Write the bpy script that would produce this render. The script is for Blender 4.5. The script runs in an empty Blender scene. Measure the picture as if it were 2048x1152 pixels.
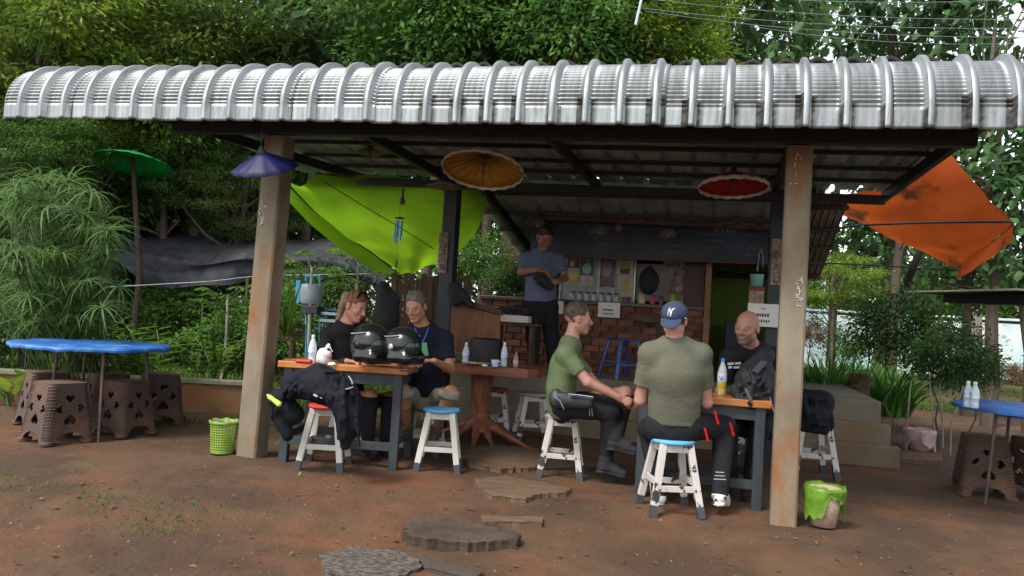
import bpy, math, random
import numpy as np
from math import sin, cos, pi, radians, atan, sqrt
from mathutils import Vector, Matrix
from mathutils.geometry import tessellate_polygon
rng = np.random.default_rng(7)
random.seed(7)
S = bpy.context.scene
C = S.collection
A = np.array

# ------------------------------------------------------------------ camera
FOC = 1500.0; EYE = 1.25; YAW = radians(15.8); PIT = atan(59 / 1500); ROLL = radians(3.45)
FW = A([-sin(YAW) * cos(PIT), cos(YAW) * cos(PIT), sin(PIT)])
R0 = A([cos(YAW), sin(YAW), 0.0]); U0 = np.cross(R0, FW)
RT = cos(ROLL) * R0 + sin(ROLL) * U0; UP = -sin(ROLL) * R0 + cos(ROLL) * U0
EYEP = A([0, 0, EYE])
cd = bpy.data.cameras.new('camera'); cam = bpy.data.objects.new('camera', cd); C.objects.link(cam)
cd.sensor_width = 36; cd.lens = FOC / 2048 * 36; cd.clip_end = 900; cd.clip_start = .05
Mc = Matrix(((RT[0], UP[0], -FW[0], 0), (RT[1], UP[1], -FW[1], 0), (RT[2], UP[2], -FW[2], EYE), (0, 0, 0, 1)))
cam.matrix_world = Mc
S.camera = cam
# ------------------------------------------------------------------ light
SUN_EL = radians(52); SUN_AZ = radians(-150)      # measured from +y towards +x: behind the camera, to its left
wd = bpy.data.worlds.new('World'); S.world = wd; wd.use_nodes = True
nt = wd.node_tree; nt.nodes.clear()
sk = nt.nodes.new('ShaderNodeTexSky'); sk.sky_type = 'NISHITA'; sk.sun_disc = False
sk.sun_elevation = SUN_EL; sk.sun_rotation = SUN_AZ; sk.dust_density = 1.5; sk.air_density = 1.0; sk.ozone_density = 1
hs = nt.nodes.new('ShaderNodeHueSaturation'); hs.inputs['Saturation'].default_value = 0.25; hs.inputs['Value'].default_value = 1.0
bg = nt.nodes.new('ShaderNodeBackground'); bg.inputs[1].default_value = 0.15
wo = nt.nodes.new('ShaderNodeOutputWorld')
nt.links.new(sk.outputs[0], hs.inputs['Color']); nt.links.new(hs.outputs[0], bg.inputs[0]); nt.links.new(bg.outputs[0], wo.inputs[0])
sl = bpy.data.lights.new('sun', 'SUN'); sl.energy = 1.5; sl.angle = radians(14); sl.color = (1, .95, .86)
so = bpy.data.objects.new('sun', sl); C.objects.link(so)
sd = Vector((sin(SUN_AZ) * cos(SUN_EL), cos(SUN_AZ) * cos(SUN_EL), sin(SUN_EL)))
so.rotation_euler = sd.to_track_quat('Z', 'Y').to_euler(); so.location = (-6, -8, 14)
S.view_settings.view_transform = 'Standard'; S.view_settings.look = 'None'
S.view_settings.exposure = 1.35; S.view_settings.gamma = 1

# ------------------------------------------------------------------ placing helpers
def ray(x, y): return FW + RT * (x - 1024) / FOC - UP * (y - 576) / FOC
def W(x, y, w): return EYEP + ray(x, y) * w                    # a measured point at depth w
def atz(x, y, z=0.0):
    r = ray(x, y); return EYEP + r * (z - EYE) / r[2]
def aty(x, y, Y):
    r = ray(x, y); return EYEP + r * Y / r[1]
def V3(*a): return A(a, dtype=float)
def unit(v):
    v = np.asarray(v, float); return v / (np.linalg.norm(v) + 1e-12)

# ------------------------------------------------------------------ materials
def _n(nt, t, **kw):
    n = nt.nodes.new(t)
    for k, v in kw.items():
        if k.startswith('i_'): n.inputs[k[2:].replace('_', ' ')].default_value = v
        else: setattr(n, k, v)
    return n
MATS = {}
def mat(name, col, rough=.8, metal=0., col2=None, scale=6., bump=0., bscale=None, stretch=(1, 1, 1), trans=0., alpha=None,
        spec=.5, ramp=(.35, .65), dirt=None, dscale=2., dramp=(.5, .75), island=0., transl=0., coat=0., attr=None, wave=None, ior=1.45, detail=6):
    if name in MATS: return MATS[name]
    m = bpy.data.materials.new(name); m.use_nodes = True; MATS[name] = m
    nt = m.node_tree; P = nt.nodes['Principled BSDF']; L = nt.links.new
    tc = _n(nt, 'ShaderNodeTexCoord'); mp = _n(nt, 'ShaderNodeMapping'); mp.inputs['Scale'].default_value = stretch
    L(tc.outputs['Object'], mp.inputs[0])
    no = _n(nt, 'ShaderNodeTexNoise', i_Scale=scale, i_Detail=float(detail), i_Roughness=.6); L(mp.outputs[0], no.inputs['Vector'])
    c = tuple(col) + (1,)
    out = None
    if attr:
        at = _n(nt, 'ShaderNodeVertexColor', layer_name=attr); base = at.outputs[0]
        mx = _n(nt, 'ShaderNodeMix', data_type='RGBA', blend_type='MULTIPLY'); mx.inputs[0].default_value = .35
        rp = _n(nt, 'ShaderNodeValToRGB'); rp.color_ramp.elements[0].position = .3; rp.color_ramp.elements[1].position = .7
        rp.color_ramp.elements[0].color = (.86, .80, .76, 1); L(no.outputs[0], rp.inputs[0]); L(base, mx.inputs[6]); L(rp.outputs[0], mx.inputs[7]); out = mx.outputs[2]
    else:
        rp = _n(nt, 'ShaderNodeValToRGB'); e = rp.color_ramp.elements
        e[0].position, e[1].position = ramp
        c2 = tuple(col2) + (1,) if col2 is not None else tuple(x * .72 for x in col) + (1,)
        e[0].color = c2; e[1].color = c
        L(no.outputs[0], rp.inputs[0]); out = rp.outputs[0]
        if island:
            ge = _n(nt, 'ShaderNodeNewGeometry')
            hv = _n(nt, 'ShaderNodeHueSaturation'); L(out, hv.inputs['Color'])
            mr = _n(nt, 'ShaderNodeMapRange'); mr.inputs[3].default_value = 1 - island; mr.inputs[4].default_value = 1 + island
            L(ge.outputs['Random Per Island'], mr.inputs[0]); L(mr.outputs[0], hv.inputs['Value'])
            mh = _n(nt, 'ShaderNodeMath', operation='MULTIPLY_ADD'); mh.inputs[1].default_value = .05 * min(1, island * 2); mh.inputs[2].default_value = .5 - .025 * min(1, island * 2)
            fr = _n(nt, 'ShaderNodeMath', operation='FRACT'); m7 = _n(nt, 'ShaderNodeMath', operation='MULTIPLY'); m7.inputs[1].default_value = 7.31
            L(ge.outputs['Random Per Island'], m7.inputs[0]); L(m7.outputs[0], fr.inputs[0]); L(fr.outputs[0], mh.inputs[0]); L(mh.outputs[0], hv.inputs['Hue'])
            out = hv.outputs[0]
    if dirt is not None:
        n2 = _n(nt, 'ShaderNodeTexNoise', i_Scale=dscale, i_Detail=8., i_Roughness=.65); L(mp.outputs[0], n2.inputs['Vector'])
        r2 = _n(nt, 'ShaderNodeValToRGB'); r2.color_ramp.elements[0].position, r2.color_ramp.elements[1].position = dramp
        L(n2.outputs[0], r2.inputs[0])
        mx = _n(nt, 'ShaderNodeMix', data_type='RGBA'); L(r2.outputs[0], mx.inputs[0]); L(out, mx.inputs[6]); mx.inputs[7].default_value = tuple(dirt) + (1,); out = mx.outputs[2]
    L(out, P.inputs['Base Color'])
    P.inputs['Roughness'].default_value = rough; P.inputs['Metallic'].default_value = metal
    P.inputs['Specular IOR Level'].default_value = spec; P.inputs['IOR'].default_value = ior
    if coat: P.inputs['Coat Weight'].default_value = coat
    if trans: P.inputs['Transmission Weight'].default_value = trans
    if bump:
        nb = _n(nt, 'ShaderNodeTexNoise', i_Scale=bscale or scale * 3, i_Detail=6.); L(mp.outputs[0], nb.inputs['Vector'])
        bu = _n(nt, 'ShaderNodeBump'); bu.inputs['Strength'].default_value = min(1, bump); bu.inputs['Distance'].default_value = .01 * max(1, bump)
        L(nb.outputs[0], bu.inputs['Height'])
        if wave:
            wv = _n(nt, 'ShaderNodeTexWave', i_Scale=wave[0], i_Distortion=wave[1]); wv.bands_direction = wave[2]; L(tc.outputs['Object'], wv.inputs['Vector'])
            ad = _n(nt, 'ShaderNodeMath', operation='MULTIPLY_ADD'); L(wv.outputs[1], ad.inputs[0]); ad.inputs[1].default_value = wave[3]; L(nb.outputs[0], ad.inputs[2]); L(ad.outputs[0], bu.inputs['Height'])
        L(bu.outputs[0], P.inputs['Normal'])
    mo = nt.nodes['Material Output']; fin = P.outputs[0]
    if transl:
        tr = _n(nt, 'ShaderNodeBsdfTranslucent'); L(out, tr.inputs[0]); ms = _n(nt, 'ShaderNodeMixShader'); ms.inputs[0].default_value = transl
        L(fin, ms.inputs[1]); L(tr.outputs[0], ms.inputs[2]); fin = ms.outputs[0]
    if alpha is not None:
        tp = _n(nt, 'ShaderNodeBsdfTransparent'); ms = _n(nt, 'ShaderNodeMixShader'); ms.inputs[0].default_value = alpha
        L(tp.outputs[0], ms.inputs[1]); L(fin, ms.inputs[2]); fin = ms.outputs[0]
    if fin is not P.outputs[0]: L(fin, mo.inputs[0])
    return m

# ------------------------------------------------------------------ mesh helpers
def npmesh(name, V, F, smooth=False):
    me = bpy.data.meshes.new(name); V = np.ascontiguousarray(V, dtype=np.float32); F = np.ascontiguousarray(F, dtype=np.int32)
    n, k = F.shape
    me.vertices.add(len(V)); me.vertices.foreach_set('co', V.ravel())
    me.loops.add(n * k); me.loops.foreach_set('vertex_index', F.ravel())
    me.polygons.add(n); me.polygons.foreach_set('loop_start', np.arange(0, n * k, k, dtype=np.int32))
    try: me.polygons.foreach_set('loop_total', np.full(n, k, dtype=np.int32))
    except Exception: pass
    if smooth: me.polygons.foreach_set('use_smooth', np.ones(n, dtype=bool))
    me.update(calc_edges=True); me.validate()
    return me
def rootloc(o):
    p = Vector((0, 0, 0))
    while o is not None:
        p = p + o.location; o = o.parent
    return A(p)
def link(name, me, m, parent=None, origin=None, kind=None):
    o = bpy.data.objects.new(name, me); C.objects.link(o)
    if m is not None and len(me.materials) == 0: me.materials.append(m)
    if parent is not None:
        o.parent = parent; off = rootloc(parent)
    else:
        if origin is None:
            co = np.empty(len(me.vertices) * 3, np.float32); me.vertices.foreach_get('co', co); co = co.reshape(-1, 3)
            origin = (co.min(0) + co.max(0)) / 2; origin[2] = co[:, 2].min()
        off = A(origin, dtype=float); o.location = off
    if np.abs(off).max() > 0: me.transform(Matrix.Translation(Vector(-off)))
    if kind: o['kind'] = kind
    return o
def tag(o, label, cat, group=None, kind=None):
    o['label'] = label; o['category'] = cat
    if group: o['group'] = group
    if kind: o['kind'] = kind
    return o
def thing(name, label, cat, loc=(0, 0, 0), group=None):
    o = bpy.data.objects.new(name, None); C.objects.link(o); o.location = Vector([float(v) for v in loc]); o.empty_display_size = .1
    return tag(o, label, cat, group)
def dup(root, loc, rz=0., label=None, sc=None, group=None):
    def cp(o, par):
        c = o.copy(); C.objects.link(c)
        if par is not None: c.parent = par
        for ch in o.children: cp(ch, c)
        return c
    r = cp(root, None); r.location = Vector([float(v) for v in loc]); r.rotation_euler = (0, 0, rz)
    if sc: r.scale = (sc,) * 3 if not hasattr(sc, '__len__') else sc
    if label: r['label'] = label
    if group: r['group'] = group
    return r

class MB:
    def __init__(s): s.v = []; s.f = []; s.sm = []
    def add(s, V, F, smooth=False):
        b = len(s.v); s.v += [tuple(map(float, p)) for p in V]; s.f += [tuple(b + i for i in f) for f in F]; s.sm += [smooth] * len(F); return s
    def box(s, c, size, rz=0., M=None, taper=1.):
        x, y, z = [k / 2 for k in size]; P = []
        for dz in (-1, 1):
            t = taper if dz > 0 else 1
            for dx, dy in ((-1, -1), (1, -1), (1, 1), (-1, 1)): P.append(V3(dx * x * t, dy * y * t, dz * z))
        if M is not None: P = [M @ p for p in P]
        cr, sr = cos(rz), sin(rz)
        P = [V3(c[0] + p[0] * cr - p[1] * sr, c[1] + p[0] * sr + p[1] * cr, c[2] + p[2]) for p in P]
        return s.add(P, [(3, 2, 1, 0), (4, 5, 6, 7), (0, 1, 5, 4), (1, 2, 6, 5), (2, 3, 7, 6), (3, 0, 4, 7)])
    def beam(s, a, b, w, h, up=(0, 0, 1), w2=None, h2=None):
        a = A(a, dtype=float); b = A(b, dtype=float); d = unit(b - a); x = unit(np.cross(d, up)); u = np.cross(x, d); P = []
        for p, ww, hh in ((a, w, h), (b, w2 or w, h2 or h)):
            for i, j in ((-1, -1), (1, -1), (1, 1), (-1, 1)): P.append(p + x * i * ww / 2 + u * j * hh / 2)
        return s.add(P, [(3, 2, 1, 0), (4, 5, 6, 7), (0, 1, 5, 4), (1, 2, 6, 5), (2, 3, 7, 6), (3, 0, 4, 7)])
    def tube(s, pts, r, n=8, caps=True):
        pts = [A(p, dtype=float) for p in pts]; k = len(pts)
        if not hasattr(r, '__len__'): r = [r] * k
        V = []; F = []; ref = None
        for i, p in enumerate(pts):
            d = unit(pts[min(i + 1, k - 1)] - pts[max(i - 1, 0)])
            if ref is None: ref = unit(np.cross(d, V3(0, 0, 1) if abs(d[2]) < .9 else V3(1, 0, 0)))
            ref = unit(ref - d * (ref @ d)); u = np.cross(d, ref)
            for j in range(n):
                t = 2 * pi * j / n; V.append(p + (ref * cos(t) + u * sin(t)) * r[i])
        for i in range(k - 1):
            for j in range(n): F.append((i * n + j, i * n + (j + 1) % n, (i + 1) * n + (j + 1) % n, (i + 1) * n + j))
        s.add(V, F, True)
        if caps: s.add([V[j] for j in range(n)], [tuple(range(n))[::-1]]); s.add([V[(k - 1) * n + j] for j in range(n)], [tuple(range(n))])
        return s
    def lathe(s, prof, c=(0, 0, 0), n=20, M=None, smooth=True, closed=False):
        V = []; F = []; k = len(prof)
        for r, z in prof:
            for j in range(n):
                t = 2 * pi * j / n; p = V3(max(r, 1e-4) * cos(t), max(r, 1e-4) * sin(t), z)
                if M is not None: p = M @ p
                V.append(p + A(c))
        for i in range(k - 1):
            for j in range(n): F.append((i * n + j, i * n + (j + 1) % n, (i + 1) * n + (j + 1) % n, (i + 1) * n + j))
        s.add(V, F, smooth)
        s.add([V[j] for j in range(n)], [tuple(range(n))[::-1]]); s.add([V[(k - 1) * n + j] for j in range(n)], [tuple(range(n))])
        return s
    def shell(s, prof, c=(0, 0, 0), n=24, mod=None, M=None):        # open lathe, no caps; mod(theta, r, z) -> (r, z)
        V = []; F = []; k = len(prof)
        for r, z in prof:
            for j in range(n):
                t = 2 * pi * j / n; rr, zz = mod(t, r, z) if mod else (r, z); p = V3(rr * cos(t), rr * sin(t), zz)
                if M is not None: p = M @ p
                V.append(p + A(c))
        for i in range(k - 1):
            for j in range(n): F.append((i * n + j, i * n + (j + 1) % n, (i + 1) * n + (j + 1) % n, (i + 1) * n + j))
        return s.add(V, F, True)
    def poly(s, pts2, z0, z1, fn=None, holes=()):                    # extruded polygon with holes; fn maps (x, y, z) to a point
        loops = [list(pts2)] + [list(h) for h in holes]; flat = [p for l in loops for p in l]
        tr = tessellate_polygon([[Vector((p[0], p[1], 0)) for p in l] for l in loops]); n = len(flat)
        fn = fn or (lambda x, y, z: (x, y, z))
        V = [fn(p[0], p[1], z0) for p in flat] + [fn(p[0], p[1], z1) for p in flat]
        F = [tuple(t) for t in tr] + [tuple(i + n for i in t[::-1]) for t in tr]; b = 0
        for l in loops:
            m = len(l)
            for i in range(m): F.append((b + i, b + (i + 1) % m, n + b + (i + 1) % m, n + b + i))
            b += m
        return s.add(V, F)
    def mesh(s, name):
        me = bpy.data.meshes.new(name); me.from_pydata(s.v, [], s.f)
        me.polygons.foreach_set('use_smooth', s.sm); me.validate()
        import bmesh
        bm = bmesh.new(); bm.from_mesh(me); bmesh.ops.recalc_face_normals(bm, faces=bm.faces); bm.to_mesh(me); bm.free(); return me
    def build(s, name, m, parent=None, origin=None, kind=None, bev=0.):
        o = link(name, s.mesh(name), m, parent, origin, kind)
        if bev:
            md = o.modifiers.new('bevel', 'BEVEL'); md.width = bev; md.segments = 2; md.limit_method = 'ANGLE'; md.angle_limit = radians(40)
        return o

def text_mesh(s, size, ext=.001):
    cu = bpy.data.curves.new('t', 'FONT'); cu.body = s; cu.size = size; cu.extrude = ext; cu.align_x = 'CENTER'; cu.align_y = 'CENTER'; cu.resolution_u = 3
    o = bpy.data.objects.new('t', cu); C.objects.link(o); dg = bpy.context.evaluated_depsgraph_get()
    me = bpy.data.meshes.new_from_object(o.evaluated_get(dg)); bpy.data.objects.remove(o); bpy.data.curves.remove(cu); me.materials.clear(); return me
def frameM(o, x, y):                                                # matrix: local x,y,z=x cross y at o
    x = unit(x); y = unit(y); z = np.cross(x, y)
    return Matrix(((x[0], y[0], z[0], o[0]), (x[1], y[1], z[1], o[1]), (x[2], y[2], z[2], o[2]), (0, 0, 0, 1)))

# ------------------------------------------------------------------ signed-distance modelling (one continuous surface)
def smin(a, b, k):
    if k <= 0: return np.minimum(a, b)
    h = np.clip(.5 + .5 * (b - a) / k, 0, 1); return b * (1 - h) + a * h - k * h * (1 - h)
def cap(a, b, ra, rb=None, k=.02, flat=None, sub=False): return ('cap', A(a, float), A(b, float), ra, ra if rb is None else rb, k, flat, sub)
def con(a, b, ra, rb=None, k=.01, flat=None, sub=False): return ('con', A(a, float), A(b, float), ra, ra if rb is None else rb, k, flat, sub)
def ell(c, r, B=None, k=.02, sub=False): return ('ell', A(c, float), A(r, float), None, B, k, None, sub)
def cut(p, n, c=None, rad=None): return ('cut', A(p, float), unit(n), c, rad, 0, None, False)
def sdf_mesh(name, prims, vox=.008, fine=None, noise=None, smooth=True, paint=None, base=None):
    lo = np.full(3, 1e9); hi = -lo
    for p in prims:
        if p[7] or p[0] == 'cut': continue
        if p[0] == 'ell': m = max(p[2]); a = b = p[1]
        else: m = max(p[3], p[4]); a, b = p[1], p[2]
        lo = np.minimum(lo, np.minimum(a, b) - m); hi = np.maximum(hi, np.maximum(a, b) + m)
    lo -= .03; hi += .03; axes = []
    for i in range(3):
        if fine is None: axes.append(np.arange(lo[i], hi[i] + vox, vox))
        else:
            fl, fh, fv = fine[0][i], fine[1][i], fine[2]; s1 = np.arange(lo[i], fl, vox) if fl > lo[i] else A([]); s2 = np.arange(max(fl, lo[i]), min(fh, hi[i]), fv); s3 = np.arange(min(fh, hi[i]), hi[i] + vox, vox)
            axes.append(np.unique(np.round(np.concatenate([s1, s2, s3]), 5)))
    ax = axes; Fd = np.full([len(a) for a in ax], 1., np.float32)
    def sub_idx(l, h): return [slice(max(0, np.searchsorted(ax[i], l[i]) - 1), np.searchsorted(ax[i], h[i]) + 1) for i in range(3)]
    for p in prims:
        t = p[0]
        if t == 'cut':
            if p[3] is None: ix = [slice(None)] * 3
            else: ix = sub_idx(A(p[3]) - p[4], A(p[3]) + p[4])
            X, Y, Z = ax[0][ix[0]][:, None, None], ax[1][ix[1]][None, :, None], ax[2][ix[2]][None, None, :]
            d = (X - p[1][0]) * p[2][0] + (Y - p[1][1]) * p[2][1] + (Z - p[1][2]) * p[2][2]
            if p[3] is not None:
                d = np.where((X - p[3][0]) ** 2 + (Y - p[3][1]) ** 2 + (Z - p[3][2]) ** 2 < p[4] ** 2, d, -1)
            Fd[tuple(ix)] = np.maximum(Fd[tuple(ix)], d); continue
        mg = .035 + p[5]
        if t == 'ell': r = max(p[2]); l, h = p[1] - r - mg, p[1] + r + mg
        else: r = max(p[3], p[4]); l, h = np.minimum(p[1], p[2]) - r - mg, np.maximum(p[1], p[2]) + r + mg
        ix = tuple(sub_idx(l, h))
        X, Y, Z = ax[0][ix[0]][:, None, None], ax[1][ix[1]][None, :, None], ax[2][ix[2]][None, None, :]
        if X.size == 0 or Y.size == 0 or Z.size == 0: continue
        dx, dy, dz = X - p[1][0], Y - p[1][1], Z - p[1][2]
        if t == 'ell':
            if p[4] is not None:
                B = p[4]; q = [(dx * B[i][0] + dy * B[i][1] + dz * B[i][2]) / p[2][i] for i in range(3)]
            else: q = [dx / p[2][0], dy / p[2][1], dz / p[2][2]]
            n1 = np.sqrt(q[0] ** 2 + q[1] ** 2 + q[2] ** 2); n2 = np.sqrt((q[0] / p[2][0]) ** 2 + (q[1] / p[2][1]) ** 2 + (q[2] / p[2][2]) ** 2) + 1e-9
            d = n1 * (n1 - 1) / n2
        else:
            ba = p[2] - p[1]; L2 = ba @ ba + 1e-12; sc = 1.
            if p[6] is not None:
                fv, f = unit(p[6][0]), p[6][1]; c = dx * fv[0] + dy * fv[1] + dz * fv[2]
                bc = ba @ fv; ba = ba + fv * bc * (f - 1); L2 = ba @ ba + 1e-12
                dx, dy, dz = dx + fv[0] * c * (f - 1), dy + fv[1] * c * (f - 1), dz + fv[2] * c * (f - 1); sc = 1 / f if f > 1 else 1.
            u = (dx * ba[0] + dy * ba[1] + dz * ba[2]) / L2; uc = np.clip(u, 0, 1)
            rr = p[3] + (p[4] - p[3]) * uc
            if t == 'cap': d = np.sqrt((dx - ba[0] * uc) ** 2 + (dy - ba[1] * uc) ** 2 + (dz - ba[2] * uc) ** 2) - rr
            else:
                d = np.sqrt(np.maximum((dx - ba[0] * u) ** 2 + (dy - ba[1] * u) ** 2 + (dz - ba[2] * u) ** 2, 0)) - (p[3] + (p[4] - p[3]) * u)
                d = np.maximum(d, np.abs(u - .5) * sqrt(L2) - sqrt(L2) / 2)
            d = d * (1. if sc == 1 else (sc * .35 + .65))
        cur = Fd[ix]
        Fd[ix] = (-smin(-cur, d, p[5])) if p[7] else smin(cur, d, p[5])
    if noise is not None:
        X, Y, Z = ax[0][:, None, None], ax[1][None, :, None], ax[2][None, None, :]
        near = np.abs(Fd) < .06
        I = np.argwhere(near); xx, yy, zz = ax[0][I[:, 0]], ax[1][I[:, 1]], ax[2][I[:, 2]]
        Fd[near] += noise(xx, yy, zz).astype(np.float32)
    # surface nets
    Fd[0], Fd[-1] = 1, 1; Fd[:, 0], Fd[:, -1] = 1, 1; Fd[:, :, 0], Fd[:, :, -1] = 1, 1
    ins = Fd < 0; n = ins.shape
    cs = np.zeros([k - 1 for k in n], np.int8)
    for i in (0, 1):
        for j in (0, 1):
            for k in (0, 1): cs += ins[i:n[0] - 1 + i, j:n[1] - 1 + j, k:n[2] - 1 + k]
    act = np.argwhere((cs > 0) & (cs < 8)); idx = np.full(cs.shape, -1, np.int32); idx[tuple(act.T)] = np.arange(len(act))
    acc = np.zeros((len(act), 3)); cnt = np.zeros(len(act))
    co = lambda I: np.stack([ax[0][I[:, 0]], ax[1][I[:, 1]], ax[2][I[:, 2]]], 1)
    corners = [(i, j, k) for i in (0, 1) for j in (0, 1) for k in (0, 1)]
    for a in corners:
        for d in range(3):
            if a[d] == 0:
                b = list(a); b[d] = 1; Ia, Ib = act + A(a), act + A(b); fa, fb = Fd[tuple(Ia.T)], Fd[tuple(Ib.T)]
                m = (fa < 0) != (fb < 0); t = np.where(m, fa / np.where(fa == fb, 1, fa - fb), 0)[:, None]
                acc[m] += (co(Ia) + (co(Ib) - co(Ia)) * t)[m]; cnt[m] += 1
    Vt = acc / np.maximum(cnt, 1)[:, None]; Q = []
    for d in range(3):
        e, f = [(1, 2), (2, 0), (0, 1)][d]
        s0 = [slice(None)] * 3; s1 = [slice(None)] * 3; s0[d] = slice(0, n[d] - 1); s1[d] = slice(1, n[d])
        a_, b_ = ins[tuple(s0)], ins[tuple(s1)]; I = np.argwhere(a_ != b_)
        I = I[(I[:, e] > 0) & (I[:, f] > 0) & (I[:, e] < n[e] - 1) & (I[:, f] < n[f] - 1)]
        fl = a_[tuple(I.T)]; de = np.zeros(3, int); de[e] = 1; df = np.zeros(3, int); df[f] = 1
        q = np.stack([idx[tuple((I - de - df).T)], idx[tuple((I - df).T)], idx[tuple(I.T)], idx[tuple((I - de).T)]], 1)
        q[~fl] = q[~fl][:, ::-1]; Q.append(q)
    Q = np.concatenate(Q)
    me = npmesh(name, Vt, Q, smooth)
    if paint is not None:
        colr = np.tile(A(list(base) + [1.]), (len(Vt), 1))
        for c, r, cc, st in paint:
            r = A(r, float) if hasattr(r, '__len__') else A([r] * 3)
            if len(r) == 3 and isinstance(c, tuple): cen, Bm = c; q = (Vt - cen) @ A(Bm).T / r
            else: q = (Vt - A(c)) / r
            w = np.clip(1.4 - 1.4 * np.sqrt((q ** 2).sum(1)), 0, 1)[:, None] * st; w = np.minimum(w * 2, st)
            colr[:, :3] = colr[:, :3] * (1 - w) + A(cc) * w
        at = me.color_attributes.new('Col', 'FLOAT_COLOR', 'POINT'); at.data.foreach_set('color', colr.astype(np.float32).ravel())
    return me
def wrinkle(amp, freq=26., seed=0, dirn=None):
    r = np.random.default_rng(seed); D = r.normal(size=(4, 3)); D /= np.linalg.norm(D, axis=1)[:, None]; ph = r.uniform(0, 6, (4, 3))
    if dirn is not None: D = D * .45 + A(dirn)
    def f(x, y, z):
        o = 0
        for i in range(4):
            u = D[i, 0] * x + D[i, 1] * y + D[i, 2] * z; wv = np.sin(9 * x + ph[i, 0]) + np.sin(8 * y + ph[i, 1]) + np.sin(7 * z + ph[i, 2])
            s = np.sin(freq * (1 + .35 * i) * u + 1.6 * wv); g = .5 + .5 * np.sin(6 * (x + y * 1.3 - z) + ph[i, 1] * 2)
            o = o + (1 - np.abs(s)) ** 2 * g / (1 + .4 * i)
        return -amp * (o - .8)
    return f
# ------------------------------------------------------------------ value noise for terrain
_T = np.random.default_rng(3).random((128, 128))
def vn(x, y):
    xi = np.floor(x).astype(int); yi = np.floor(y).astype(int); fx = x - xi; fy = y - yi; fx = fx * fx * (3 - 2 * fx); fy = fy * fy * (3 - 2 * fy)
    g = lambda a, b: _T[a % 128, b % 128]
    return (g(xi, yi) * (1 - fx) + g(xi + 1, yi) * fx) * (1 - fy) + (g(xi, yi + 1) * (1 - fx) + g(xi + 1, yi + 1) * fx) * fy
def fbm(x, y, o=4):
    s = 0; a = .5
    for i in range(o): s = s + a * (vn(x * 2 ** i + 17 * i, y * 2 ** i + 5 * i) - .5); a *= .5
    return s
def ss(a, b, t): t = np.clip((t - a) / (b - a), 0, 1); return t * t * (3 - 2 * t)
e0, e1 = atz(0, 1000, 0), atz(1100, 1050, 0)
def edge_y(x): return e0[1] + (x - e0[0]) * (e1[1] - e0[1]) / (e1[0] - e0[0])
def ground_z(x, y):
    x = np.asarray(x, float); y = np.asarray(y, float)
    z = .035 * fbm(x * .9, y * .9) + .030 * fbm(x * 4 + 3, y * 4, 3) * ss(8, 5, y)
    ey = np.clip(edge_y(np.clip(x, -8, 4)), 2.2, 4.7) + .25 * fbm(x * 1.3, x * .4 + 9)
    z = z - .055 * ss(ey + .14, ey - .18, y)
    z = z * 1.0 + .05 * fbm(x * 14, y * 14, 2) * ss(6.5, 4, y) * .5
    return z - .012 + .25 * fbm(x * .12, y * .12, 2) * ss(14, 30, y)
# ------------------------------------------------------------------ materials of the place
soil = mat('soil', (.083, .044, .020), .95, col2=(.050, .026, .012), scale=1.3, bump=1.0, bscale=34, dirt=(.135, .050, .018), dscale=.7, dramp=(.5, .66), detail=12, ramp=(.42, .6))
concrete = mat('old_concrete', (.205, .175, .125), .9, col2=(.135, .11, .075), scale=3, bump=.4, bscale=30, dirt=(.19, .075, .025), dscale=2.6, dramp=(.50, .66), stretch=(1, 1, .5))
plaster = mat('stained_plaster', (.175, .145, .10), .9, col2=(.125, .098, .062), scale=2.5, bump=.2, dirt=(.15, .085, .045), dscale=1.5, dramp=(.5, .8))
floorm = mat('dusty_floor', (.17, .145, .11), .8, col2=(.12, .098, .07), scale=2, bump=.1)
zinc = mat('zinc_sheet', (.33, .36, .365), .42, metal=.5, col2=(.22, .235, .235), scale=5, bump=.12, bscale=12, dirt=(.15, .14, .12), dscale=7, dramp=(.52, .72), stretch=(2.2, .6, .5))
zincu = mat('zinc_underside', (.40, .52, .47), .4, metal=.25, col2=(.26, .35, .31), scale=4, bump=.1, dirt=(.10, .12, .10), dscale=2.5, dramp=(.55, .8))
steel = mat('black_steel', (.012, .013, .015), .5, col2=(.022, .022, .024), scale=8)
fibre = mat('old_fibre_cement', (.035, .029, .025), .95, col2=(.015, .013, .012), scale=6, bump=.5)
postm = mat('dark_painted_post', (.018, .022, .032), .55, col2=(.012, .014, .02), scale=6, bump=.1)
brickm = [mat('brick_' + n, c, .9, col2=tuple(k * .6 for k in c), scale=9, bump=.5, bscale=30) for n, c in (('red', (.16, .055, .03)), ('dark', (.105, .04, .025)), ('brown', (.19, .08, .045)))]
mortar = mat('brick_mortar', (.17, .115, .075), .95, bump=.4, scale=12)
wood_o = mat('varnished_orange_wood', (.50, .20, .045), .35, col2=(.33, .115, .025), scale=3, bump=.12, stretch=(.6, 7, 7), coat=.25)
wood_r = mat('dark_red_slab_wood', (.26, .085, .03), .4, col2=(.12, .035, .015), scale=4, bump=.25, stretch=(.6, 5, 5), coat=.2)
wood_b = mat('weathered_brown_wood', (.10, .06, .035), .9, col2=(.05, .03, .02), scale=4, bump=.5, stretch=(3, 3, .6))
black_t = mat('dark_painted_timber', (.035, .045, .052), .55, col2=(.02, .026, .03), scale=5, bump=.25, stretch=(3, 3, .7), dirt=(.12, .08, .05), dscale=6, dramp=(.62, .8))
green_w = mat('olive_green_paint', (.20, .30, .045), .8, col2=(.14, .22, .03), scale=1.5)
board_m = mat('chalkboard_paint', (.012, .017, .026), .6, col2=(.03, .04, .058), scale=1.6, stretch=(1, 1, 2))
chalk = mat('white_chalk', (.30, .33, .38), 1)
white_p = mat('white_paper', (.62, .60, .57), .9, col2=(.5, .48, .45))
dark_in = mat('dark_interior', (.022, .02, .018), .9)
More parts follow.
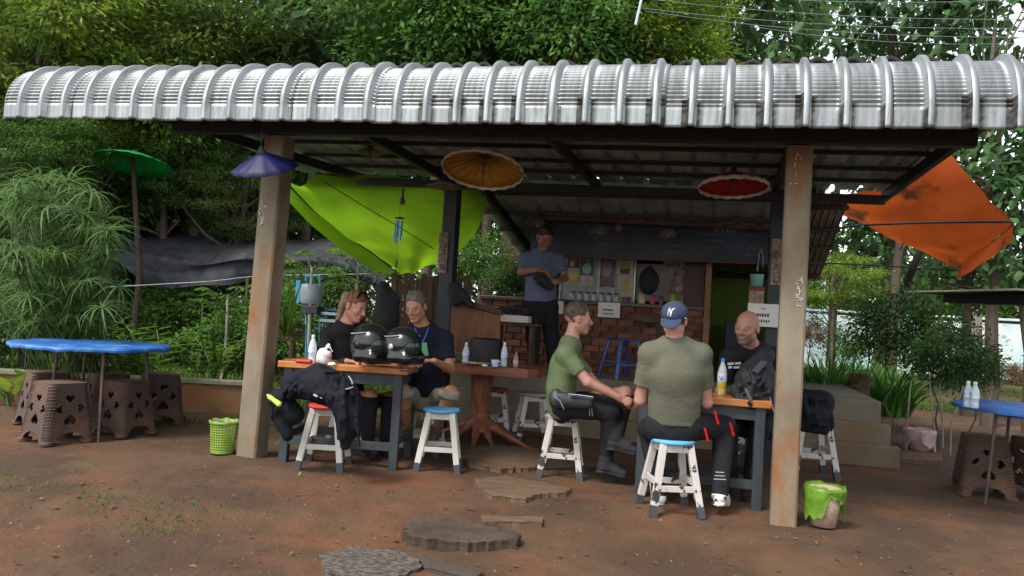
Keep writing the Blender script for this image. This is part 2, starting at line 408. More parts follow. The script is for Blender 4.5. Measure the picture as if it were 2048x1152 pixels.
wbrown = mat('brown_door_frame', (.22, .09, .035), .5, col2=(.13, .05, .02), scale=3, stretch=(4, 4, .5), bump=.2)

# ------------------------------------------------------------------ ground, one sheet to the horizon
xs = np.unique(np.concatenate([np.linspace(-90, -9, 40), np.arange(-9, 6, .045), np.linspace(6, 90, 44)]))
ys = np.unique(np.concatenate([np.linspace(-8, 2.2, 12), np.arange(2.2, 6.5, .04), np.arange(6.5, 14, .12), np.linspace(14, 160, 60)]))
X, Y = np.meshgrid(xs, ys); Z = ground_z(X, Y); Z = Z + .05 * ss(8.0, 10, Y) * ss(1.2, 2.2, X)
nx, ny = len(xs), len(ys); I = np.arange(nx * ny).reshape(ny, nx)
F = np.stack([I[:-1, :-1].ravel(), I[:-1, 1:].ravel(), I[1:, 1:].ravel(), I[1:, :-1].ravel()], 1)
g = link('ground', npmesh('ground', np.stack([X.ravel(), Y.ravel(), Z.ravel()], 1), F, True), soil, origin=(0, 0, 0), kind='structure')

# raised shop floor in tiers
mb = MB(); mb.box((-.85, 11.3, .29), (4.9, 5.7, .66)); mb.build('platform', floorm, kind='structure', bev=.015)
mb = MB(); mb.box((-.82, 8.40, .18), (5.0, .10, .44)); mb.build('platform_skirting', plaster, kind='structure', bev=.012)
mb = MB(); mb.box((-.8, 8.30, .06), (5.1, .12, .27)); mb.build('platform_footing', plaster, kind='structure', bev=.015)

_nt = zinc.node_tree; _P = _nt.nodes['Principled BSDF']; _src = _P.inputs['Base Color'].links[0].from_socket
_vc = _n(_nt, 'ShaderNodeVertexColor', layer_name='Stain'); _mx = _n(_nt, 'ShaderNodeMix', data_type='RGBA'); _nt.links.new(_vc.outputs[0], _mx.inputs[0]); _nt.links.new(_src, _mx.inputs[6]); _mx.inputs[7].default_value = (.02, .018, .015, 1); _nt.links.new(_mx.outputs[2], _P.inputs['Base Color'])  # vertex colour darkens the zinc with painted shade and staining
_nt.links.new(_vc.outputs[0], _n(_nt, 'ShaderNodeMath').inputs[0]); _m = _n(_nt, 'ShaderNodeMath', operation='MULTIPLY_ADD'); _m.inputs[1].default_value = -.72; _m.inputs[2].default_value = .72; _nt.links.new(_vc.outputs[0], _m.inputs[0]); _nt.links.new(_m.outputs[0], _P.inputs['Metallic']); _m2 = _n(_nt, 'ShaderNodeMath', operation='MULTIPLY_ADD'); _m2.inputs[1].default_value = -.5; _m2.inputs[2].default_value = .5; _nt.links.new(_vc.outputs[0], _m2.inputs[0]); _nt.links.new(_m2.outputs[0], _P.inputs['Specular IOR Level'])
# ------------------------------------------------------------------ the open-sided shelter
def ZT(x): return -.024 * (x + 3.2)
shelter = thing('cafe_shelter', 'open-sided cafe shelter under a barrel-edged zinc roof on concrete columns', 'shelter', (-1.6, 6.4, 0))
SX0, SX1 = -5.74, 3.4
# curved eave sheets
per = .221
def eave_sheet(x0, nrib, idx):
    xp = []; kind = []
    for r in range(nrib):
        b = x0 + r * per
        for u, k in ((0, 0), (.010, 0), (.042, .25), (.046, 0), (.084, .25), (.088, 0), (.126, .25), (.130, 0), (.160, 0), (.172, 1), (.176, 1.12), (.200, 1.12), (.204, 1), (.2205, 0)): xp.append(b + u); kind.append(k)
    xp += [x0 + nrib * per + .004, x0 + nrib * per + .03]; kind += [0, .0]
    sarc = []; R = .37; z0 = .125
    for t in np.linspace(0, z0, 7): sarc.append((0, t, 0, 0))
    narc = 84; lim = radians(100)
    for i in range(1, narc + 1):
        a = lim * i / narc; cr = (i / 4.0) % 1.0
        sarc.append((R - R * cos(a), z0 + R * sin(a), a, (.014 * (1 if cr < .3 else 0) - .002) if i < narc - 3 else 0))
    V = []; nS = len(sarc)
    for (dy, dz, a, cr) in sarc:
        for x, k in zip(xp, kind):
            h = .036 * k * (1 if k > .5 else .10) - (cr * (1 - min(1, k)) if k < .9 else 0)
            V.append((x, 4.70 + dy - h * cos(a), 2.565 + ZT(x) + dz + h * sin(a) + .004 * sin(idx * 2.1)))
    nX = len(xp); I = np.arange(nS * nX).reshape(nS, nX)
    F = np.stack([I[:-1, :-1].ravel(), I[:-1, 1:].ravel(), I[1:, 1:].ravel(), I[1:, :-1].ravel()], 1)
    V = A(V); V[:, 1] += .006 * sin(idx * 1.7) + .006
    me = npmesh('curved_eave_sheet', V, F); rs = np.random.default_rng(idx + 50); st = []
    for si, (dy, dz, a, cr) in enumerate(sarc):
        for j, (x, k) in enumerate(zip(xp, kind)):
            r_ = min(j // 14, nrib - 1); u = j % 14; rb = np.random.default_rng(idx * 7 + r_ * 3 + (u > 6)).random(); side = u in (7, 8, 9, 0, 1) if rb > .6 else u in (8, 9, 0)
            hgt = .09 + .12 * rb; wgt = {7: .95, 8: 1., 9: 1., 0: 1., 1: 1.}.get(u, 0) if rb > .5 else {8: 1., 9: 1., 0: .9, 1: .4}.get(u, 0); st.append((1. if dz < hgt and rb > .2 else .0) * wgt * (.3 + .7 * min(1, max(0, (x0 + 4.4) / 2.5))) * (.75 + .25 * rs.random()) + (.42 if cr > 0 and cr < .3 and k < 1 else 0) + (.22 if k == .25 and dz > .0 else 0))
    at = me.color_attributes.new('Stain', 'FLOAT_COLOR', 'POINT'); st = np.clip(A(st), 0, 1); at.data.foreach_set('color', np.repeat(st[:, None], 4, 1).astype(np.float32).ravel())  # shade of rib gaps and crimp valleys painted dark, with black staining
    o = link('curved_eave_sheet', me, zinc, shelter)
    md = o.modifiers.new('t', 'SOLIDIFY'); md.thickness = .0015
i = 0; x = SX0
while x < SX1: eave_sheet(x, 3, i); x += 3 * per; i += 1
# closing end cap on the left end of the barrel
mb = MB(); pts = [(4.705, 2.565)] + [(4.705 + .37 - .37 * cos(a), 2.69 + .37 * sin(a)) for a in np.linspace(0, radians(100), 14)] + [(5.14, 2.9), (5.14, 2.80)]
mb.poly(pts, 0, .004, lambda u, v, z: (SX0 + .006 + z, u, v + ZT(SX0)))
mb.build('end_cap', zinc, shelter)
# flat roof sheets
def roof_sheet(x0, w, y0, y1, zf, name, m, nr=3, h=.028):
    p = w / nr; xp = []; kk = []
    for r in range(nr):
        for u, k in ((0, 0), (.33, 0), (.38, .12), (.43, 0), (.68, 0), (.78, 1), (.90, 1), (.995, 0)): xp.append(x0 + (r + u) * p); kk.append(k)
    xp.append(x0 + w + .02); kk.append(0)
    yy = np.linspace(y0, y1, 9); V = [(x, y, zf(x, y) + h * k) for y in yy for x, k in zip(xp, kk)]; nX = len(xp)
    I = np.arange(len(yy) * nX).reshape(len(yy), nX)
    F = np.stack([I[:-1, :-1].ravel(), I[:-1, 1:].ravel(), I[1:, 1:].ravel(), I[1:, :-1].ravel()], 1)
    o = link(name, npmesh(name, V, F), m, shelter); md = o.modifiers.new('t', 'SOLIDIFY'); md.thickness = .0015
zroof = lambda x, y: 2.84 - .03 * (y - 5.3) + ZT(x)
x = -4.83; k = 0
while x < 1.45: roof_sheet(x, min(.76, 1.52 - x), 5.05, 7.75, lambda a, b: zroof(a, b) + .003 * sin(k * 2), 'roof_sheet', zincu, 3, .05); x += .76; k += 1
RX1 = x
# beams, rafters, purlins
def bm(name, a, b, w, h, m=steel): MB().beam(a, b, w, h).build(name, m, shelter, bev=.004)
def zp(x, y, z): return (x, y, z + ZT(x))
bm('front_beam', zp(-4.6, 5.34, 2.68), zp(1.5, 5.34, 2.675), .08, .11)
bm('back_beam', zp(-3.98, 7.5, 2.64), zp(1.38, 7.5, 2.64), .08, .08)
bm('eave_beam', zp(-5.1, 4.82, 2.69), zp(1.48, 4.82, 2.69), .05, .06)
for xr, xb in ((-4.75, -3.98), (-2.98, -2.9), (-1.4, -1.3), (.42, .42), (1.50, 1.40)): bm('rafter', zp(xr, 4.85, 2.745), zp(xb, 7.66, 2.70), .05, .09)
for yp in (5.75, 6.25, 6.75, 7.2): bm('purlin', zp(-4.5 + .28*(yp-5.75), yp, 2.812 - .03 * (yp - 5.3)), zp(1.46, yp, 2.812 - .03 * (yp - 5.3)), .035, .035)
# wavy old fibre-cement sheets riding on top behind the barrel
x = -4.0; k = 0
while x < 1.6:
    xp = np.linspace(x, x + .92, 29); yy = np.linspace(5.55, 7.9, 4)
    V = [(a, b, 3.165 + .30 * (b - 5.55) * .32 + .10 + .026 * sin(2 * pi * (a - x) / .23) + ZT(a) + .01 * sin(k * 3)) for b in yy for a in xp]; nX = len(xp)
    I = np.arange(len(yy) * nX).reshape(len(yy), nX); F = np.stack([I[:-1, :-1].ravel(), I[:-1, 1:].ravel(), I[1:, 1:].ravel(), I[1:, :-1].ravel()], 1)
    o = link('fibre_cement_sheet', npmesh('fibre_cement_sheet', V, F, True), fibre, shelter); md = o.modifiers.new('t', 'SOLIDIFY'); md.thickness = .03
    x += .9; k += 1
for xr in (-3.9, -1.2, 1.4): bm('roof_prop', (xr, 5.75, 2.86), (xr, 5.75, 3.25 + ZT(xr)), .05, .05); bm('roof_prop', (xr, 7.6, 2.9), (xr, 7.6, 3.44 + ZT(xr)), .05, .05)
# concrete columns
def column(x, y, z1, w, lean=0.):
    V = []; n = 15; rs = np.random.default_rng(int(abs(x) * 100)); mb = MB()
    zz = np.linspace(-.1, z1, n); h = w / 2
    for z in zz:
        j = rs.normal(0, .0012, 8); xx = x + lean * (z / z1 - .5)
        c = .014
        V += [(xx - h + c + j[0], y - h, z), (xx + h - c, y - h + j[1], z), (xx + h + j[2], y - h + c, z), (xx + h, y + h - c + j[3], z), (xx + h - c, y + h, z), (xx - h + c, y + h + j[4], z), (xx - h + j[5], y + h - c, z), (xx - h, y - h + c, z)]
    F = [(k * 8 + a, k * 8 + (a + 1) % 8, (k + 1) * 8 + (a + 1) % 8, (k + 1) * 8 + a) for k in range(n - 1) for a in range(8)]
    mb.add(V, F); mb.add(V[-8:], [tuple(range(8))]); return mb.build('concrete_column', concrete, shelter)
column(-3.64, 5.42, 2.615 + ZT(-3.6), .185, .05); column(.45, 5.42, 2.615 + ZT(.44), .165)
# pale painted squiggles on the columns
mb = MB()
rs = np.random.default_rng(5)
for cx, cz, n, yy in ((-3.66, 1.98, 16, 5.322), (.475, 1.58, 12, 5.332), (.44, 2.3, 6, 5.332)):
    for i in range(n):
        a = V3(cx + rs.normal(0, .016), yy, cz + rs.normal(0, .07)); mb.tube([a, a + V3(rs.normal(0, .012), 0, rs.normal(0, .014)), a + V3(rs.normal(0, .014), 0, rs.normal(0, .018))], .0028, 5)
mb.build('paint_marks', white_p, shelter)
# inner black posts with carved plaques
for xq, nm in ((-2.93, 0), (.41, 1)):
    MB().box((xq + .06, 7.58, 1.3), (.15, .15, 2.65)).build('inner_post', postm, shelter, bev=.006)
plm = mat('carved_pale_plaque', (.27, .22, .16), .8, col2=(.12, .085, .06), scale=30, bump=1.2, bscale=28, ramp=(.42, .55))
def plaque(px0, py0, px1, py1, y):
    p = aty((px0 + px1) / 2, (py0 + py1) / 2, y); h = abs(aty(px0, py1, y)[2] - aty(px0, py0, y)[2]); w = abs(px1 - px0) / 1500 * 7
    rs = np.random.default_rng(9); mb = MB(); mb.box(p, (w, .016, h))
    for i in range(60):
        q = p + V3(rs.uniform(-w / 2, w / 2) * .8, -.011, rs.uniform(-.5, .5) * h * .95); r = rs.uniform(.006, .013)
        mb.tube([q + V3(r * cos(t), -.002, r * sin(t) * 1.4) for t in np.linspace(0, rs.uniform(3, 6), 6)], .0035, 4)
    mb.build('carved_plaque', plm, shelter)
plaque(875, 465, 897, 545, 7.49); plaque(1543, 478, 1562, 570, 7.49)
# lean-to roof over the shop
zl = lambda x, y: 2.78 - .20 * (y - 7.7) + ZT(x) * .5
x = -2.9
while x < .5: roof_sheet(x, .76, 7.72, 11.3, zl, 'lean_to_sheet', zincu); x += .76
yy = np.linspace(7.75, 11.6, 10); us = []; hh = []
for r_ in range(5):
    for u_, k_ in ((0, 0), (.33, 0), (.38, .12), (.43, 0), (.68, 0), (.76, 1), (.90, 1), (.995, 0)): us.append((r_ + u_) / 5); hh.append(k_)
us.append(1.); hh.append(0)
def edge_sheet(u, y):
    t = (y - 7.75) / 3.85; xr = 1.12 + .18 * t; xl = .80 + .10 * t; return (xl + (xr - xl) * u, y, 2.60 - .56 * t)
V = [V3(*edge_sheet(u_, y_)) + V3(0, 0, .035 * h_) for y_ in yy for u_, h_ in zip(us, hh)]; nX = len(us); I = np.arange(len(yy) * nX).reshape(len(yy), nX)
o = link('lean_to_edge_sheet', npmesh('lean_to_edge_sheet', V, np.stack([I[:-1, :-1].ravel(), I[:-1, 1:].ravel(), I[1:, 1:].ravel(), I[1:, :-1].ravel()], 1)), mat('pale_old_sheet', (.36, .34, .27), .6, metal=.1, col2=(.2, .18, .13), scale=5, dirt=(.08, .06, .04), dscale=6, dramp=(.55, .7)), shelter)
for y_ in (8.0, 8.8, 9.6, 10.4, 11.2): bm('edge_batten', V3(*edge_sheet(-.1, y_)) - V3(0, 0, .03), V3(*edge_sheet(1.05, y_)) - V3(0, 0, .03), .06, .04, wood_b)
for yp in (8.1, 8.75, 9.4, 10.0, 10.6, 11.1): bm('batten', (-2.9, yp, zl(-2.9, yp) - .035), (x - .05, yp, zl(x, yp) - .035), .05, .045, wood_b)
for xr in (-2.6, .78): bm('lean_to_rafter', (xr, 7.7, zl(xr, 7.7) - .11), (xr, 11.25, zl(xr, 11.25) - .11), .06, .10)
bm('lean_to_tie', (-2.4, 8.72, 2.47), (.95, 8.72, 2.40), .03, .045, wood_b)

# ------------------------------------------------------------------ kiosk: brick counter, chalkboard, rear walls, doorway
kiosk = thing('coffee_kiosk', 'brick-fronted coffee counter with chalkboard above and brown door frame', 'kiosk', (-1.3, 9.6, .62))
YC = 9.35; cl, cr_ = -3.0, -.20; ztop = 1.49
MB().box(((cl + cr_) / 2, YC + .12, .62 + (ztop - .62) / 2 - .015), (cr_ - cl - .02, .16, ztop - .65)).build('mortar_core', mortar, kiosk)
bw, bh = .205, .085; row = 0; z = .63; BR = {}
def brick_mesh(v):
    rs = np.random.default_rng(v); mb = MB(); mb.box((0, 0, 0), (bw - .014, .10, bh - .014))
    mb.v = [tuple(A(p) + rs.normal(0, .0018, 3)) for p in mb.v]; return mb.mesh('brick')
bms = [(brick_mesh(i)) for i in range(9)]
for i, b in enumerate(bms): b.materials.append(brickm[i % 3])
KL = rootloc(kiosk)
while z < ztop - .05:
    x = cl + (0 if row % 2 else bw / 2)
    while x < cr_:
        o = bpy.data.objects.new('brick', random.choice(bms)); C.objects.link(o); o.parent = kiosk
        o.location = Vector((x - KL[0], YC + .045 + random.uniform(-.004, .004) - KL[1], z + bh / 2 - KL[2])); o.rotation_euler = (0, random.uniform(-.008, .008), random.uniform(-.01, .01)); x += bw
    z += bh; row += 1
MB().box(((cl + cr_) / 2, YC + .16, ztop + .005), (cr_ - cl + .12, .42, .045)).build('counter_top', mat('dark_counter', (.03, .022, .018), .4), kiosk, bev=.006)
# back wall, side walls of the shop
MB().box((-.3, 11.2, 1.40), (2.3, .08, 1.55)).build('rear_wall', green_w, kiosk)
MB().box((.86, 10.6, 1.40), (.08, 2.5, 1.55)).build('side_wall', dark_in, kiosk)
MB().box((-1.75, 10.6, 1.85), (2.9, .05, 2.4)).build('shelf_wall', mat('brown_board_wall', (.055, .03, .02), .8, scale=3), kiosk)
bL = aty(1110, 418, 9.0); bR_ = aty(1526, 512, 9.0)
bx0, bx1 = -2.35, .46
MB().box(((bx0 + bx1) / 2, 9.04, 2.29), (bx1 - bx0, .03, .46)).build('chalkboard', board_m, kiosk)
fr = MB()
for zz in (2.045, 2.535): fr.box(((bx0 + bx1) / 2, 9.035, zz), (bx1 - bx0 + .06, .05, .035))
fr.build('chalkboard_frame', mat('dark_red_frame', (.06, .02, .015), .6), kiosk, bev=.004)
# chalk menu: rows of strokes with one legible word
mb = MB(); rs = np.random.default_rng(11); yb = 9.021
def scrib(x0, z0, w, h, n, r=.0022):
    x = x0
    while x < x0 + w:
        lw = rs.uniform(.4, 1) * h; p = [V3(x + rs.uniform(0, lw), yb, z0 + rs.uniform(0, h)) for _ in range(4)]; mb.tube(p, r, 4); x += lw * 1.15
        if rs.random() < .18: x += h
for cx in (-1.55, -.75, -.3, .0, .18):
    for k in range(5): scrib(cx + rs.uniform(0, .03), 2.12 + k * .075, rs.uniform(.12, .25), .032, 5)
mb.build('chalk_writing', chalk, kiosk, kind='stuff')
t = text_mesh('Free', .13); q = aty(1452, 457, 9.015); t.transform(frameM(q, (1, 0, 0), (0, 0, 1))); link('chalk_lettering', t, chalk, kiosk)
mb = MB(); q = aty(1470, 486, 9.015)
for k in range(4): mb.box(q + V3(-.02 + .02 * k, 0, -.012 * k), (.34 - .05 * k, .002, .012))
mb.build('chalk_smudge', mat('faded_blue_chalk', (.05, .085, .14), 1), kiosk)
# door frame
dl = aty(1415, 600, 9.3)[0]; 
MB().box((dl, 9.33, 1.37), (.07, .12, 1.52)).build('door_jamb', wbrown, kiosk, bev=.005)
MB().box((dl - .17, 9.4, 1.37), (.25, .06, 1.52)).build('door_panel', mat('brown_panel', (.05, .022, .014), .6, scale=3, bump=.2, stretch=(4, 4, .5)), kiosk, bev=.005)
MB().box(((dl + .46) / 2 + .02, 9.33, 2.09), (.62, .1, .06)).build('door_head', wbrown, kiosk, bev=.005)
# the poster board behind the counter
YB = 9.9
p0 = aty(1125, 505, YB); p1 = aty(1268, 600, YB)
MB().box(((p0[0] + p1[0]) / 2, YB, 1.82), (p1[0] - p0[0], .03, .60)).build('poster_board', mat('pale_grey_board', (.33, .34, .33), .6), kiosk)
fr = MB(); cx = (p0[0] + p1[0]) / 2; hw = (p1[0] - p0[0]) / 2
for a, b in (((cx, 2.115), (hw * 2 + .04, .025)), ((cx - hw, 1.82), (.022, .6)), ((cx + hw, 1.82), (.022, .6)), ((cx + .02, 1.82), (.03, .6))): fr.box((a[0], YB - .022, a[1]), (b[0], .02, b[1]))
fr.build('board_frame', mat('grey_aluminium', (.40, .41, .42), .4, metal=.5), kiosk)
postc = [(.10, .045, .03), (.05, .16, .12), (.19, .13, .17), (.62, .6, .52), (.55, .42, .12), (.52, .45, .33)]
def poster(px0, py0, px1, py1, bgc, deco, y=YB - .02, label=None):
    a = aty(px0, py0, y); b = aty(px1, py1, y); x0, x1, z0, z1 = a[0], b[0], min(a[2], b[2]), max(a[2], b[2])
    t = thing('poster', label, 'poster', ((x0 + x1) / 2, y, z0), 'small posters on the grey board')
    MB().box(((x0 + x1) / 2, y, (z0 + z1) / 2), (x1 - x0, .003, z1 - z0)).build('sheet', mat('poster_paper_%d_%d' % (px0, py0), bgc, .5, scale=8), t)
    w, h = x1 - x0, z1 - z0
    for k, (u, v, r, c, s) in enumerate(deco):
        m = MB(); cx, cz = x0 + u * w, z0 + v * h
        if s == 'o': m.poly([(cx + r * w * cos(q), cz + r * w * 1.2 * sin(q)) for q in np.linspace(0, 2 * pi, 14)[:-1]], 0, .0015, lambda X, Z, t_: (X, y - .0022 - .0006 * k - t_, Z))
        elif s == 'b': m.box((cx, y - .0035 - .0006 * k, cz), (r * w * 2, .0015, r * h))
        m.build('print', mat('print_ink_%.2f_%.2f_%.2f' % c, c, .5), t)
poster(1136, 512, 1158, 536, (.09, .05, .035), [(.5, .6, .3, (.3, .12, .08), 'o'), (.4, .3, .2, (.4, .35, .28), 'o')], label='small dark reddish photo print at the top left of the grey board')
poster(1136, 539, 1158, 566, (.42, .33, .13), [(.5, .5, .3, (.55, .42, .14), 'o')], label='yellow ochre poster below the dark photo print')
poster(1162, 513, 1186, 551, (.05, .14, .11), [(.5, .35, .35, (.36, .45, .4), 'o'), (.6, .8, .2, (.2, .3, .28), 'o')], label='dark green poster with a pale drink picture')
poster(1163, 552, 1186, 570, (.5, .46, .4), [(.5, .5, .2, (.5, .3, .2), 'o')], label='cream slip with a small drawing under the green poster')
poster(1198, 514, 1229, 560, (.17, .11, .14), [(.5, .55, .32, (.30, .2, .17), 'o'), (.5, .3, .22, (.36, .28, .2), 'o')], label='large dim mauve poster right of the board divider')
poster(1235, 514, 1266, 548, (.5, .52, .53), [(.5, .42, .33, (.42, .38, .03), 'o'), (.5, .15, .3, (.07, .05, .04), 'b'), (.5, .78, .2, (.5, .45, .3), 'o')], label='pale poster showing a yellow jar')
poster(1236, 550, 1265, 592, (.46, .42, .34), [(.5, .4, .3, (.5, .34, .12), 'o'), (.5, .7, .18, (.45, .33, .14), 'o')], label='cream poster showing an amber dessert under the yellow jar poster')
poster(1198, 562, 1229, 596, (.42, .4, .4), [(.5, .85, .45, (.16, .08, .1), 'b'), (.5, .35, .3, (.33, .33, .33), 'o')], label='grey notice with dark band across its top')
# two larger white panels to the right
def panel(px0, py0, px1, py1, y, deco, label):
    a = aty(px0, py0, y); b = aty(px1, py1, y); x0, x1, z0, z1 = a[0], b[0], min(a[2], b[2]), max(a[2], b[2])
    t = thing('wall_panel', label, 'board', ((x0 + x1) / 2, y, z0)); MB().box(((x0 + x1) / 2, y, (z0 + z1) / 2), (x1 - x0, .01, z1 - z0)).build('backing_sheet', mat('grey_white_board', (.34, .32, .30), .8, col2=(.26, .24, .22), scale=4), t)
    for k, (u, v, r, c) in enumerate(deco):
        MB().lathe([(r * .3, 0), (r, .004), (r * .8, .012), (0.002, .016)], (x0 + u * (x1 - x0), y - .005, z0 + v * (z1 - z0)), 9, M=A([[1, 0, 0], [0, 0, -1], [0, 1, 0]])).build('ornament', mat('ornament_%.2f_%.2f' % (c[0], c[1]), c, .7), t)
panel(1275, 527, 1330, 604, YB + .05, [(.2, .5, .02, (.3, .25, .2))], 'pale panel on the shelf wall behind the black helmet-shaped bag')
panel(1328, 514, 1405, 606, YB - .0, [(.1, .8, .018, (.2, .12, .06)), (.22, .82, .024, (.22, .1, .06)), (.36, .84, .018, (.14, .09, .05)), (.5, .76, .02, (.2, .1, .07)), (.65, .8, .032, (.25, .08, .05)), (.7, .7, .026, (.2, .06, .04)), (.8, .84, .018, (.25, .12, .08)), (.3, .62, .02, (.1, .05, .03)), (.75, .5, .02, (.2, .18, .17)), (.8, .4, .018, (.2, .12, .1)), (.76, .3, .016, (.18, .1, .1))], 'pale board decorated with a garland of small brown ornaments')

# sky is the world; low concrete kerb wall of the garden at the left
plw = thing('planter_wall', 'low stained concrete garden wall at the left behind the basketweave stools', 'wall', (-5.6, 8.2, 0))
a, b = atz(170, 812, 0), atz(520, 828, 0); a = a + (a - b) * .6; d = unit(b - a)
MB().beam(a + V3(0, 0, .14), b + V3(0, 0, .14), .10, .34).build('wall_body', mat('stained_orange_plaster', (.20, .125, .06), .9, col2=(.13, .07, .03), scale=3, bump=.3, dirt=(.2, .07, .02), dscale=3, dramp=(.5, .7)), plw, bev=.01)
MB().beam(a + V3(0, 0, .335), b + V3(0, 0, .335), .16, .05).build('wall_coping', mat('mossy_concrete', (.22, .21, .14), .95, col2=(.10, .11, .06), scale=5, bump=.4), plw, bev=.008)

# pale blue boundary wall far right
bwm = mat('pale_blue_masonry', (.36, .56, .57), .85, col2=(.31, .50, .53), scale=.7, dirt=(.62, .64, .62), dscale=.35, dramp=(.45, .6))
bw_t = thing('boundary_wall', 'long pale blue rendered boundary wall across the lawn at the right', 'wall', (8, 28, 0))
wa, wb = W(1380, 700, 31)[:2], W(2330, 700, 26)[:2]; dd = unit(wb - wa); L_ = np.linalg.norm(wb - wa); k = 0
zt = 2.22
while k * 3.4 < L_:
    p = wa + dd * k * 3.4; q = wa + dd * min(L_, k * 3.4 + 3.4)
    MB().beam((*p, zt / 2 - .1), (*q, zt / 2 - .1), .14, zt).build('wall_panel', bwm, bw_t)
    MB().box((p[0], p[1] - .02, zt / 2 - .05), (.3, .3, zt + .1), rz=math.atan2(dd[1], dd[0])).build('wall_pier', mat('white_pier', (.66, .74, .74), .85), bw_t, bev=.02)
    MB().beam((*p, zt + .04), (*q, zt + .04), .3, .09).build('wall_coping', bwm, bw_t, bev=.02); k += 1
# ------------------------------------------------------------------ furniture
white_w = mat('chipped_white_wood', (.50, .48, .43), .6, col2=(.42, .40, .36), scale=5, bump=.2, dirt=(.12, .1, .08), dscale=16, dramp=(.66, .70), stretch=(1, 1, .5))
cow_w = mat('cow_spotted_white_wood', (.46, .43, .40), .6, col2=(.42, .39, .36), scale=5, bump=.1, dirt=(.02, .018, .018), dscale=9, dramp=(.575, .585), stretch=(1, 1, .8), detail=1)
tipm = mat('dark_foot_paint', (.045, .05, .058), .7)
def seatm(n, c): return mat('seat_' + n, c, .5, col2=tuple(k * .75 for k in c), scale=5, dirt=(.6, .58, .55), dscale=12, dramp=(.68, .72))
SE = {'red': seatm('red', (.48, .03, .03)), 'blue': seatm('blue', (.10, .36, .62)), 'pink': seatm('pink', (.46, .33, .33)), 'maroon': seatm('maroon', (.22, .05, .04))}
def make_stool(label, seat, wm, group='white splay-legged wooden stools'):
    t = thing('wooden_stool', label, 'stool', (0, 0, 0), group)
    n = 16; MB().lathe([(.140, .452), (.152, .458), (.154, .472), (.148, .480), (.02, .482)], n=n).build('seat', seat, t)
    tops = [(sx * .093, sy * .093) for sx, sy in ((-1, -1), (1, -1), (1, 1), (-1, 1))]; bots = [(sx * .165, sy * .165) for sx, sy in ((-1, -1), (1, -1), (1, 1), (-1, 1))]
    P = lambda i, z: V3(tops[i][0] + (bots[i][0] - tops[i][0]) * (.452 - z) / .452, tops[i][1] + (bots[i][1] - tops[i][1]) * (.452 - z) / .452, z)
    for i in range(4):
        lg = MB().beam(P(i, .055), P(i, .452), .047, .040, up=(0, 1, 0)).build('leg', wm, t, bev=.004)
        MB().beam(P(i, -.02), P(i, .055), .049, .042, up=(0, 1, 0)).build('foot_tip', tipm, lg)
    for i in range(4):
        a, b = P(i, .425), P((i + 1) % 4, .425); MB().beam(a, b, .022, .045).build('apron', wm, t)
        z = .165 if i % 2 == 0 else .20; a, b = P(i, z), P((i + 1) % 4, z); MB().beam(a, b, .024, .040).build('stretcher', wm, t, bev=.003)
    return t
def gz(p): return float(ground_z(p[0], p[1])) + .012
st1 = make_stool('white wooden stool with a red seat under the heap of black jackets', SE['red'], white_w)
st2 = make_stool('white wooden stool with a bright blue seat standing empty beside the orange tabletop', SE['blue'], white_w)
st3 = make_stool('cow-spotted white stool under the man in the green T-shirt', SE['pink'], cow_w)
st4 = make_stool('white wooden stool with blue seat under the man in the navy cap', SE['blue'], cow_w)
st5 = make_stool('cow-spotted white stool with maroon seat behind the tree-root table', SE['maroon'], cow_w)
def put(t, p, rz): t.location = Vector((float(p[0]), float(p[1]), gz(p))); t.rotation_euler = (0, 0, rz)
put(st1, atz(637, 930) + V3(.02, .05, 0), radians(16)); put(st2, atz(876, 932), radians(17))
P3 = W(1121, 950, 6.0); P3[2] = 0; P3 = atz(1121, 946)
put(st3, P3, radians(8)); P4 = atz(1338, 1018); put(st4, P4, radians(22)); put(st5, atz(985, 868) , radians(14))
st6 = dup(st3, (0, 0, 0), label='cow-spotted white stool half hidden behind the green-shirted man'); put(st6, atz(1062, 880), radians(25))
st7 = dup(st3, (0, 0, 0), label='white stool under the bald man behind the dark table'); put(st7, atz(1500, 915), radians(10))
st8 = dup(st3, (0, 0, 0), label='white stool carrying a black jacket beyond the right concrete column'); put(st8, atz(1618, 948), radians(12))
st8.scale = (1.12, 1.12, 1.14)
st9 = dup(st3, (0, 0, 0), label='white stool standing further back behind the jacket stool at the right column'); put(st9, atz(1600, 900), radians(30))
st10 = dup(st2, (0, 0, 0), label='white stool under the grey-haired man behind the orange tabletop'); put(st10, W(845, 880, 6.75)[:2], radians(10))
st11 = dup(st1, (0, 0, 0), label='white stool under the woman in black behind the orange tabletop'); put(st11, W(700, 880, 6.75)[:2], radians(10))

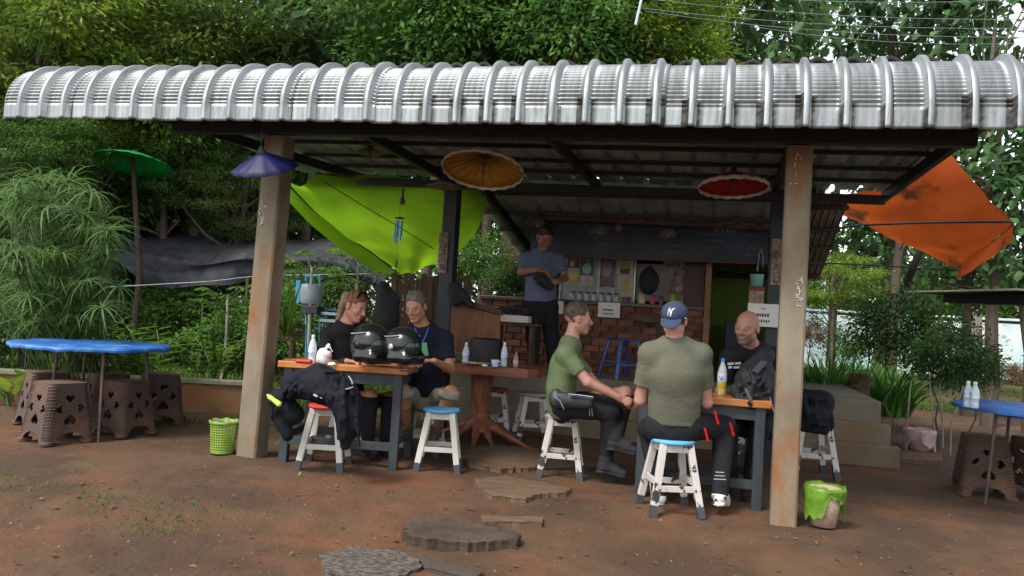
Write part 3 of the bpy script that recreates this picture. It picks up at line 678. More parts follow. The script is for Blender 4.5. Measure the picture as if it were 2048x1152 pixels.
# dark-legged tables with an orange plank top
def dark_table(label, fl, fr, dep, zt, over=.05, thick=.052):
    fl, fr = A([*fl[:2], 0.]), A([*fr[:2], 0.]); u = unit(fr - fl); v = V3(-u[1], u[0], 0); L_ = np.linalg.norm(fr - fl); t = thing('wooden_table', label, 'table', (fl + fr) / 2 + v * dep / 2)
    c = (fl + fr) / 2 + v * dep / 2; rz = math.atan2(u[1], u[0])
    nb = 3; bwid = (dep + 2 * over) / nb
    for k in range(nb): MB().box(c + v * (k - 1) * bwid + V3(0, 0, zt - thick / 2 + .0015 * (k == 1)), (L_ + 2 * over + .02, bwid - .004, thick), rz).build('top_board', wood_o, t, bev=.006)
    cs = [fl + u * .02 + v * .02, fr - u * .02 + v * .02, fr - u * .02 + v * (dep - .02), fl + u * .02 + v * (dep - .02)]
    for p in cs: MB().box(p + V3(0, 0, (zt - thick) / 2 - .01), (.068, .068, zt - thick + .018), rz).build('leg', black_t, t, bev=.004)
    for i in range(4):
        a, b = cs[i], cs[(i + 1) % 4]; MB().beam(a + V3(0, 0, zt - thick - .05), b + V3(0, 0, zt - thick - .05), .03, .09).build('apron', black_t, t)
        z = .16 if i % 2 == 0 else .20; MB().beam(a + V3(0, 0, z), b + V3(0, 0, z), .045, .065).build('foot_rail', black_t, t, bev=.003)
    return t
TL = dark_table('sturdy table with thick orange plank top and dark legs under two black helmets', (-3.36, 5.36), (-2.45, 5.56), .62, .795)
TR = dark_table('dark-legged table with orange top between the capped man and the bald man', (-.55, 5.63), (.31, 5.69), .58, .765, over=.04)
# tree-root slab table
tc = A([-2.29, 7.2, 0.])
trt = thing('root_table', 'red slab table standing on a polished tree-root base in the middle', 'table', tc)
def slabpoly(): 
    return [(-1.0, -.32), (-.4, -.35), (.2, -.34), (.50, -.33), (.56, -.2), (.58, .1), (.5, .33), (0, .36), (-.6, .34), (-1.0, .3)]
mb = MB(); mb.poly([(tc[0] + .05 + x, tc[1] + y) for x, y in slabpoly()], .685, .775); mb.build('slab_top', wood_r, trt, bev=.012)
pr = [cap(tc + V3(0, 0, .68), tc + V3(.01, 0, .3), .12, .075, .04), cap(tc + V3(.01, 0, .3), tc + V3(0, 0, .1), .075, .10, .04)]
rs = np.random.default_rng(4)
for a in (-.25, .9, 2.1, 3.0, 3.9, 4.9, 5.4):
    d = V3(cos(a), sin(a), 0); l = rs.uniform(.35, .55) if a != -.25 else .62
    pr += [cap(tc + d * .05 + V3(0, 0, .2), tc + d * l * .55 + V3(0, 0, .09), .06, .035, .05), cap(tc + d * l * .55 + V3(0, 0, .09), tc + d * l + V3(0, 0, -.01), .035, .016, .03)]
for a in rs.uniform(0, 6.28, 9): d = V3(cos(a), sin(a), 0); pr.append(cap(tc + d * .085 + V3(0, 0, .66), tc + d * .07 + V3(0, 0, .15), .03, .022, .012))
link('root_base', sdf_mesh('root_base', pr, .012, noise=wrinkle(.006, 30, 2, (0, 0, .1))), mat('polished_root_wood', (.22, .075, .035), .45, col2=(.10, .03, .015), scale=5, bump=.3, stretch=(3, 3, .7), dirt=(.42, .3, .22), dscale=5, dramp=(.66, .72)), trt)

# round tables under blue plastic cloth
cloth_b = mat('blue_plastic_cloth', (.035, .14, .44), .42, col2=(.02, .085, .30), scale=6, bump=.5, bscale=14, dirt=(.10, .33, .5), dscale=5, dramp=(.55, .75))
def round_table(label, c, R, zt, feet, tilt=0., legm=None):
    c = A([c[0], c[1], 0.]); t = thing('round_table', label, 'table', c); legm = legm or mat('rusty_pipe', (.10, .05, .04), .6, col2=(.05, .03, .025), scale=6, bump=.2)
    for f, s in feet:
        f = A([f[0], f[1], 0]); tp = c + (f - c) * .86; MB().tube([tp + V3(0, 0, zt - .03), f + V3(0, 0, -.02)], .0135, 8).build('leg', legm, t)
    tops = [c + (A([f[0], f[1], 0]) - c) * .86 + V3(0, 0, zt - .055) for f, s in feet]
    for i in range(len(tops)): MB().tube([tops[i], tops[(i + 1) % len(tops)]], .012, 6).build('frame_rail', legm, t)
    MB().lathe([(R - .02, zt - .03), (R - .01, zt - .005), (.01, zt - .004)], (c[0], c[1], 0), 40).build('tabletop', mat('ply_disc', (.18, .1, .05), .8), t)
    rs = np.random.default_rng(int(R * 100)); ph = rs.uniform(0, 6, 5)
    def mod(a, r, z):
        w = sin(9 * a + ph[0]) * .5 + sin(17 * a + ph[1]) * .35 + sin(31 * a + ph[2]) * .2
        return (r + .011 * w * (r > R * .9), z + (.006 * w * (r > R * .5)) - (.020 * max(0, w) if r > R * .99 else 0))
    mb = MB(); mb.shell([(.001, zt + .002), (R * .3, zt + .003), (R * .55, zt + .001), (R * .8, zt + .004), (R * .97, zt + .002), (R + .012, zt - .004), (R + .016, zt - .018), (R + .010, zt - .034)], c, 90, mod)
    o = mb.build('tablecloth', cloth_b, None, kind=None); tag(o, 'shiny blue plastic cloth on ' + ('the round table at the left' if c[0] < -3 else 'the round table at the right edge'), 'tablecloth')
    return t
cL = W(185, 700, 6.85)[:2]
round_table('round table on rusty pipe legs at the left, five stools under it', cL, .645, .785, [(atz(197, 884)[:2], 0), (atz(298, 862)[:2], 0), (cL + V3(.15, .5)[:2] if False else W(170, 700, 7.4)[:2], 0), (atz(60, 868)[:2] + A([-.1, .25]), 0)])
cR = W(2098, 760, 6.25)[:2]
round_table('round table on pipe legs at the right edge with two water bottles', cR, .68, .755, [(atz(1970, 1003)[:2], 0), (W(2150, 800, 5.8)[:2], 0), (W(2130, 800, 6.7)[:2], 0), (W(2009, 800, 6.6)[:2], 0)])
# a fallen leaf on the blue cloth (kept tiny)
# basketweave stools with heart cut-outs
rat = mat('brown_basketweave_plastic', (.145, .095, .075), .55, col2=(.11, .07, .056), scale=2.5, bump=1., bscale=60, dirt=(.32, .15, .07), dscale=2.2, dramp=(.5, .75), wave=(28, 0, 'Z', 1.2))
def heart(cx, cy, s, rot, n=18):
    P = []
    for i in range(n):
        t = 2 * pi * i / n; x = .8 * sin(t) ** 3; y = (13 * cos(t) - 5 * cos(2 * t) - 2 * cos(3 * t) - cos(4 * t)) / 17 * .85
        P.append((cx + s * (x * cos(rot) - y * sin(rot)), cy + s * (x * sin(rot) + y * cos(rot))))
    return P
def make_rattan(big=False):
    t = thing('basketweave_stool', 'brown basketweave plastic stool with heart cut-outs', 'stool', (0, 0, 0), 'brown plastic stools with heart cut-outs')
    H = .465
    hw = lambda z: .205 - .055 * z / H                      # half width of the tub
    MB().poly([((.150 - .035) * sx + .035 * cos(a), (.150 - .035) * sy + .035 * sin(a)) for sx, sy, a0 in ((1, 1, 0), (-1, 1, 90), (-1, -1, 180), (1, -1, 270)) for a in [radians(a0 + q) for q in (0, 30, 60, 90)]], H - .014, H + .004).build('seat', rat, t, bev=.004)
    s = .034 if not big else .042
    for k in range(4):
        ca, sa = cos(k * pi / 2), sin(k * pi / 2)
        def fn(u, z, d):                                       # u in -1..1 across the flat side
            h = hw(z); f = h - .05; x = u * f; y = -h + d; return (x * ca - y * sa, x * sa + y * ca, z)
        def fn2(X, z, d):
            h = hw(z); y = -h + d; return (X * ca - y * sa, X * sa + y * ca, z)
        wb = hw(0) - .05; wt = hw(H) - .05; m = 10
        outer = [(-wb, 0.0)] + [(-wb * .80, .0)] + [(-wb * .80 * cos(a), .075 * sin(a)) for a in np.linspace(0, pi, m)][1:-1] + [(wb * .80, .0), (wb, 0.), (wt, H - .006), (-wt, H - .006)]
        holes = [heart(0, .345, .048, 0), heart(-.088, .262, .045, pi / 2 * 3 + .15), heart(.088, .262, .045, pi / 2 - .15), heart(0, .172, .066, pi)]
        mb = MB(); mb.poly(outer, 0, .009, fn2, holes); mb.build('heart_panel', rat, t)
        # rounded corner strip
        V = []; n = 7; zz = np.linspace(0, H - .006, 8)
        for z in zz:
            h = hw(z); r = .05
            for rr in (r, r - .009):
                for a in np.linspace(-pi / 2, 0, n): V.append(((h - r + rr * cos(a)) * ca - (-(h - r) + rr * sin(a)) * sa, (h - r + rr * cos(a)) * sa + (-(h - r) + rr * sin(a)) * ca, z))
        N = 2 * n; F = []
        for i in range(len(zz) - 1):
            for j in range(n - 1):
                F.append((i * N + j, i * N + j + 1, (i + 1) * N + j + 1, (i + 1) * N + j)); F.append((i * N + n + j + 1, i * N + n + j, (i + 1) * N + n + j, (i + 1) * N + n + j + 1))
        F += [(j, n + j, n + j + 1, j + 1) for j in range(n - 1)]
        MB().add(V, F).build('corner_post', rat, t)
        # woven studs on the corner: joined relief
        mb = MB()
        for zi in range(22):
            z = .03 + zi * .0195; h = hw(z) - .05
            for a in np.linspace(-pi / 2 + .15, -.15, 5):
                rr = .0505; c = ((h + rr * cos(a)) * ca - (-h + rr * sin(a)) * sa, (h + rr * cos(a)) * sa + (-h + rr * sin(a)) * ca, z); mb.box(c, (.010, .010, .010), rz=a + k * pi / 2)
        mb.build('weave_relief', rat, t, kind='stuff')
        mb = MB(); h = hw(0) - .05 + .01; mb.lathe([(.052, -.018), (.056, -.014), (.053, .006)], ((h) * ca + h * sa, h * sa - h * ca, 0), 12); mb.build('foot_pad', rat, t)
    return t
rt0 = make_rattan()
spots = [((112, 882), 75, 'foremost basketweave stool at the far left, its corner towards the lawn path', 1.0), ((246, 868), 84, 'basketweave stool with dirt-reddened corner under the right half of the blue table', .97),
         ((88, 850), 62, 'basketweave stool half hidden behind the foremost one at the left', 1.0), ((212, 845), 60, 'basketweave stool hidden between the two front ones under the table', .98), ((315, 846), 52, 'basketweave stool nearest the garden wall, right of the table leg', 1.0),
         ((1965, 985), -5, 'basketweave stool behind the right round table leg', 1.02), ((2075, 992), 25, 'basketweave stool cut by the right edge of the picture', 1.02)]
for k, (px, rz, lb, sc) in enumerate(spots):
    o = rt0 if k == 0 else dup(rt0, (0, 0, 0)); p = atz(*px); o.location = Vector((p[0], p[1], gz(p) + .015)); o.rotation_euler = (0, 0, radians(rz)); o.scale = (sc,) * 3; o['label'] = lb
# blue metal bar stool up on the platform
bs = thing('metal_stool', 'blue metal stool standing on the raised floor before the brick counter', 'stool', (0, 0, 0)); blu = mat('blue_metal', (.02, .07, .26), .35, metal=.3)
MB().box((0, 0, .455), (.30, .30, .025)).build('seat', blu, bs, bev=.01)
for sx, sy in ((-1, -1), (1, -1), (1, 1), (-1, 1)): MB().beam((sx * .20, sy * .20, 0), (sx * .12, sy * .12, .44), .035, .022).build('leg', blu, bs)
for i, (a, b) in enumerate((((-.17, -.17), (.17, -.17)), ((.17, -.17), (.17, .17)), ((.17, .17), (-.17, .17)), ((-.17, .17), (-.17, -.17)))): MB().beam((*a, .17), (*b, .17), .012, .02).build('brace', blu, bs)
q = atz(1244, 757, .62); bs.location = Vector((q[0], max(q[1], 8.72), .62)); bs.rotation_euler = (0, 0, radians(40))
# orange-brown wooden screen and black barrel behind the left table
sc_ = thing('wooden_screen', 'orange-brown curved wooden screen behind the left inner post', 'screen', W(940, 700, 8.0))
def pxpoly(name, pts, w, th, m, par, dw=0):
    mb = MB(); mb.poly(pts, 0, th, lambda x, y, z: tuple(W(x, y, w) + FW * z)); return mb.build(name, m, par, bev=.006)
ow = mat('orange_brown_board', (.17, .058, .014), .55, col2=(.09, .03, .009), scale=3, bump=.3, stretch=(4, 4, .6))
pxpoly('screen_panel', [(888, 606), (900, 601), (922, 603), (928, 610), (1001, 622), (1001, 704), (886, 724)], 8.0, .04, ow, sc_)
pxpoly('screen_edge', [(922, 600), (931, 600), (1006, 622), (1006, 632), (928, 611)], 7.96, .03, mat('dark_edge', (.05, .02, .01), .6), sc_)
br = thing('black_barrel', 'black barrel in the shade in front of the orange-brown screen', 'barrel', W(968, 745, 7.85))
p = W(968, 745, 7.85); MB().lathe([(.16, 0), (.165, .05), (.16, .1), (.168, .3), (.16, .34), (.16, .36), (.14, .38), (.01, .38)], (p[0], p[1], p[2] - .02), 20).build('drum', mat('black_plastic', (.012, .012, .014), .6), br)
bench = thing('side_bench', 'dark wooden bench with papers on it beside the brick counter', 'bench', W(1020, 640, 8.7))
a = W(985, 640, 8.75); MB().box(a + V3(.25, .1, -.03), (.62, .3, .03)).build('bench_top', wood_b, bench)
MB().box(a + V3(.05, .1, -.30), (.04, .26, .5)).build('bench_leg', wood_b, bench); MB().box(a + V3(.48, .1, -.30), (.04, .26, .5)).build('bench_leg', wood_b, bench)
o = MB().box(a + V3(.28, .0, .03), (.34, .2, .075)).build('paper_stack', white_p); tag(o, 'pale stack of papers on the dark bench left of the standing man', 'papers')
o = link('folded_bag', sdf_mesh('folded_bag', [cap(a + V3(.08, 0, .12), a + V3(.42, 0, .12), .045, .05), ell(a + V3(.3, 0, .15), (.12, .08, .05))], .012, noise=wrinkle(.012, 30, 3)), mat('black_fabric', (.012, .012, .015), .8, bump=.3, scale=30)); tag(o, 'black folded bag on the paper stack left of the standing man', 'bag')

# brown bark-edged fence boards behind the left table
fe = thing('board_fence', 'dark brown upright board fence behind the grey-haired man', 'fence', W(850, 640, 8.7))
for k in range(13):
    x0 = 782 + k * 12; tp = 548 + 9 * sin(k * 2.3) + (6 if k % 3 else -4); pxpoly('fence_board', [(x0, tp + 3), (x0 + 5, tp), (x0 + 11.4, tp + 2), (x0 + 10, 735), (x0 - 1, 735)], 8.7 + .02 * (k % 2), .025, wood_b, fe)

# ------------------------------------------------------------------ parasols, lamps, wind chime
def parasol(label, px, py, w, rad, hgt, col, inner=None, fringe=None, tilt=(0, 0), cord=.2, ribs=20, scallop=.02):
    p = W(px, py, w); t = thing('paper_parasol', label, 'parasol', p)
    tl = Matrix.Rotation(radians(tilt[0]), 3, Vector(RT)) @ Matrix.Rotation(radians(tilt[1]), 3, Vector((FW[0], FW[1], 0)).normalized()); M = A(tl)
    m = mat('parasol_' + label.split()[0], col, .55, col2=tuple(k * .7 for k in col), scale=6, transl=.15 if col[2] > .07 and col[0] < .01 else .4)
    def mod(a, r, z): return (r * (1 + scallop * .5 * abs(cos(a * ribs / 2)) * (r > rad * .6)), z - .012 * rad * abs(sin(a * ribs / 2)) * (r / rad))
    mb = MB(); mb.shell([(.012, hgt), (rad * .25, hgt * .80), (rad * .5, hgt * .56), (rad * .75, hgt * .29), (rad, 0)], p, ribs * 4, mod, M); o = mb.build('canopy', m, t)
    md = o.modifiers.new('t', 'SOLIDIFY'); md.thickness = .002
    if fringe is not None:
        mb = MB(); mb.shell([(rad * .995, .004), (rad * 1.02, -.014), (rad * 1.01, -.034)], p, ribs * 4, lambda a, r, z: (r * (1 + .012 * sin(a * ribs)), z + .010 * abs(sin(a * ribs / 2))), M); o = mb.build('ruffle', fringe, t)
        md = o.modifiers.new('t', 'SOLIDIFY'); md.thickness = .003
    rm = mat('bamboo_rib', (.10, .055, .025), .7)
    for k in range(ribs):
        a = 2 * pi * k / ribs; d = V3(cos(a), sin(a), 0); MB().tube([p + M @ (d * .02 + V3(0, 0, hgt - .012)), p + M @ (d * rad * .5 + V3(0, 0, hgt * .56 - .012)), p + M @ (d * rad * .98 + V3(0, 0, .0 - .006))], .0022, 4).build('rib', rm, t)
    for k in range(0, ribs, 2):
        a = 2 * pi * k / ribs; d = V3(cos(a), sin(a), 0); MB().tube([p + M @ V3(0, 0, hgt * .38), p + M @ (d * rad * .42 + V3(0, 0, hgt * .60))], .002, 4).build('strut', rm, t)
    MB().tube([p + M @ V3(0, 0, -.04), p + M @ V3(0, 0, hgt + .03)], .008, 8).build('stick', rm, t)
    MB().lathe([(.022, hgt * .34), (.026, hgt * .38), (.022, hgt * .42)], p, 10, M).build('hub', rm, t); MB().lathe([(.03, hgt - .02), (.022, hgt + .02), (.006, hgt + .04)], p, 10, M).build('finial', mat('dark_cap', (.03, .02, .02), .7), t)
    if cord: q = p + M @ V3(0, 0, hgt + .03); MB().tube([q, q + V3(0, 0, cord)], .002, 4).build('cord', rm, t)
    return t
pale = mat('ruffle_cream', (.62, .52, .44), .85, transl=.3)
parasol('yellow paper parasol with cream ruffle hanging under the roof centre', 966, 338, 6.2, .335, .13, (.62, .34, .04), fringe=pale, tilt=(-16, 3), cord=.12)
t = bpy.data.objects['paper_parasol']
parasol('red paper parasol with scalloped cream ruffle hanging near the right column', 1467, 372, 6.1, .275, .13, (.50, .03, .02), fringe=pale, tilt=(-7, 0), cord=.22, ribs=18)
parasol('blue paper parasol tilted in front of the left concrete column', 530, 336, 5.7, .235, .13, (.006, .009, .075), tilt=(27, -6), cord=.2, ribs=12, scallop=.14)
gp = parasol('green paper parasol on top of the wooden garden post at the left', 264, 328, 12.0, .60, .22, (.02, .60, .17), tilt=(-9, 0), cord=0)
parasol('cream small parasol hanging beneath the roof left of the yellow one', 740, 305, 7.2, .125, .05, (.45, .38, .28), tilt=(-6, 0), cord=.12, ribs=12)
parasol('white small parasol over the left inner post behind the yellow one', 887, 374, 7.4, .17, .07, (.5, .45, .38), tilt=(0, 0), cord=.15, ribs=12)
# post carrying the green parasol
a = atz(262, 744); o = MB().tube([a + V3(0, 0, -.1), a + V3(.02, 0, 1.6), W(264, 330, 12.0) + V3(0, 0, .1)], [.06, .052, .03], 9).build('garden_post', mat('mossy_post_wood', (.06, .045, .03), .95, col2=(.03, .025, .015), scale=5, bump=.6, stretch=(3, 3, .5))); tag(o, 'dark wooden garden post carrying the green parasol', 'post')
tin = mat('dented_tin', (.36, .36, .34), .35, metal=.8, col2=(.2, .2, .19), scale=9, bump=.3)
for px, py, lb in ((1076, 452, 'tin lampshade above the standing man'), (1199, 466, 'tin lampshade at the left of the chalkboard'), (1336, 474, 'tin lampshade at the middle of the chalkboard')):
    p = W(px, py, 8.95 if px < 1100 else 8.55); t = thing('pendant_lamp', lb, 'lamp', p, 'tin pendant lamps over the counter'); MB().shell([(.015, .10), (.03, .095), (.06, .085), (.095, .045), (.108, 0), (.112, -.004)], p, 24).build('shade', tin, t)
    MB().tube([p + V3(0, 0, .09), p + V3(0, 0, .3)], .004, 6).build('flex', steel, t); MB().lathe([(.012, .02), (.028, .0), (.03, -.02), (.018, -.045), (.004, -.05)], p + V3(0, 0, .04), 12).build('bulb', mat('unlit_bulb', (.55, .5, .4), .2), t)
p = W(1237, 464, 8.5); o = MB().lathe([(.0, .0), (.045, .02), (.04, .08), (.01, .1)], p, 6).build('star_ornament', mat('dull_copper_paper', (.14, .08, .05), .8)); tag(o, 'small dull copper paper ornament between the tin lamps', 'ornament')
# unlit bulb and wind chime by the green tarpaulin
p = W(805, 400, 7.65); t = thing('hanging_bulb', 'unlit dark bulb hanging before the green tarpaulin', 'bulb', p); MB().tube([p + V3(0, 0, .03), p + V3(0, 0, .12)], .012, 8).build('socket', steel, t); MB().lathe([(.002, -.05), (.02, -.045), (.031, -.02), (.028, .0), (.012, .03)], p, 12).build('globe', mat('smoked_glass_bulb', (.10, .09, .03), .2), t)
p = W(799, 437, 7.6); t = thing('wind_chime', 'wind chime of thin blue tubes hanging before the green tarpaulin', 'wind chime', p); MB().lathe([(.05, 0), (.055, .006), (.02, .014)], p, 14).build('top_disc', wood_b, t)
for k, l in enumerate((.16, .2, .24, .22, .18)):
    a = k * 1.256; q = p + V3(.035 * cos(a), .035 * sin(a), -.02); MB().tube([q, q - V3(0, 0, l)], .006, 6).build('chime_tube', mat('blue_anodised', (.02, .09, .5), .3, metal=.5), t)
MB().tube([p, p - V3(0, 0, .44)], .0015, 4).build('thread', steel, t); MB().box(p - V3(0, 0, .46), (.02, .003, .07)).build('sail', wood_b, t)
MB().tube([p, p + V3(0, 0, .3)], .0015, 4).build('hanging_cord', steel, t)

# ------------------------------------------------------------------ tarpaulins
def sheet(name, rows, m, nu=40, nv=30, wob=.02, seed=1, holes=None):
    rows = A(rows, float)                                          # control grid, interpolated smoothly
    R_, Cn = rows.shape[:2]; rs = np.random.default_rng(seed)
    def cr(P, t):
        n = len(P) - 1; i = min(int(t * n), n - 1); f = t * n - i; p0, p1, p2, p3 = P[max(i - 1, 0)], P[i], P[i + 1], P[min(i + 2, n)]
        if n == 1: return p1 + (p2 - p1) * f
        return .5 * ((2 * p1) + (-p0 + p2) * f + (2 * p0 - 5 * p1 + 4 * p2 - p3) * f * f + (-p0 + 3 * p1 - 3 * p2 + p3) * f ** 3)
    V = []; ph = rs.uniform(0, 6, 6)
    for v in np.linspace(0, 1, nv + 1):
        row = [cr(rows[:, c], v) for c in range(Cn)]
        for u in np.linspace(0, 1, nu + 1):
            p = cr(A(row), u); w = sin(7 * u + ph[0] + 3 * v) * sin(5 * v + ph[1]) + .5 * sin(19 * u + 7 * v + ph[2]) + .3 * sin(23 * v - 9 * u + ph[3])
            V.append(p + V3(0, 0, wob * w))
    I = np.arange((nu + 1) * (nv + 1)).reshape(nv + 1, nu + 1)
    F = np.stack([I[:-1, :-1].ravel(), I[:-1, 1:].ravel(), I[1:, 1:].ravel(), I[1:, :-1].ravel()], 1)
    return npmesh(name, V, F, True)
gt = mat('lime_tarpaulin', (.30, .54, .02), .5, col2=(.22, .44, .015), scale=1.6, transl=.62, dirt=(.14, .2, .02), dscale=1.4, dramp=(.55, .85), bump=.4, bscale=5)
tt = thing('green_tarpaulin', 'lime green tarpaulin slung down from the roof behind the left inner post', 'tarpaulin', W(760, 430, 9.10))
Aa, Bb, Cc, Dd = W(560, 352, 8.90), W(660, 335, 8.25), W(968, 395, 8.55), W(800, 545, 9.60)
Ee = W(965, 440, 8.80)
rows = [[Aa, W(600, 372, 8.80), W(638, 352, 8.40), W(700, 352, 8.25), W(800, 350, 8.20), W(970, 385, 8.25)],
        [W(625, 418, 9.10), W(680, 400, 8.85), W(720, 385, 8.60), W(790, 395, 8.50), W(870, 405, 8.50), W(972, 412, 8.50)],
        [W(690, 468, 9.35), W(750, 470, 9.20), W(795, 465, 9.00), W(840, 462, 8.85), W(895, 460, 8.80), W(962, 440, 8.80)],
        [W(748, 508, 9.50), W(790, 515, 9.40), W(820, 512, 9.30), W(850, 505, 9.10), W(895, 498, 9.10), W(940, 480, 9.10)],
        [W(795, 546, 9.60), W(805, 546, 9.55), W(822, 544, 9.50), W(845, 538, 9.40), W(872, 530, 9.40), W(905, 515, 9.30)]]
o = link('main_sheet', sheet('main_sheet', rows, gt, 60, 44, .022), gt, tt)
rows = [[Aa, W(625, 418, 9.10), W(690, 468, 9.35), W(748, 508, 9.50), W(797, 546, 9.60)], [W(566, 392, 8.85), W(620, 446, 9.00), W(672, 490, 9.20), W(730, 530, 9.40), W(768, 549, 9.55)]]
o = link('hanging_flap', sheet('hanging_flap', rows, gt, 50, 6, .008, 4), gt, tt)
MB().tube([W(560, 353, 8.89), W(625, 419, 9.09), W(690, 469, 9.34), W(748, 509, 9.49), W(797, 547, 9.59)], .008, 6).build('edge_rope', mat('dark_rope', (.02, .03, .01), .9), tt)
MB().tube([W(645, 362, 8.45), W(720, 408, 8.60), W(800, 455, 8.80), W(868, 498, 9.00)], .005, 6).build('seam', mat('dark_rope', (0, 0, 0)), tt)
ot = mat('orange_tarpaulin', (.46, .085, .014), .55, col2=(.36, .065, .012), scale=1.2, transl=.5, dirt=(.07, .03, .014), dscale=2.2, dramp=(.56, .68), bump=.2, bscale=5)
tt = thing('orange_tarpaulin', 'orange tarpaulin awning stretched out from the right side of the roof', 'tarpaulin', W(1850, 430, 7.6))
rows = [[W(1886, 303, 7.9), W(1935, 350, 7.7), W(1985, 400, 7.5), W(2027, 450, 7.3)], [W(1800, 352, 8.2), W(1860, 400, 8.2), W(1930, 450, 8.0), W(1990, 480, 7.7)],
        [W(1700, 385, 8.5), W(1770, 430, 8.6), W(1860, 480, 8.5), W(1945, 510, 8.2)], [W(1610, 385, 8.8), W(1690, 430, 9.0), W(1800, 486, 8.9), W(1915, 534, 8.6)]]
link('main_sheet', sheet('main_sheet', rows, ot, 40, 40, .022, 3), ot, tt)
rows = [[W(2027, 450, 7.3), W(1990, 480, 7.7), W(1945, 510, 8.2), W(1915, 534, 8.6)], [W(2024, 482, 7.2), W(1996, 506, 7.6), W(1950, 536, 8.1), W(1914, 558, 8.55)]]
link('hanging_flap', sheet('hanging_flap', rows, ot, 24, 5, .008, 6), ot, tt)
MB().tube([W(1893, 322, 7.95), W(1800, 500, 8.9)], .007, 6).build('seam', mat('dark_rope', (0, 0, 0)), tt)
MB().tube([W(1590, 470, 7.9), W(1720, 450, 7.9), W(1850, 445, 7.7), W(2024, 443, 7.25)], .014, 6).build('support_pole', steel, tt)
MB().tube([W(1590, 524, 8.2), W(1740, 530, 8.4), W(1918, 541, 8.55)], .009, 6).build('lower_pole', steel, tt)
# black shade net over the left garden
nm = mat('black_shade_net', (.065, .068, .078), .8, col2=(.022, .024, .03), scale=4, transl=.25, alpha=.93, dirt=(.16, .15, .13), dscale=7, dramp=(.62, .74))
tt = thing('shade_net', 'black shade net slung over the garden at the left', 'net', W(450, 520, 11.5))
rows = [[W(205, 452, 14.5), W(300, 462, 14.8), W(418, 446, 15.2), W(500, 466, 15), W(590, 480, 14.5), W(668, 472, 14), W(760, 500, 13.5)],
        [W(216, 490, 12.6), W(310, 497, 12.6), W(415, 506, 12.6), W(500, 508, 12.4), W(590, 515, 12.2), W(680, 520, 12), W(770, 545, 12)],
        [W(250, 535, 12.4), W(320, 545, 12.45), W(418, 540, 12.4), W(500, 535, 12.3), W(595, 535, 12.1), W(685, 545, 11.9), W(780, 575, 11.9)],
        [W(268, 562, 12.2), W(330, 579, 12.5), W(420, 566, 12.2), W(500, 553, 12.4), W(600, 550, 12.0), W(690, 560, 12.1), W(790, 594, 11.8)]]
link('net_sheet', sheet('net_sheet', rows, nm, 70, 30, .05, 8), nm, tt)
for px, y0, y1, w in ((415, 446, 700, 15.2), (500, 506, 740, 12.4), (212, 460, 700, 14.5), (735, 520, 700, 12.0)): a = W(px, y0, w); MB().tube([a, V3(a[0], a[1], -.1)], .03, 8).build('net_pole', wood_b, tt)
MB().tube([W(205, 575, 11.2), W(420, 563, 11.25), W(520, 551, 11.3), W(740, 548, 11.2)], .008, 5).build('ridge_wire', mat('grey_wire', (.25, .27, .27), .6), tt)
# overhead wires
wm = mat('pale_cable', (.17, .20, .20), .7)
for k, (a, b) in enumerate((((1220, -12), (2100, 38)), ((1220, 8), (2100, 56)), ((1290, 22), (2100, 74)), ((1500, 52), (2100, 84)), ((1340, -20), (2100, -5)))):
    p, q = W(*a, 11), W(*b, 10); o = MB().tube([p + (q - p) * s - V3(0, 0, .12 * 4 * s * (1 - s)) for s in np.linspace(0, 1, 14)], .0042, 5).build('overhead_wire', wm)
    tag(o, ('uppermost', 'second', 'third', 'lowest', 'steeply topmost')[k] + ' pale overhead wire crossing before the trees at upper right', 'wire', 'overhead wires')
o = MB().tube([W(1292, -40, 10), W(1271, 50, 10)], .018, 8).build('slanting_pipe', mat('pale_blue_pipe', (.45, .58, .66), .5)); tag(o, 'thin pale blue slanting pipe above the roof', 'pipe')
# dark sheet-roof edge at far right
t = thing('neighbour_roof', 'dark flat roof edge of a neighbouring hut at the right edge', 'roof', W(1980, 592, 9.5))
MB().beam(W(1872, 588, 9.8), W(2110, 584, 8.0), .9, .02).build('roof_sheet', mat('grey_thatch_edge', (.20, .19, .16), .9), t); MB().beam(W(1925, 598, 9.6), W(2110, 602, 8.0), .5, .12).build('fascia', steel, t); 
p = W(2095, 600, 8.6); MB().tube([p, V3(p[0], p[1], -.1)], .04, 8).build('hut_post', wood_b, t)

# ------------------------------------------------------------------ bins
lime = mat('lime_plastic', (.28, .42, .05), .45, col2=(.22, .34, .04), transl=.25)
p = atz(444, 906); p[2] = gz(p); t = thing('lattice_bin', 'small lime green lattice bin beside the left concrete column', 'bin', p)
for k in range(28):
    a = 2 * pi * k / 28; MB().beam(p + V3(.088 * cos(a), .088 * sin(a), .0), p + V3(.105 * cos(a), .105 * sin(a), .235), .008, .004, up=(cos(a), sin(a), 0)).build('rib', lime, t)
for z in np.linspace(.02, .22, 11):
    r = .088 + .0175 * z / .235; MB().shell([(r + .002, z - .003), (r + .003, z), (r + .002, z + .004), (r - .003, z), (r + .002, z - .003)], p, 28).build('hoop', lime, t)
MB().lathe([(.088, 0), (.09, .02), (.02, .022)], p, 24).build('base', lime, t); MB().shell([(.103, .232), (.116, .236), (.117, .256), (.107, .258), (.103, .236)], p, 28).build('rim', lime, t)
MB().shell([(.02, .02), (.080, .025), (.098, .23), (.11, .262), (.119, .25)], p, 40, lambda a, r, z: (r * (1 + .03 * sin(a * 9)), z + (.006 * sin(a * 7) if z > .2 else 0))).build('liner_bag', mat('clear_green_film', (.45, .55, .25), .3, transl=.5), t)
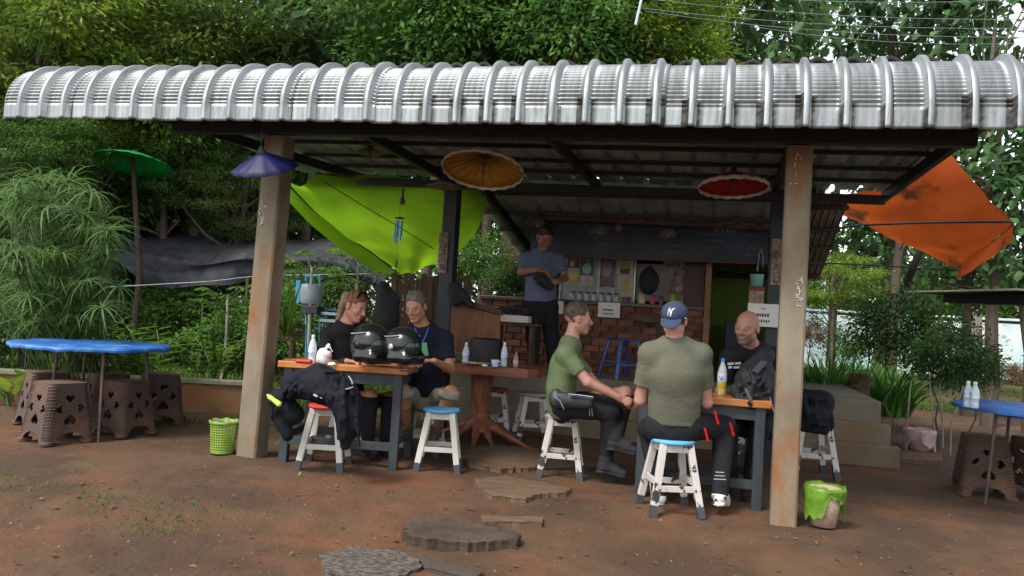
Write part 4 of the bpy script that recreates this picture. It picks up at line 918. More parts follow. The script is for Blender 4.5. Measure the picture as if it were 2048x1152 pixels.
def bagbin(label, px, r0, r1, h, bm_, bagm, bagdrop, seed):
    p = atz(*px); p[2] = gz(p); t = thing('waste_bin', label, 'bin', p); n = 40
    MB().shell([(.01, .0), (r0, .004), (r0 + (r1 - r0) * .5, h * .5), (r1, h), (r1 - .008, h), (r0 - .008, .012)], p, n, lambda a, r, z: (r * (1 + .018 * sin(a * 20)), z)).build('bin_body', bm_, t)
    rs = np.random.default_rng(seed); ph = rs.uniform(0, 6, 4)
    def mod(a, r, z):
        w = .6 * sin(3 * a + ph[0]) + .4 * sin(7 * a + ph[1]) + .25 * sin(13 * a + ph[2]); k = max(0, (h - z)) / bagdrop
        return (r * (1 + .03 * w * (.3 + k)), z - .12 * k * (.6 * w + .5 * sin(2 * a + ph[3])) * (bagdrop / .15) + (.008 * w if k == 0 else 0))
    MB().shell([(.02, h * .35), (r1 * .8, h * .6), (r1 * .95, h + .005), (r1 + .01, h + .018), (r1 + .018, h * .97), (r1 + .012, h - bagdrop * .4), (r1 + .006, h - bagdrop * .75), (r1 + .012, h - bagdrop)], p, 60, mod).build('liner_bag', bagm, t)
bagbin('pale ribbed bin with a bright green bag at the foot of the right column', (1646, 1050), .078, .118, .25, mat('beige_woven_plastic', (.42, .30, .22), .7, col2=(.3, .2, .14), scale=30, bump=.4), mat('green_film', (.17, .33, .03), .35, col2=(.11, .23, .02), scale=9, transl=.4, bump=.6, bscale=20), .13, 2)
bagbin('bin lined with a crumpled pink-white bag among the shrubs at the right', (1838, 905), .10, .155, .25, mat('pink_plastic', (.45, .28, .26), .6), mat('pinkish_film', (.60, .44, .42), .35, col2=(.42, .32, .3), scale=9, transl=.35, bump=.6, bscale=20), .16, 5)
# brown tub in front of the strap-leaved plants
p = W(1719, 797, 9.9); t = thing('plant_tub', 'rusty brown cylindrical tub on the platform edge before the strap-leaved plants', 'tub', p); p = p + V3(0, 0, 0)
MB().lathe([(.12, -.02), (.125, .0), (.125, .07), (.129, .075), (.125, .08), (.125, .17), (.129, .175), (.125, .18), (.127, .32), (.115, .325), (.11, .3), (.01, .3)], p, 22).build('tub_body', mat('rusty_tin', (.12, .065, .045), .8, col2=(.07, .04, .03), scale=5, bump=.3), t)
MB().lathe([(.16, -.55), (.16, -.02)], p, 12).build('tub_footing', plaster, t)

# ------------------------------------------------------------------ stepping slabs cut from logs
bark = mat('slab_bark', (.065, .042, .026), .95, col2=(.03, .02, .014), scale=7, bump=1.2, bscale=22, stretch=(1, 1, .4))
def logslab(label, pxs, thick, m, seed, notch=.03):
    P = [atz(*q)[:2] for q in pxs]; rs = np.random.default_rng(seed); Q = []
    for i in range(len(P)):
        a, b = P[i], P[(i + 1) % len(P)]; n = max(2, int(np.linalg.norm(b - a) / .035))
        for k in range(n): q = a + (b - a) * k / n; Q.append(q + rs.normal(0, notch * .3, 2) + (notch * .5 * (k % 2)) * unit(A(P).mean(0) - q))
    z0 = float(ground_z(*A(P).mean(0))); mb = MB(); n = len(Q); c = A(P).mean(0)
    lay = [(z0 - .05, .0), (z0 + thick * .45, .004), (z0 + thick * .88, .0), (z0 + thick, .02)]; V = []
    for z, ins_ in lay:
        for q in Q: d = c - q; V.append((*(q + unit(d) * ins_), z + rs.normal(0, .0015)))
    V.append((c[0], c[1], z0 + thick + .004)); F = [(k * n + a, k * n + (a + 1) % n, (k + 1) * n + (a + 1) % n, (k + 1) * n + a) for k in range(3) for a in range(n)] + [(3 * n + a, 3 * n + (a + 1) % n, 4 * n) for a in range(n)]
    mb.add(V, F); o = mb.build('log_slab', m, None); tag(o, label, 'stepping slab'); return o
sw = mat('worn_slab_wood', (.125, .075, .042), .9, col2=(.08, .047, .027), scale=3, bump=.8, bscale=20, stretch=(1, 4, 1))
swd = mat('dark_slab_wood', (.06, .045, .032), .9, col2=(.045, .033, .026), scale=4, bump=1.2, bscale=22)
swg = mat('grey_slab_wood', (.115, .095, .075), .95, col2=(.035, .03, .026), scale=24, bump=1.3, bscale=34, stretch=(1, 2.2, 1), ramp=(.42, .58))
logslab('pointed reddish log slab on the dirt behind the thick dark one', [(948, 962), (1010, 957), (1090, 970), (1145, 982), (1132, 990), (1080, 994), (1050, 1004), (985, 998), (955, 982)], .035, sw, 1)
logslab('rounded log slab half under the tree-root table end', [(922, 905), (980, 892), (1075, 900), (1092, 922), (1085, 937), (1000, 942), (940, 930)], .03, sw, 2)
logslab('thick dark bark-edged log slab in the foreground centre', [(803, 1052), (830, 1036), (900, 1034), (1000, 1052), (1045, 1066), (1035, 1076), (960, 1082), (880, 1078), (815, 1066)], .06, bark, 3)
logslab('thin pale board end lying beside the dark log slab', [(960, 1032), (1086, 1036), (1085, 1046), (965, 1045)], .03, sw, 4, .008)
logslab('big grey rough-topped log slab in the foreground', [(640, 1092), (700, 1076), (800, 1084), (850, 1102), (842, 1122), (780, 1140), (690, 1146), (650, 1122)], .022, swg, 5)
logslab('grey plank wedge lying to the right of the rough log slab', [(835, 1096), (900, 1108), (966, 1122), (962, 1132), (945, 1140), (850, 1118)], .025, swd, 6, .008)
logslab('low grey curb board on the dirt under the pink bag bin', [(1800, 910), (1884, 916), (1884, 930), (1801, 926)], .06, sw, 7, .008)
# ------------------------------------------------------------------ people
D_ = unit([FW[0], FW[1], 0]); ZU = V3(0, 0, 1)
skin = mat('human_skin', (.5, .3, .2), .55, attr='Col', scale=14, bump=.12, bscale=60)
def fabric(n, c, **k):
    a = dict(col2=tuple(x * .78 for x in c), scale=3.5, bump=.35, bscale=45, detail=4, spec=.18); a.update(k); return mat('fabric_' + n, c, .9, **a)
def hframe(f, u=ZU):
    f = unit(f); l = unit(np.cross(u, f)); return A([f, l, np.cross(f, l)])
def head_prims(c, B, s):
    P = lambda x, y, z: c + s * (B.T @ V3(x, y, z)); q = []
    q += [ell(P(-.012, 0, .030), A([.098, .076, .088]) * s, B, 0), ell(P(.030, 0, -.030), A([.062, .060, .080]) * s, B, .03 * s)]
    for y in (-1, 1):
        q += [cap(P(.0, .046 * y, -.055), P(.060, .014 * y, -.098), .023 * s, .018 * s, .025), ell(P(.060, .040 * y, -.026), A([.022, .02, .02]) * s, B, .02)]
    q += [ell(P(.070, 0, -.101), A([.020, .024, .018]) * s, B, .02), cap(P(.080, -.036, .016), P(.080, .036, .016), .012 * s, k=.014)]
    for y in (-1, 1): q.append(ell(P(.100, .031 * y, -.006), A([.013, .016, .010]) * s, B, .010, True)); q.append(ell(P(.079, .031 * y, -.007), A([.0135, .0135, .0125]) * s, B, .002))
    q += [cap(P(.090, 0, .006), P(.113, 0, -.028), .0085 * s, .0125 * s, .009)]
    for y in (-1, 1): q.append(ell(P(.101, .0125 * y, -.036), A([.011, .008, .008]) * s, B, .006))
    q += [cap(P(.090, -.018, -.061), P(.090, .018, -.061), .0065 * s, k=.005), cap(P(.089, -.016, -.073), P(.089, .016, -.073), .0075 * s, k=.005)]
    for y in (-1, 1): q += [ell(P(-.008, .080 * y, -.006), A([.020, .010, .032]) * s, B, .006), ell(P(-.004, .090 * y, -.002), A([.009, .006, .016]) * s, B, .003, True)]
    return q
def head_paint(c, B, s, lip=(.36, .12, .09), brow=(.06, .035, .02), browk=.75, stubble=None, hairc=None):
    P = lambda x, y, z: c + s * (B.T @ V3(x, y, z)); R = lambda *a: A(a) * s; o = []
    if hairc is not None: o.append(((P(-.03, 0, .05), B), R(.105, .10, .085), hairc[0], hairc[1]))
    if stubble is not None: o.append(((P(.06, 0, -.085), B), R(.075, .08, .055), stubble[0], stubble[1]))
    for y in (-1, 1): o += [((P(.02, .07 * y, -.0), B), R(.05, .03, .05), (.45, .18, .12), .25), ((P(.085, .033 * y, .019), B), R(.03, .024, .0065), brow, browk), ((P(.09, .031 * y, -.005), B), R(.02, .017, .0075), (.05, .03, .022), .6), ((P(.075, .045 * y, -.035), B), R(.03, .025, .025), (.5, .18, .12), .25)]
    o += [((P(.105, 0, -.03), B), R(.02, .02, .016), (.5, .19, .13), .3), ((P(.093, 0, -.066), B), R(.02, .026, .0105), lip, .55), ((P(.094, 0, -.067), B), R(.02, .020, .0022), (.16, .05, .04), .6), ((P(.104, .010, -.043), B), R(.01, .005, .004), (.12, .04, .03), .7), ((P(.104, -.010, -.043), B), R(.01, .005, .004), (.12, .04, .03), .7)]
    return o
def hand_prims(wr, d, n, side, s=1., curl=.5):
    d = unit(d); n = unit(n - d * (A(n) @ d)); t = np.cross(n, d) * side; q = [cap(wr, wr + d * .078 * s, .024 * s, .031 * s, .015, (n, 1.9))]
    for i, l in enumerate((.88, 1., .95, .78)):
        b = wr + d * .080 * s + t * (.030 - .0195 * i) * s; c = curl * (.9 + .12 * i); dd = d; p = b - d * .012 * s; r = .0092 * s
        for k, sl in enumerate((.042, .028, .022)):
            a = c * (k + .6); dd = unit(d * cos(a) + n * sin(a)); p2 = p + dd * sl * l * s; q.append(cap(p, p2, r, r * .92, .004)); p = p2; r *= .93
    b = wr + d * .022 * s + t * .022 * s; p = b + unit(d * .7 + t * .75 + n * .3) * .042 * s; q += [cap(b, p, .014 * s, .0115 * s, .010), cap(p, p + unit(d * .95 + t * .25 + n * .4) * .033 * s, .011 * s, .009 * s, .004)]
    return q
def person(label, J, tone, shirt, pants, sleeve='short', hs=1., loc=None, female=False, paint=None, shorts=False, boots=None, bs=1., curlR=.5, curlL=.5, build=1., seed=1, fold=None):
    g = J; f = unit(g['fwd']); B = hframe(g['face'], g.get('hup', ZU)); c = g['hd']
    t = thing('person', label, 'person', loc if loc is not None else (g['pel'][0], g['pel'][1], 0))
    fl = (f, 1.45); b = build
    wa = g['pel'] * .55 + g['che'] * .45 + f * g.get('belly', 0.)
    q = [cap(g['pel'], wa, .150 * b, .135 * b, .04, fl), cap(wa, g['che'], .135 * b, .150 * b, .04, fl), cap(g['che'], g['nk'] - unit(g['nk'] - g['che']) * .05, .145 * b, .10 * b, .04, fl),
         cap(g['nk'], g['shL'], .045 * b, .050 * b, .05), cap(g['nk'], g['shR'], .045 * b, .050 * b, .05), cap(g['nk'] - (g['nk'] - g['che']) * .1, c + hs * (B.T @ V3(-.02, 0, -.05)), .058 * hs, .052 * hs, .03)]
    for s in 'LR':
        q += [cap(g['sh' + s], g['el' + s], .050 * b, .039 * b, .03), cap(g['el' + s], g['wr' + s], .040 * b, .026 * b, .015)]
        q += [cap(g['hip' + s], g['kn' + s], .078 * b, .055 * b, .04), cap(g['kn' + s], g['kn' + s] * .6 + g['an' + s] * .4, .056 * b, .054 * b, .02), cap(g['kn' + s] * .6 + g['an' + s] * .4, g['an' + s], .054 * b, .036 * b, .02)]
    q += hand_prims(g['wrL'], g['hdL'], g['pnL'], g.get('sdL', 1), bs, curlL) + hand_prims(g['wrR'], g['hdR'], g['pnR'], g.get('sdR', -1), bs, curlR)
    q += head_prims(c, B, hs)
    me = sdf_mesh('body', q, .0075, fine=(c - .15 * hs, c + .15 * hs, .0042), paint=head_paint(c, B, hs, **(paint or {})), base=tone)
    link('body', me, skin, t)
    # upper garment
    q = [cap(g['pel'] + ZU * .0, wa, .172 * b, .158 * b, .04, fl), cap(wa, g['che'], .158 * b, .168 * b, .04, fl), cap(g['che'], g['nk'] - unit(g['nk'] - g['che']) * .045, .163 * b, .118 * b, .05, fl), cap(g['nk'] - ZU * .015, g['shL'], .058 * b, .060 * b, .07), cap(g['nk'] - ZU * .015, g['shR'], .058 * b, .060 * b, .07)]
    for s in 'LR':
        e = g['el' + s]; sh = g['sh' + s]
        if sleeve == 'short': q += [cap(sh + (e - sh) * .06, sh + (e - sh) * .45, .058 * b, .057 * b, .075), con(sh + (e - sh) * .3, sh + (e - sh) * .68, .056 * b, .063 * b, .03)]
        else: q += [cap(sh, e, .066 * b, .056 * b, .03), con(e, g['wr' + s], .056 * b, .040, .02)]
    q.append(cap(g['nk'] + ZU * .02, c + hs * (B.T @ V3(-.01, 0, -.06)), .063 * hs if sleeve == 'short' else .060 * hs, .07, .004, None, True))
    q.append(cut(g.get('hem', g['pel'] - ZU * .05), -ZU * 1.0))
    link('shirt', sdf_mesh('shirt', q, .0085, noise=wrinkle((fold or .0065) * .75, 17, seed, (.1, .1, .35))), shirt, t)
    # trousers
    q = [cap(g['pel'], wa, .162 * b, .14 * b, .03, fl)]
    for s in 'LR':
        e = g['an' + s]; kn = g['kn' + s]
        q.append(cap(g['hip' + s], kn, .100 * b, .076 * b, .05))
        if shorts: q.append(con(kn - unit(kn - g['hip' + s]) * .03, kn + unit(e - kn) * .06, .088 * b, .092 * b, .03))
        else: q += [cap(kn, e, .078 * b, .056, .03)]
    q.append(cut(g['pel'] + ZU * .09, ZU))
    link('shorts' if shorts else 'trousers', sdf_mesh('trousers', q, .009, noise=wrinkle(.005, 17, seed + 5)), pants, t)
    for s in 'LR':
        an, to = g['an' + s], g['to' + s]; dd = unit(to - an); up = unit(ZU - dd * dd[2]); hb = boots[1] if boots else .07
        q = [con(an - ZU * .04, an + unit(g['kn' + s] - an) * hb, .050, .058, .01), cap(an - ZU * .045 - dd * .025, to - ZU * .03, .042, .034, .03, (up, 1.1)), cap(an - ZU * .01, to - dd * .05 - ZU * .01, .04, .034, .03), con(an - ZU * .088 - dd * .03, an - ZU * .070 - dd * .03, .046, .046, .004), cap(an - ZU * .074 - dd * .02, to - ZU * .058, .034, .032, .01, (ZU, 2.2))]
        me = sdf_mesh('boot', q, .008); bo = link('boot', me, boots[0] if boots else fabric('boot', (.02, .02, .022)), t)
    return t, B
def hairmesh(t, c, B, s, prims, m, name='hair', amp=.008, vox=.0048, freq=75, dirn=(.3, .3, .3), seed=3):
    return link(name, sdf_mesh(name, prims, vox, noise=wrinkle(amp, freq, seed, dirn)), m, t)
def short_hair(c, B, s, front=.058, low=-.045, puff=1.):
    P = lambda x, y, z: c + s * (B.T @ V3(x, y, z)); R = lambda *a: A(a) * s
    return [ell(P(-.014, 0, .036 + .004 * puff), R(.104, .083, .094 + .004 * puff), B, 0), ell(P(.102, 0, front - .085), R(.078, .12, .085), B, .008, True), ell(P(.02, 0, -.12), R(.1, .14, .095), B, .01, True), cut(P(0, 0, low), -B[2])]
hairm = lambda n, c: mat('hair_' + n, c, .55, col2=tuple(x * .45 for x in c), scale=40, bump=1.0, bscale=90, stretch=(1, 1, .35))

# --- man in the navy cap, seen from behind
BK = fabric('black', (.018, .018, .021)); hd = W(1349, 641, 5.16)
J = dict(fwd=D_ + R0 * .05, face=D_ * .9 + R0 * .42 - ZU * .08, pel=W(1347, 846, 5.19), che=W(1350, 748, 5.13), nk=W(1350, 690, 5.15), hd=hd, shL=W(1299, 704, 5.14), shR=W(1402, 706, 5.14),
         elL=W(1281, 800, 5.22), elR=W(1413, 805, 5.20), wrL=W(1312, 792, 5.46), wrR=W(1392, 792, 5.44), hdL=D_ + R0 * .5, hdR=D_ - R0 * .5, pnL=-ZU, pnR=-ZU, sdL=1, sdR=-1,
         hipL=W(1320, 852, 5.20), hipR=W(1376, 852, 5.20), knL=W(1298, 858, 5.52), knR=W(1448, 854, 5.42), anL=W(1318, 988, 5.36), anR=W(1440, 985, 5.16), toL=W(1312, 990, 5.50), toR=W(1452, 992, 5.30), hem=W(1347, 853, 5.08))
whb = mat('white_boot', (.62, .62, .60), .5, dirt=(.02, .02, .02), dscale=6, dramp=(.64, .66), scale=3)
t, B = person('man seen from behind in olive T-shirt, backwards navy cap and white boots', J, (.37, .19, .14), fabric('olive', (.108, .110, .078)), BK, boots=(whb, .10), seed=4, build=1.08, fold=.0045)
hairmesh(t, hd, B, 1, short_hair(hd, B, 1, low=-.06), hairm('brown', (.10, .06, .035)))
P = lambda x, y, z: hd + B.T @ V3(x, y, z)
navy = fabric('navy_cap', (.038, .052, .095), bump=.15)
crown = [ell(P(-.012, 0, .044), (.112, .092, .090), B, 0), cut(P(-.1, 0, -.012), -unit(B[2] + B[0] * .12)), ]
cm = link('cap_crown', sdf_mesh('cap_crown', crown, .005), navy, t)
bill = [ell(P(-.105, 0, -.020), (.075, .070, .0105), hframe(B[0] + B[2] * .95, B[2]), .0)]
link('cap_bill', sdf_mesh('cap_bill', bill, .0045), navy, t)
def on_crown(y, z):                        # point on the cap's front (which faces backwards)
    o = A([.112, .092, .090]); d = 1 - ((y) / o[1]) ** 2 - ((z - .044) / o[2]) ** 2; return P(-.012 - o[0] * sqrt(max(d, .05)) - .001, y, z)
wt = mat('white_embroidery', (.75, .75, .75), .9); ls = []
# interlocking N and Y; y grows to his left = picture left when seen from behind
def strok(pts, r=.0026):
    MB().tube([on_crown(*p) for p in pts], r, 5).build('emblem_stroke', wt, t)
e = lambda u, v: (.022 - u * .046, .022 + v * .050)      # u to the picture's right, v up
for s_ in ([(0.02, .05), (.08, .45), (.12, .85)], [(.12, .85), (.3, .5), (.52, .12)], [(.52, .12), (.60, .5), (.66, .9)], [(.22, .98), (.42, .72), (.5, .5)], [(.92, .98), (.7, .7), (.5, .5)], [(.5, .5), (.47, .25), (.42, -.1)], [(0, .05), (.1, .02), (.16, .04)], [(.58, .92), (.66, .9), (.76, .9)], [(.14, 1.0), (.22, .98), (.32, .99)], [(.84, 1.0), (.92, .98), (1.0, .96)], [(.34, -.1), (.42, -.1), (.52, -.08)]): strok([e(*p) for p in s_])
q_ = P(-.058, -.088, .012); MB().lathe([(.004, 0), (.004, .004), (.001, .005)], q_, 8).build('cap_badge', wt, t)
for k, (px, py, w, r) in enumerate(((1432, 838, 5.17, .016), (1463, 862, 5.25, .018), (1412, 872, 5.09, .012))):
    MB().beam(W(px - 3, py - 16, w), W(px + 4, py + 10, w), r, .012).build('red_trim', fabric('red_trim', (.5, .01, .02)), t)
rf = mat('reflective_tape', (.42, .42, .44), .4)
for k in range(3): MB().beam(W(1431 - k * 2, 944 + 7 * k, 5.09), W(1448 + k * 2, 945 + 7 * k, 5.09), .004, .005).build('reflective_strip', rf, t)
for k in range(3): MB().beam(W(1290, 935 + 7 * k, 5.30), W(1303, 936 + 7 * k, 5.30), .004, .005).build('reflective_strip', rf, t)

# --- man in green T-shirt, profile
w0 = 5.95; hd = W(1156, 637, w0)
J = dict(fwd=R0, face=R0 + D_ * .06 - ZU * .05, pel=W(1125, 806, w0), che=W(1128, 738, w0), nk=W(1142, 684, w0), hd=hd, shR=W(1130, 706, w0 - .15), shL=W(1138, 706, w0 + .16), elR=W(1176, 764, w0 - .21), wrR=W(1237, 795, w0 - .20),
         elL=W(1192, 770, w0 + .10), wrL=W(1240, 794, w0 - .06), hdR=R0 * .9 - ZU * .35, hdL=R0 - ZU * .3, pnR=D_ * .8 - ZU * .3, pnL=-D_ * .5 - ZU, hipR=W(1132, 812, w0 - .1), hipL=W(1132, 812, w0 + .1), knR=W(1222, 822, w0 - .10), knL=W(1250, 786, w0 + .06),
         anR=W(1211, 925, w0 - .04), anL=W(1232, 880, w0 - .14), toR=W(1246, 938, w0 - .08), toL=W(1268, 893, w0 - .18), hem=W(1125, 836, w0), belly=-.025)
t, B = person('man in moss green T-shirt sitting in profile facing right, legs crossed, hands on his knee', J, (.38, .20, .145), fabric('moss_green', (.110, .148, .072)), BK, seed=9, paint=dict(stubble=((.3, .17, .12), .25)), bs=1.05, boots=(fabric('dark_boot', (.03, .03, .034)), .06), fold=.0075)
hairmesh(t, hd, B, 1, short_hair(hd, B, 1, front=.066, low=-.05, puff=2.2), hairm('greying_brown', (.085, .055, .036)))
bagm_ = mat('grey_black_nylon', (.028, .032, .040), .5, col2=(.014, .016, .02), scale=6, bump=.4)
pk = thing('waist_pack', 'grey and black waist pack worn at the hip of the man in green', 'waist pack', W(1145, 830, w0 - .2))
link('pack_body', sdf_mesh('pack_body', [cap(W(1128, 800, w0 - .22), W(1176, 804, w0 - .24), .062, .055, .02, (D_, 1.5)), ell(W(1112, 798, w0 - .19), (.06, .06, .085), None, .02), cap(W(1145, 792, w0 - .25), W(1185, 797, w0 - .26), .022, .02, .01)], .007, noise=wrinkle(.006, 34, 3)), bagm_, pk)
MB().tube([W(1136, 788, w0 - .285), W(1160, 790, w0 - .295), W(1186, 794, w0 - .29)], .0035, 5).build('zip', rf, pk)
for k in range(2): MB().tube([W(1178 + 5 * k, 812, w0 - .25), W(1180 + 5 * k, 832, w0 - .21)], .003, 4).build('strap_edge', rf, pk)
MB().tube([W(1106, 790, w0 - .24), W(1120, 802, w0 - .26), W(1128, 818, w0 - .25)], .004, 5).build('piping', mat('grey_piping', (.25, .28, .32), .5), pk)

# --- bald man in black
w0 = 5.85; hd = W(1494, 655, w0 - .12)
fw = unit(-D_ * .85 - R0 * .45)
J = dict(fwd=fw, face=-D_ * .80 - R0 * .62 - ZU * .12, hup=ZU + R0 * .08, pel=W(1512, 846, w0 + .15), che=W(1508, 762, w0 + .06), nk=W(1504, 694, w0 - .02), hd=hd, shR=W(1459, 713, w0), shL=W(1556, 711, w0 + .12), elR=W(1438, 792, w0 - .02), wrR=W(1462, 800, w0 - .26),
         elL=W(1562, 800, w0 + .02), wrL=W(1510, 792, w0 - .28), hdR=-D_ * .3 + R0, hdL=-R0, pnR=-ZU, pnL=-ZU, hipR=W(1488, 850, w0 + .1), hipL=W(1536, 850, w0 + .15), knR=W(1455, 852, w0 - .22), knL=W(1520, 852, w0 - .25), anR=W(1462, 955, w0 - .1), anL=W(1500, 962, w0 - .12), toR=W(1450, 978, w0 - .22), toL=W(1490, 985, w0 - .24), hem=W(1512, 846, w0 + .1))
t, B = person('bald man with stubble in black T-shirt sitting beside the right column', J, (.34, .175, .125), fabric('black_tee', (.016, .016, .019)), BK, hs=1.06, seed=12, paint=dict(stubble=((.13, .075, .05), .85), hairc=((.25, .13, .09), .55), brow=(.16, .08, .05)))
prt = mat('pale_print', (.5, .52, .55), .8)
for k, (x0, x1, y) in enumerate(((1455, 1468, 728), (1470, 1482, 727), (1457, 1464, 735), (1467, 1484, 735))): MB().beam(W(x0, y, w0 - .155), W(x1, y - 1, w0 - .165), .004, .018).build('chest_print', prt, t)

# --- woman in black
w0 = 6.5; hd = W(710, 612, w0)
fw = unit(-D_ * .75 + R0 * .65)
J = dict(fwd=fw, face=-D_ * .42 + R0 * .85 - ZU * .34, pel=W(700, 800, w0 + .25), che=W(688, 722, w0 + .12), nk=W(692, 650, w0 + .02), hd=hd, shR=W(653, 668, w0 - .02), shL=W(736, 672, w0 + .14), elR=W(646, 745, w0 - .15), wrR=W(694, 722, w0 - .36), elL=W(752, 742, w0 + .0), wrL=W(726, 722, w0 - .32),
         hdR=R0 - D_ * .2, hdL=-D_ * .6 + R0 * .3, pnR=-ZU, pnL=-ZU, hipR=W(685, 805, w0 + .2), hipL=W(718, 805, w0 + .25), knR=W(742, 790, w0 - .15), knL=W(780, 795, w0 + .0), anR=W(735, 886, w0 - .1), anL=W(770, 892, w0 + .0), toR=W(748, 902, w0 - .25), toL=W(788, 905, w0 - .15), hem=W(700, 815, w0 + .2))
t, B = person('woman in a black long-sleeved top with reddish-blond hair tied back, looking down to the right', J, (.42, .21, .155), fabric('black_long', (.016, .017, .020)), BK, sleeve='long', hs=1.05, build=.9, seed=21, paint=dict(brow=(.16, .07, .035)), boots=(fabric('b_boot', (.016, .016, .018)), .2))
P = lambda x, y, z: hd + 1.05 * (B.T @ V3(x, y, z))
hb = hairm('auburn', (.20, .075, .035)); hl = hairm('dark_blond', (.33, .22, .10))
hairmesh(t, hd, B, 1.05, short_hair(hd, B, 1.05, front=.066, low=-.07, puff=1.2), hb)
hairmesh(t, hd, B, 1.05, [cap(P(-.09, .0, .03), P(-.115, 0, -.04), .045, .04), cap(P(-.115, 0, -.04), P(-.10, -.03, -.17), .042, .020), ell(P(-.075, -.045, .03), (.05, .05, .07)), cap(P(-.06, -.075, .0), P(-.07, -.075, -.09), .022, .012)], hl, 'ponytail', .007, .006, 70, (.1, .1, .9))
MB().tube([P(.05, -.075, .085), P(.035, -.04, .122), P(.025, 0, .133), P(.035, .04, .122), P(.05, .075, .085)], [.008, .012, .012, .012, .008], 8).build('sunglasses', mat('dark_glasses', (.01, .01, .01), .2), t)

# --- grey-haired man in navy T-shirt
w0 = 6.42; hd = W(832, 613, w0 - .06)
J = dict(fwd=-D_ - R0 * .1, face=-D_ * .88 - R0 * .30 - ZU * .30, hup=ZU - R0 * .06, pel=W(848, 790, w0 + .3), che=W(848, 722, w0 + .12), nk=W(846, 656, w0 + .02), hd=hd, shR=W(800, 678, w0 + .05), shL=W(890, 676, w0 + .08), elL=W(900, 738, w0 - .0), wrL=W(868, 722, w0 - .30), elR=W(785, 742, w0 - .0), wrR=W(806, 722, w0 - .3),
         hdL=-D_ * .35 - R0, hdR=-D_ + R0 * .3, pnL=-ZU, pnR=-ZU, hipR=W(826, 796, w0 + .28), hipL=W(872, 796, w0 + .28), knR=W(806, 780, w0 - .10), knL=W(902, 784, w0 - .08), anR=W(814, 850, w0 + .16), anL=W(872, 858, w0 + .14), toR=W(806, 866, w0 - .0), toL=W(862, 876, w0 - .02), hem=W(848, 794, w0 + .2))
t, B = person('grey-haired man in navy T-shirt, blue lanyard and khaki shorts looking down', J, (.31, .15, .085), fabric('navy_tee', (.012, .014, .026)), fabric('khaki', (.26, .25, .19)), hs=1.05, shorts=True, seed=30, build=1.0, paint=dict(brow=(.05, .04, .03)), boots=(mat('brown_shoe', (.11, .06, .035), .7), .03))
hairmesh(t, hd, B, 1.05, short_hair(hd, B, 1.05, front=.066, low=-.05, puff=1.5), hairm('salt_and_pepper', (.10, .088, .075)))
lan = mat('blue_lanyard', (.03, .07, .55), .6); MB().tube([W(829, 655, w0 - .13), W(836, 672, w0 - .16), W(842, 690, w0 - .18)], .005, 5).build('lanyard', lan, t); MB().tube([W(857, 655, w0 - .12), W(851, 672, w0 - .16), W(843, 690, w0 - .18)], .005, 5).build('lanyard', lan, t)
MB().beam(W(846, 686, w0 - .18), W(850, 712, w0 - .2), .06, .004, up=-D_).build('badge_card', mat('green_badge', (.05, .2, .09), .4), t)

# --- standing man in slate T-shirt
w0 = 8.80; hd = W(1090, 475, w0 - .1)
J = dict(fwd=-D_ + R0 * .12, face=-D_ * .85 + R0 * .22 - ZU * .55, pel=W(1080, 606, w0), che=W(1083, 545, w0), nk=W(1085, 508, w0), hd=hd, shR=W(1052, 516, w0), shL=W(1117, 518, w0), elR=W(1042, 545, w0 - .05), wrR=W(1076, 540, w0 - .32), elL=W(1130, 556, w0 - .05), wrL=W(1113, 564, w0 - .30),
         hdR=R0 + ZU * -.1, hdL=-R0 - ZU * .1, pnR=D_ * .4 - ZU, pnL=D_ * .6 - ZU * .3, hipR=W(1064, 614, w0), hipL=W(1099, 614, w0), knR=W(1066, 676, w0 - .02), knL=W(1102, 676, w0), anR=W(1068, 732, w0 + .02), anL=W(1105, 732, w0 + .03), toR=W(1066, 738, w0 - .18), toL=W(1106, 738, w0 - .16), hem=W(1080, 604, w0))
t, B = person('standing man in slate-blue T-shirt and black trousers opening a black pouch on the raised floor', J, (.27, .125, .085), fabric('slate', (.115, .135, .21)), BK, hs=1.12, seed=41, build=1.12, bs=1.15, boots=(fabric('b_boot', (0, 0, 0)), .2), paint=dict(stubble=((.2, .11, .08), .4)))
hairmesh(t, hd, B, 1.12, short_hair(hd, B, 1.12, front=.07, low=-.04, puff=1.2), hairm('near_black', (.03, .02, .015)))
o = link('pouch', sdf_mesh('pouch', [cap(W(1084, 560, w0 - .3), W(1098, 572, w0 - .3), .07, .06, .02, (D_, 1.4)), cap(W(1072, 556, w0 - .3), W(1084, 553, w0 - .3), .03, .03)], .008, noise=wrinkle(.006, 34, 8)), mat('black_fabric', (0, 0, 0))); tag(o, 'black pouch held by the standing man in slate blue', 'pouch')

# ------------------------------------------------------------------ riding jackets, helmets, things on the tables
jm = mat('black_riding_fabric', (.009, .010, .015), .8, spec=.2, col2=(.005, .006, .009), scale=5, bump=.5, bscale=40)
pt = lambda x, y, w: W(x, y, w)
q = [cap(pt(588, 770, 5.55), pt(650, 768, 5.45), .11, .13, .05), cap(pt(640, 772, 5.4), pt(690, 790, 5.4), .13, .10, .06), cap(pt(662, 800, 5.42), pt(684, 806, 5.35), .05, .07, .05), cap(pt(690, 790, 5.38), pt(705, 850, 5.34), .10, .08, .05), cap(pt(700, 830, 5.34), pt(690, 890, 5.32), .09, .045, .04),
     cap(pt(676, 800, 5.3), pt(688, 868, 5.3), .055, .05, .04), ell(pt(612, 760, 5.45), (.11, .08, .07), None, .04), cap(pt(560, 800, 5.62), pt(590, 830, 5.6), .09, .08, .05), cap(pt(560, 830, 5.65), pt(575, 870, 5.6), .08, .05, .05), cap(pt(630, 750, 5.38), pt(672, 757, 5.36), .04, .05, .03), cap(pt(712, 800, 5.4), pt(722, 820, 5.38), .05, .04, .03)]
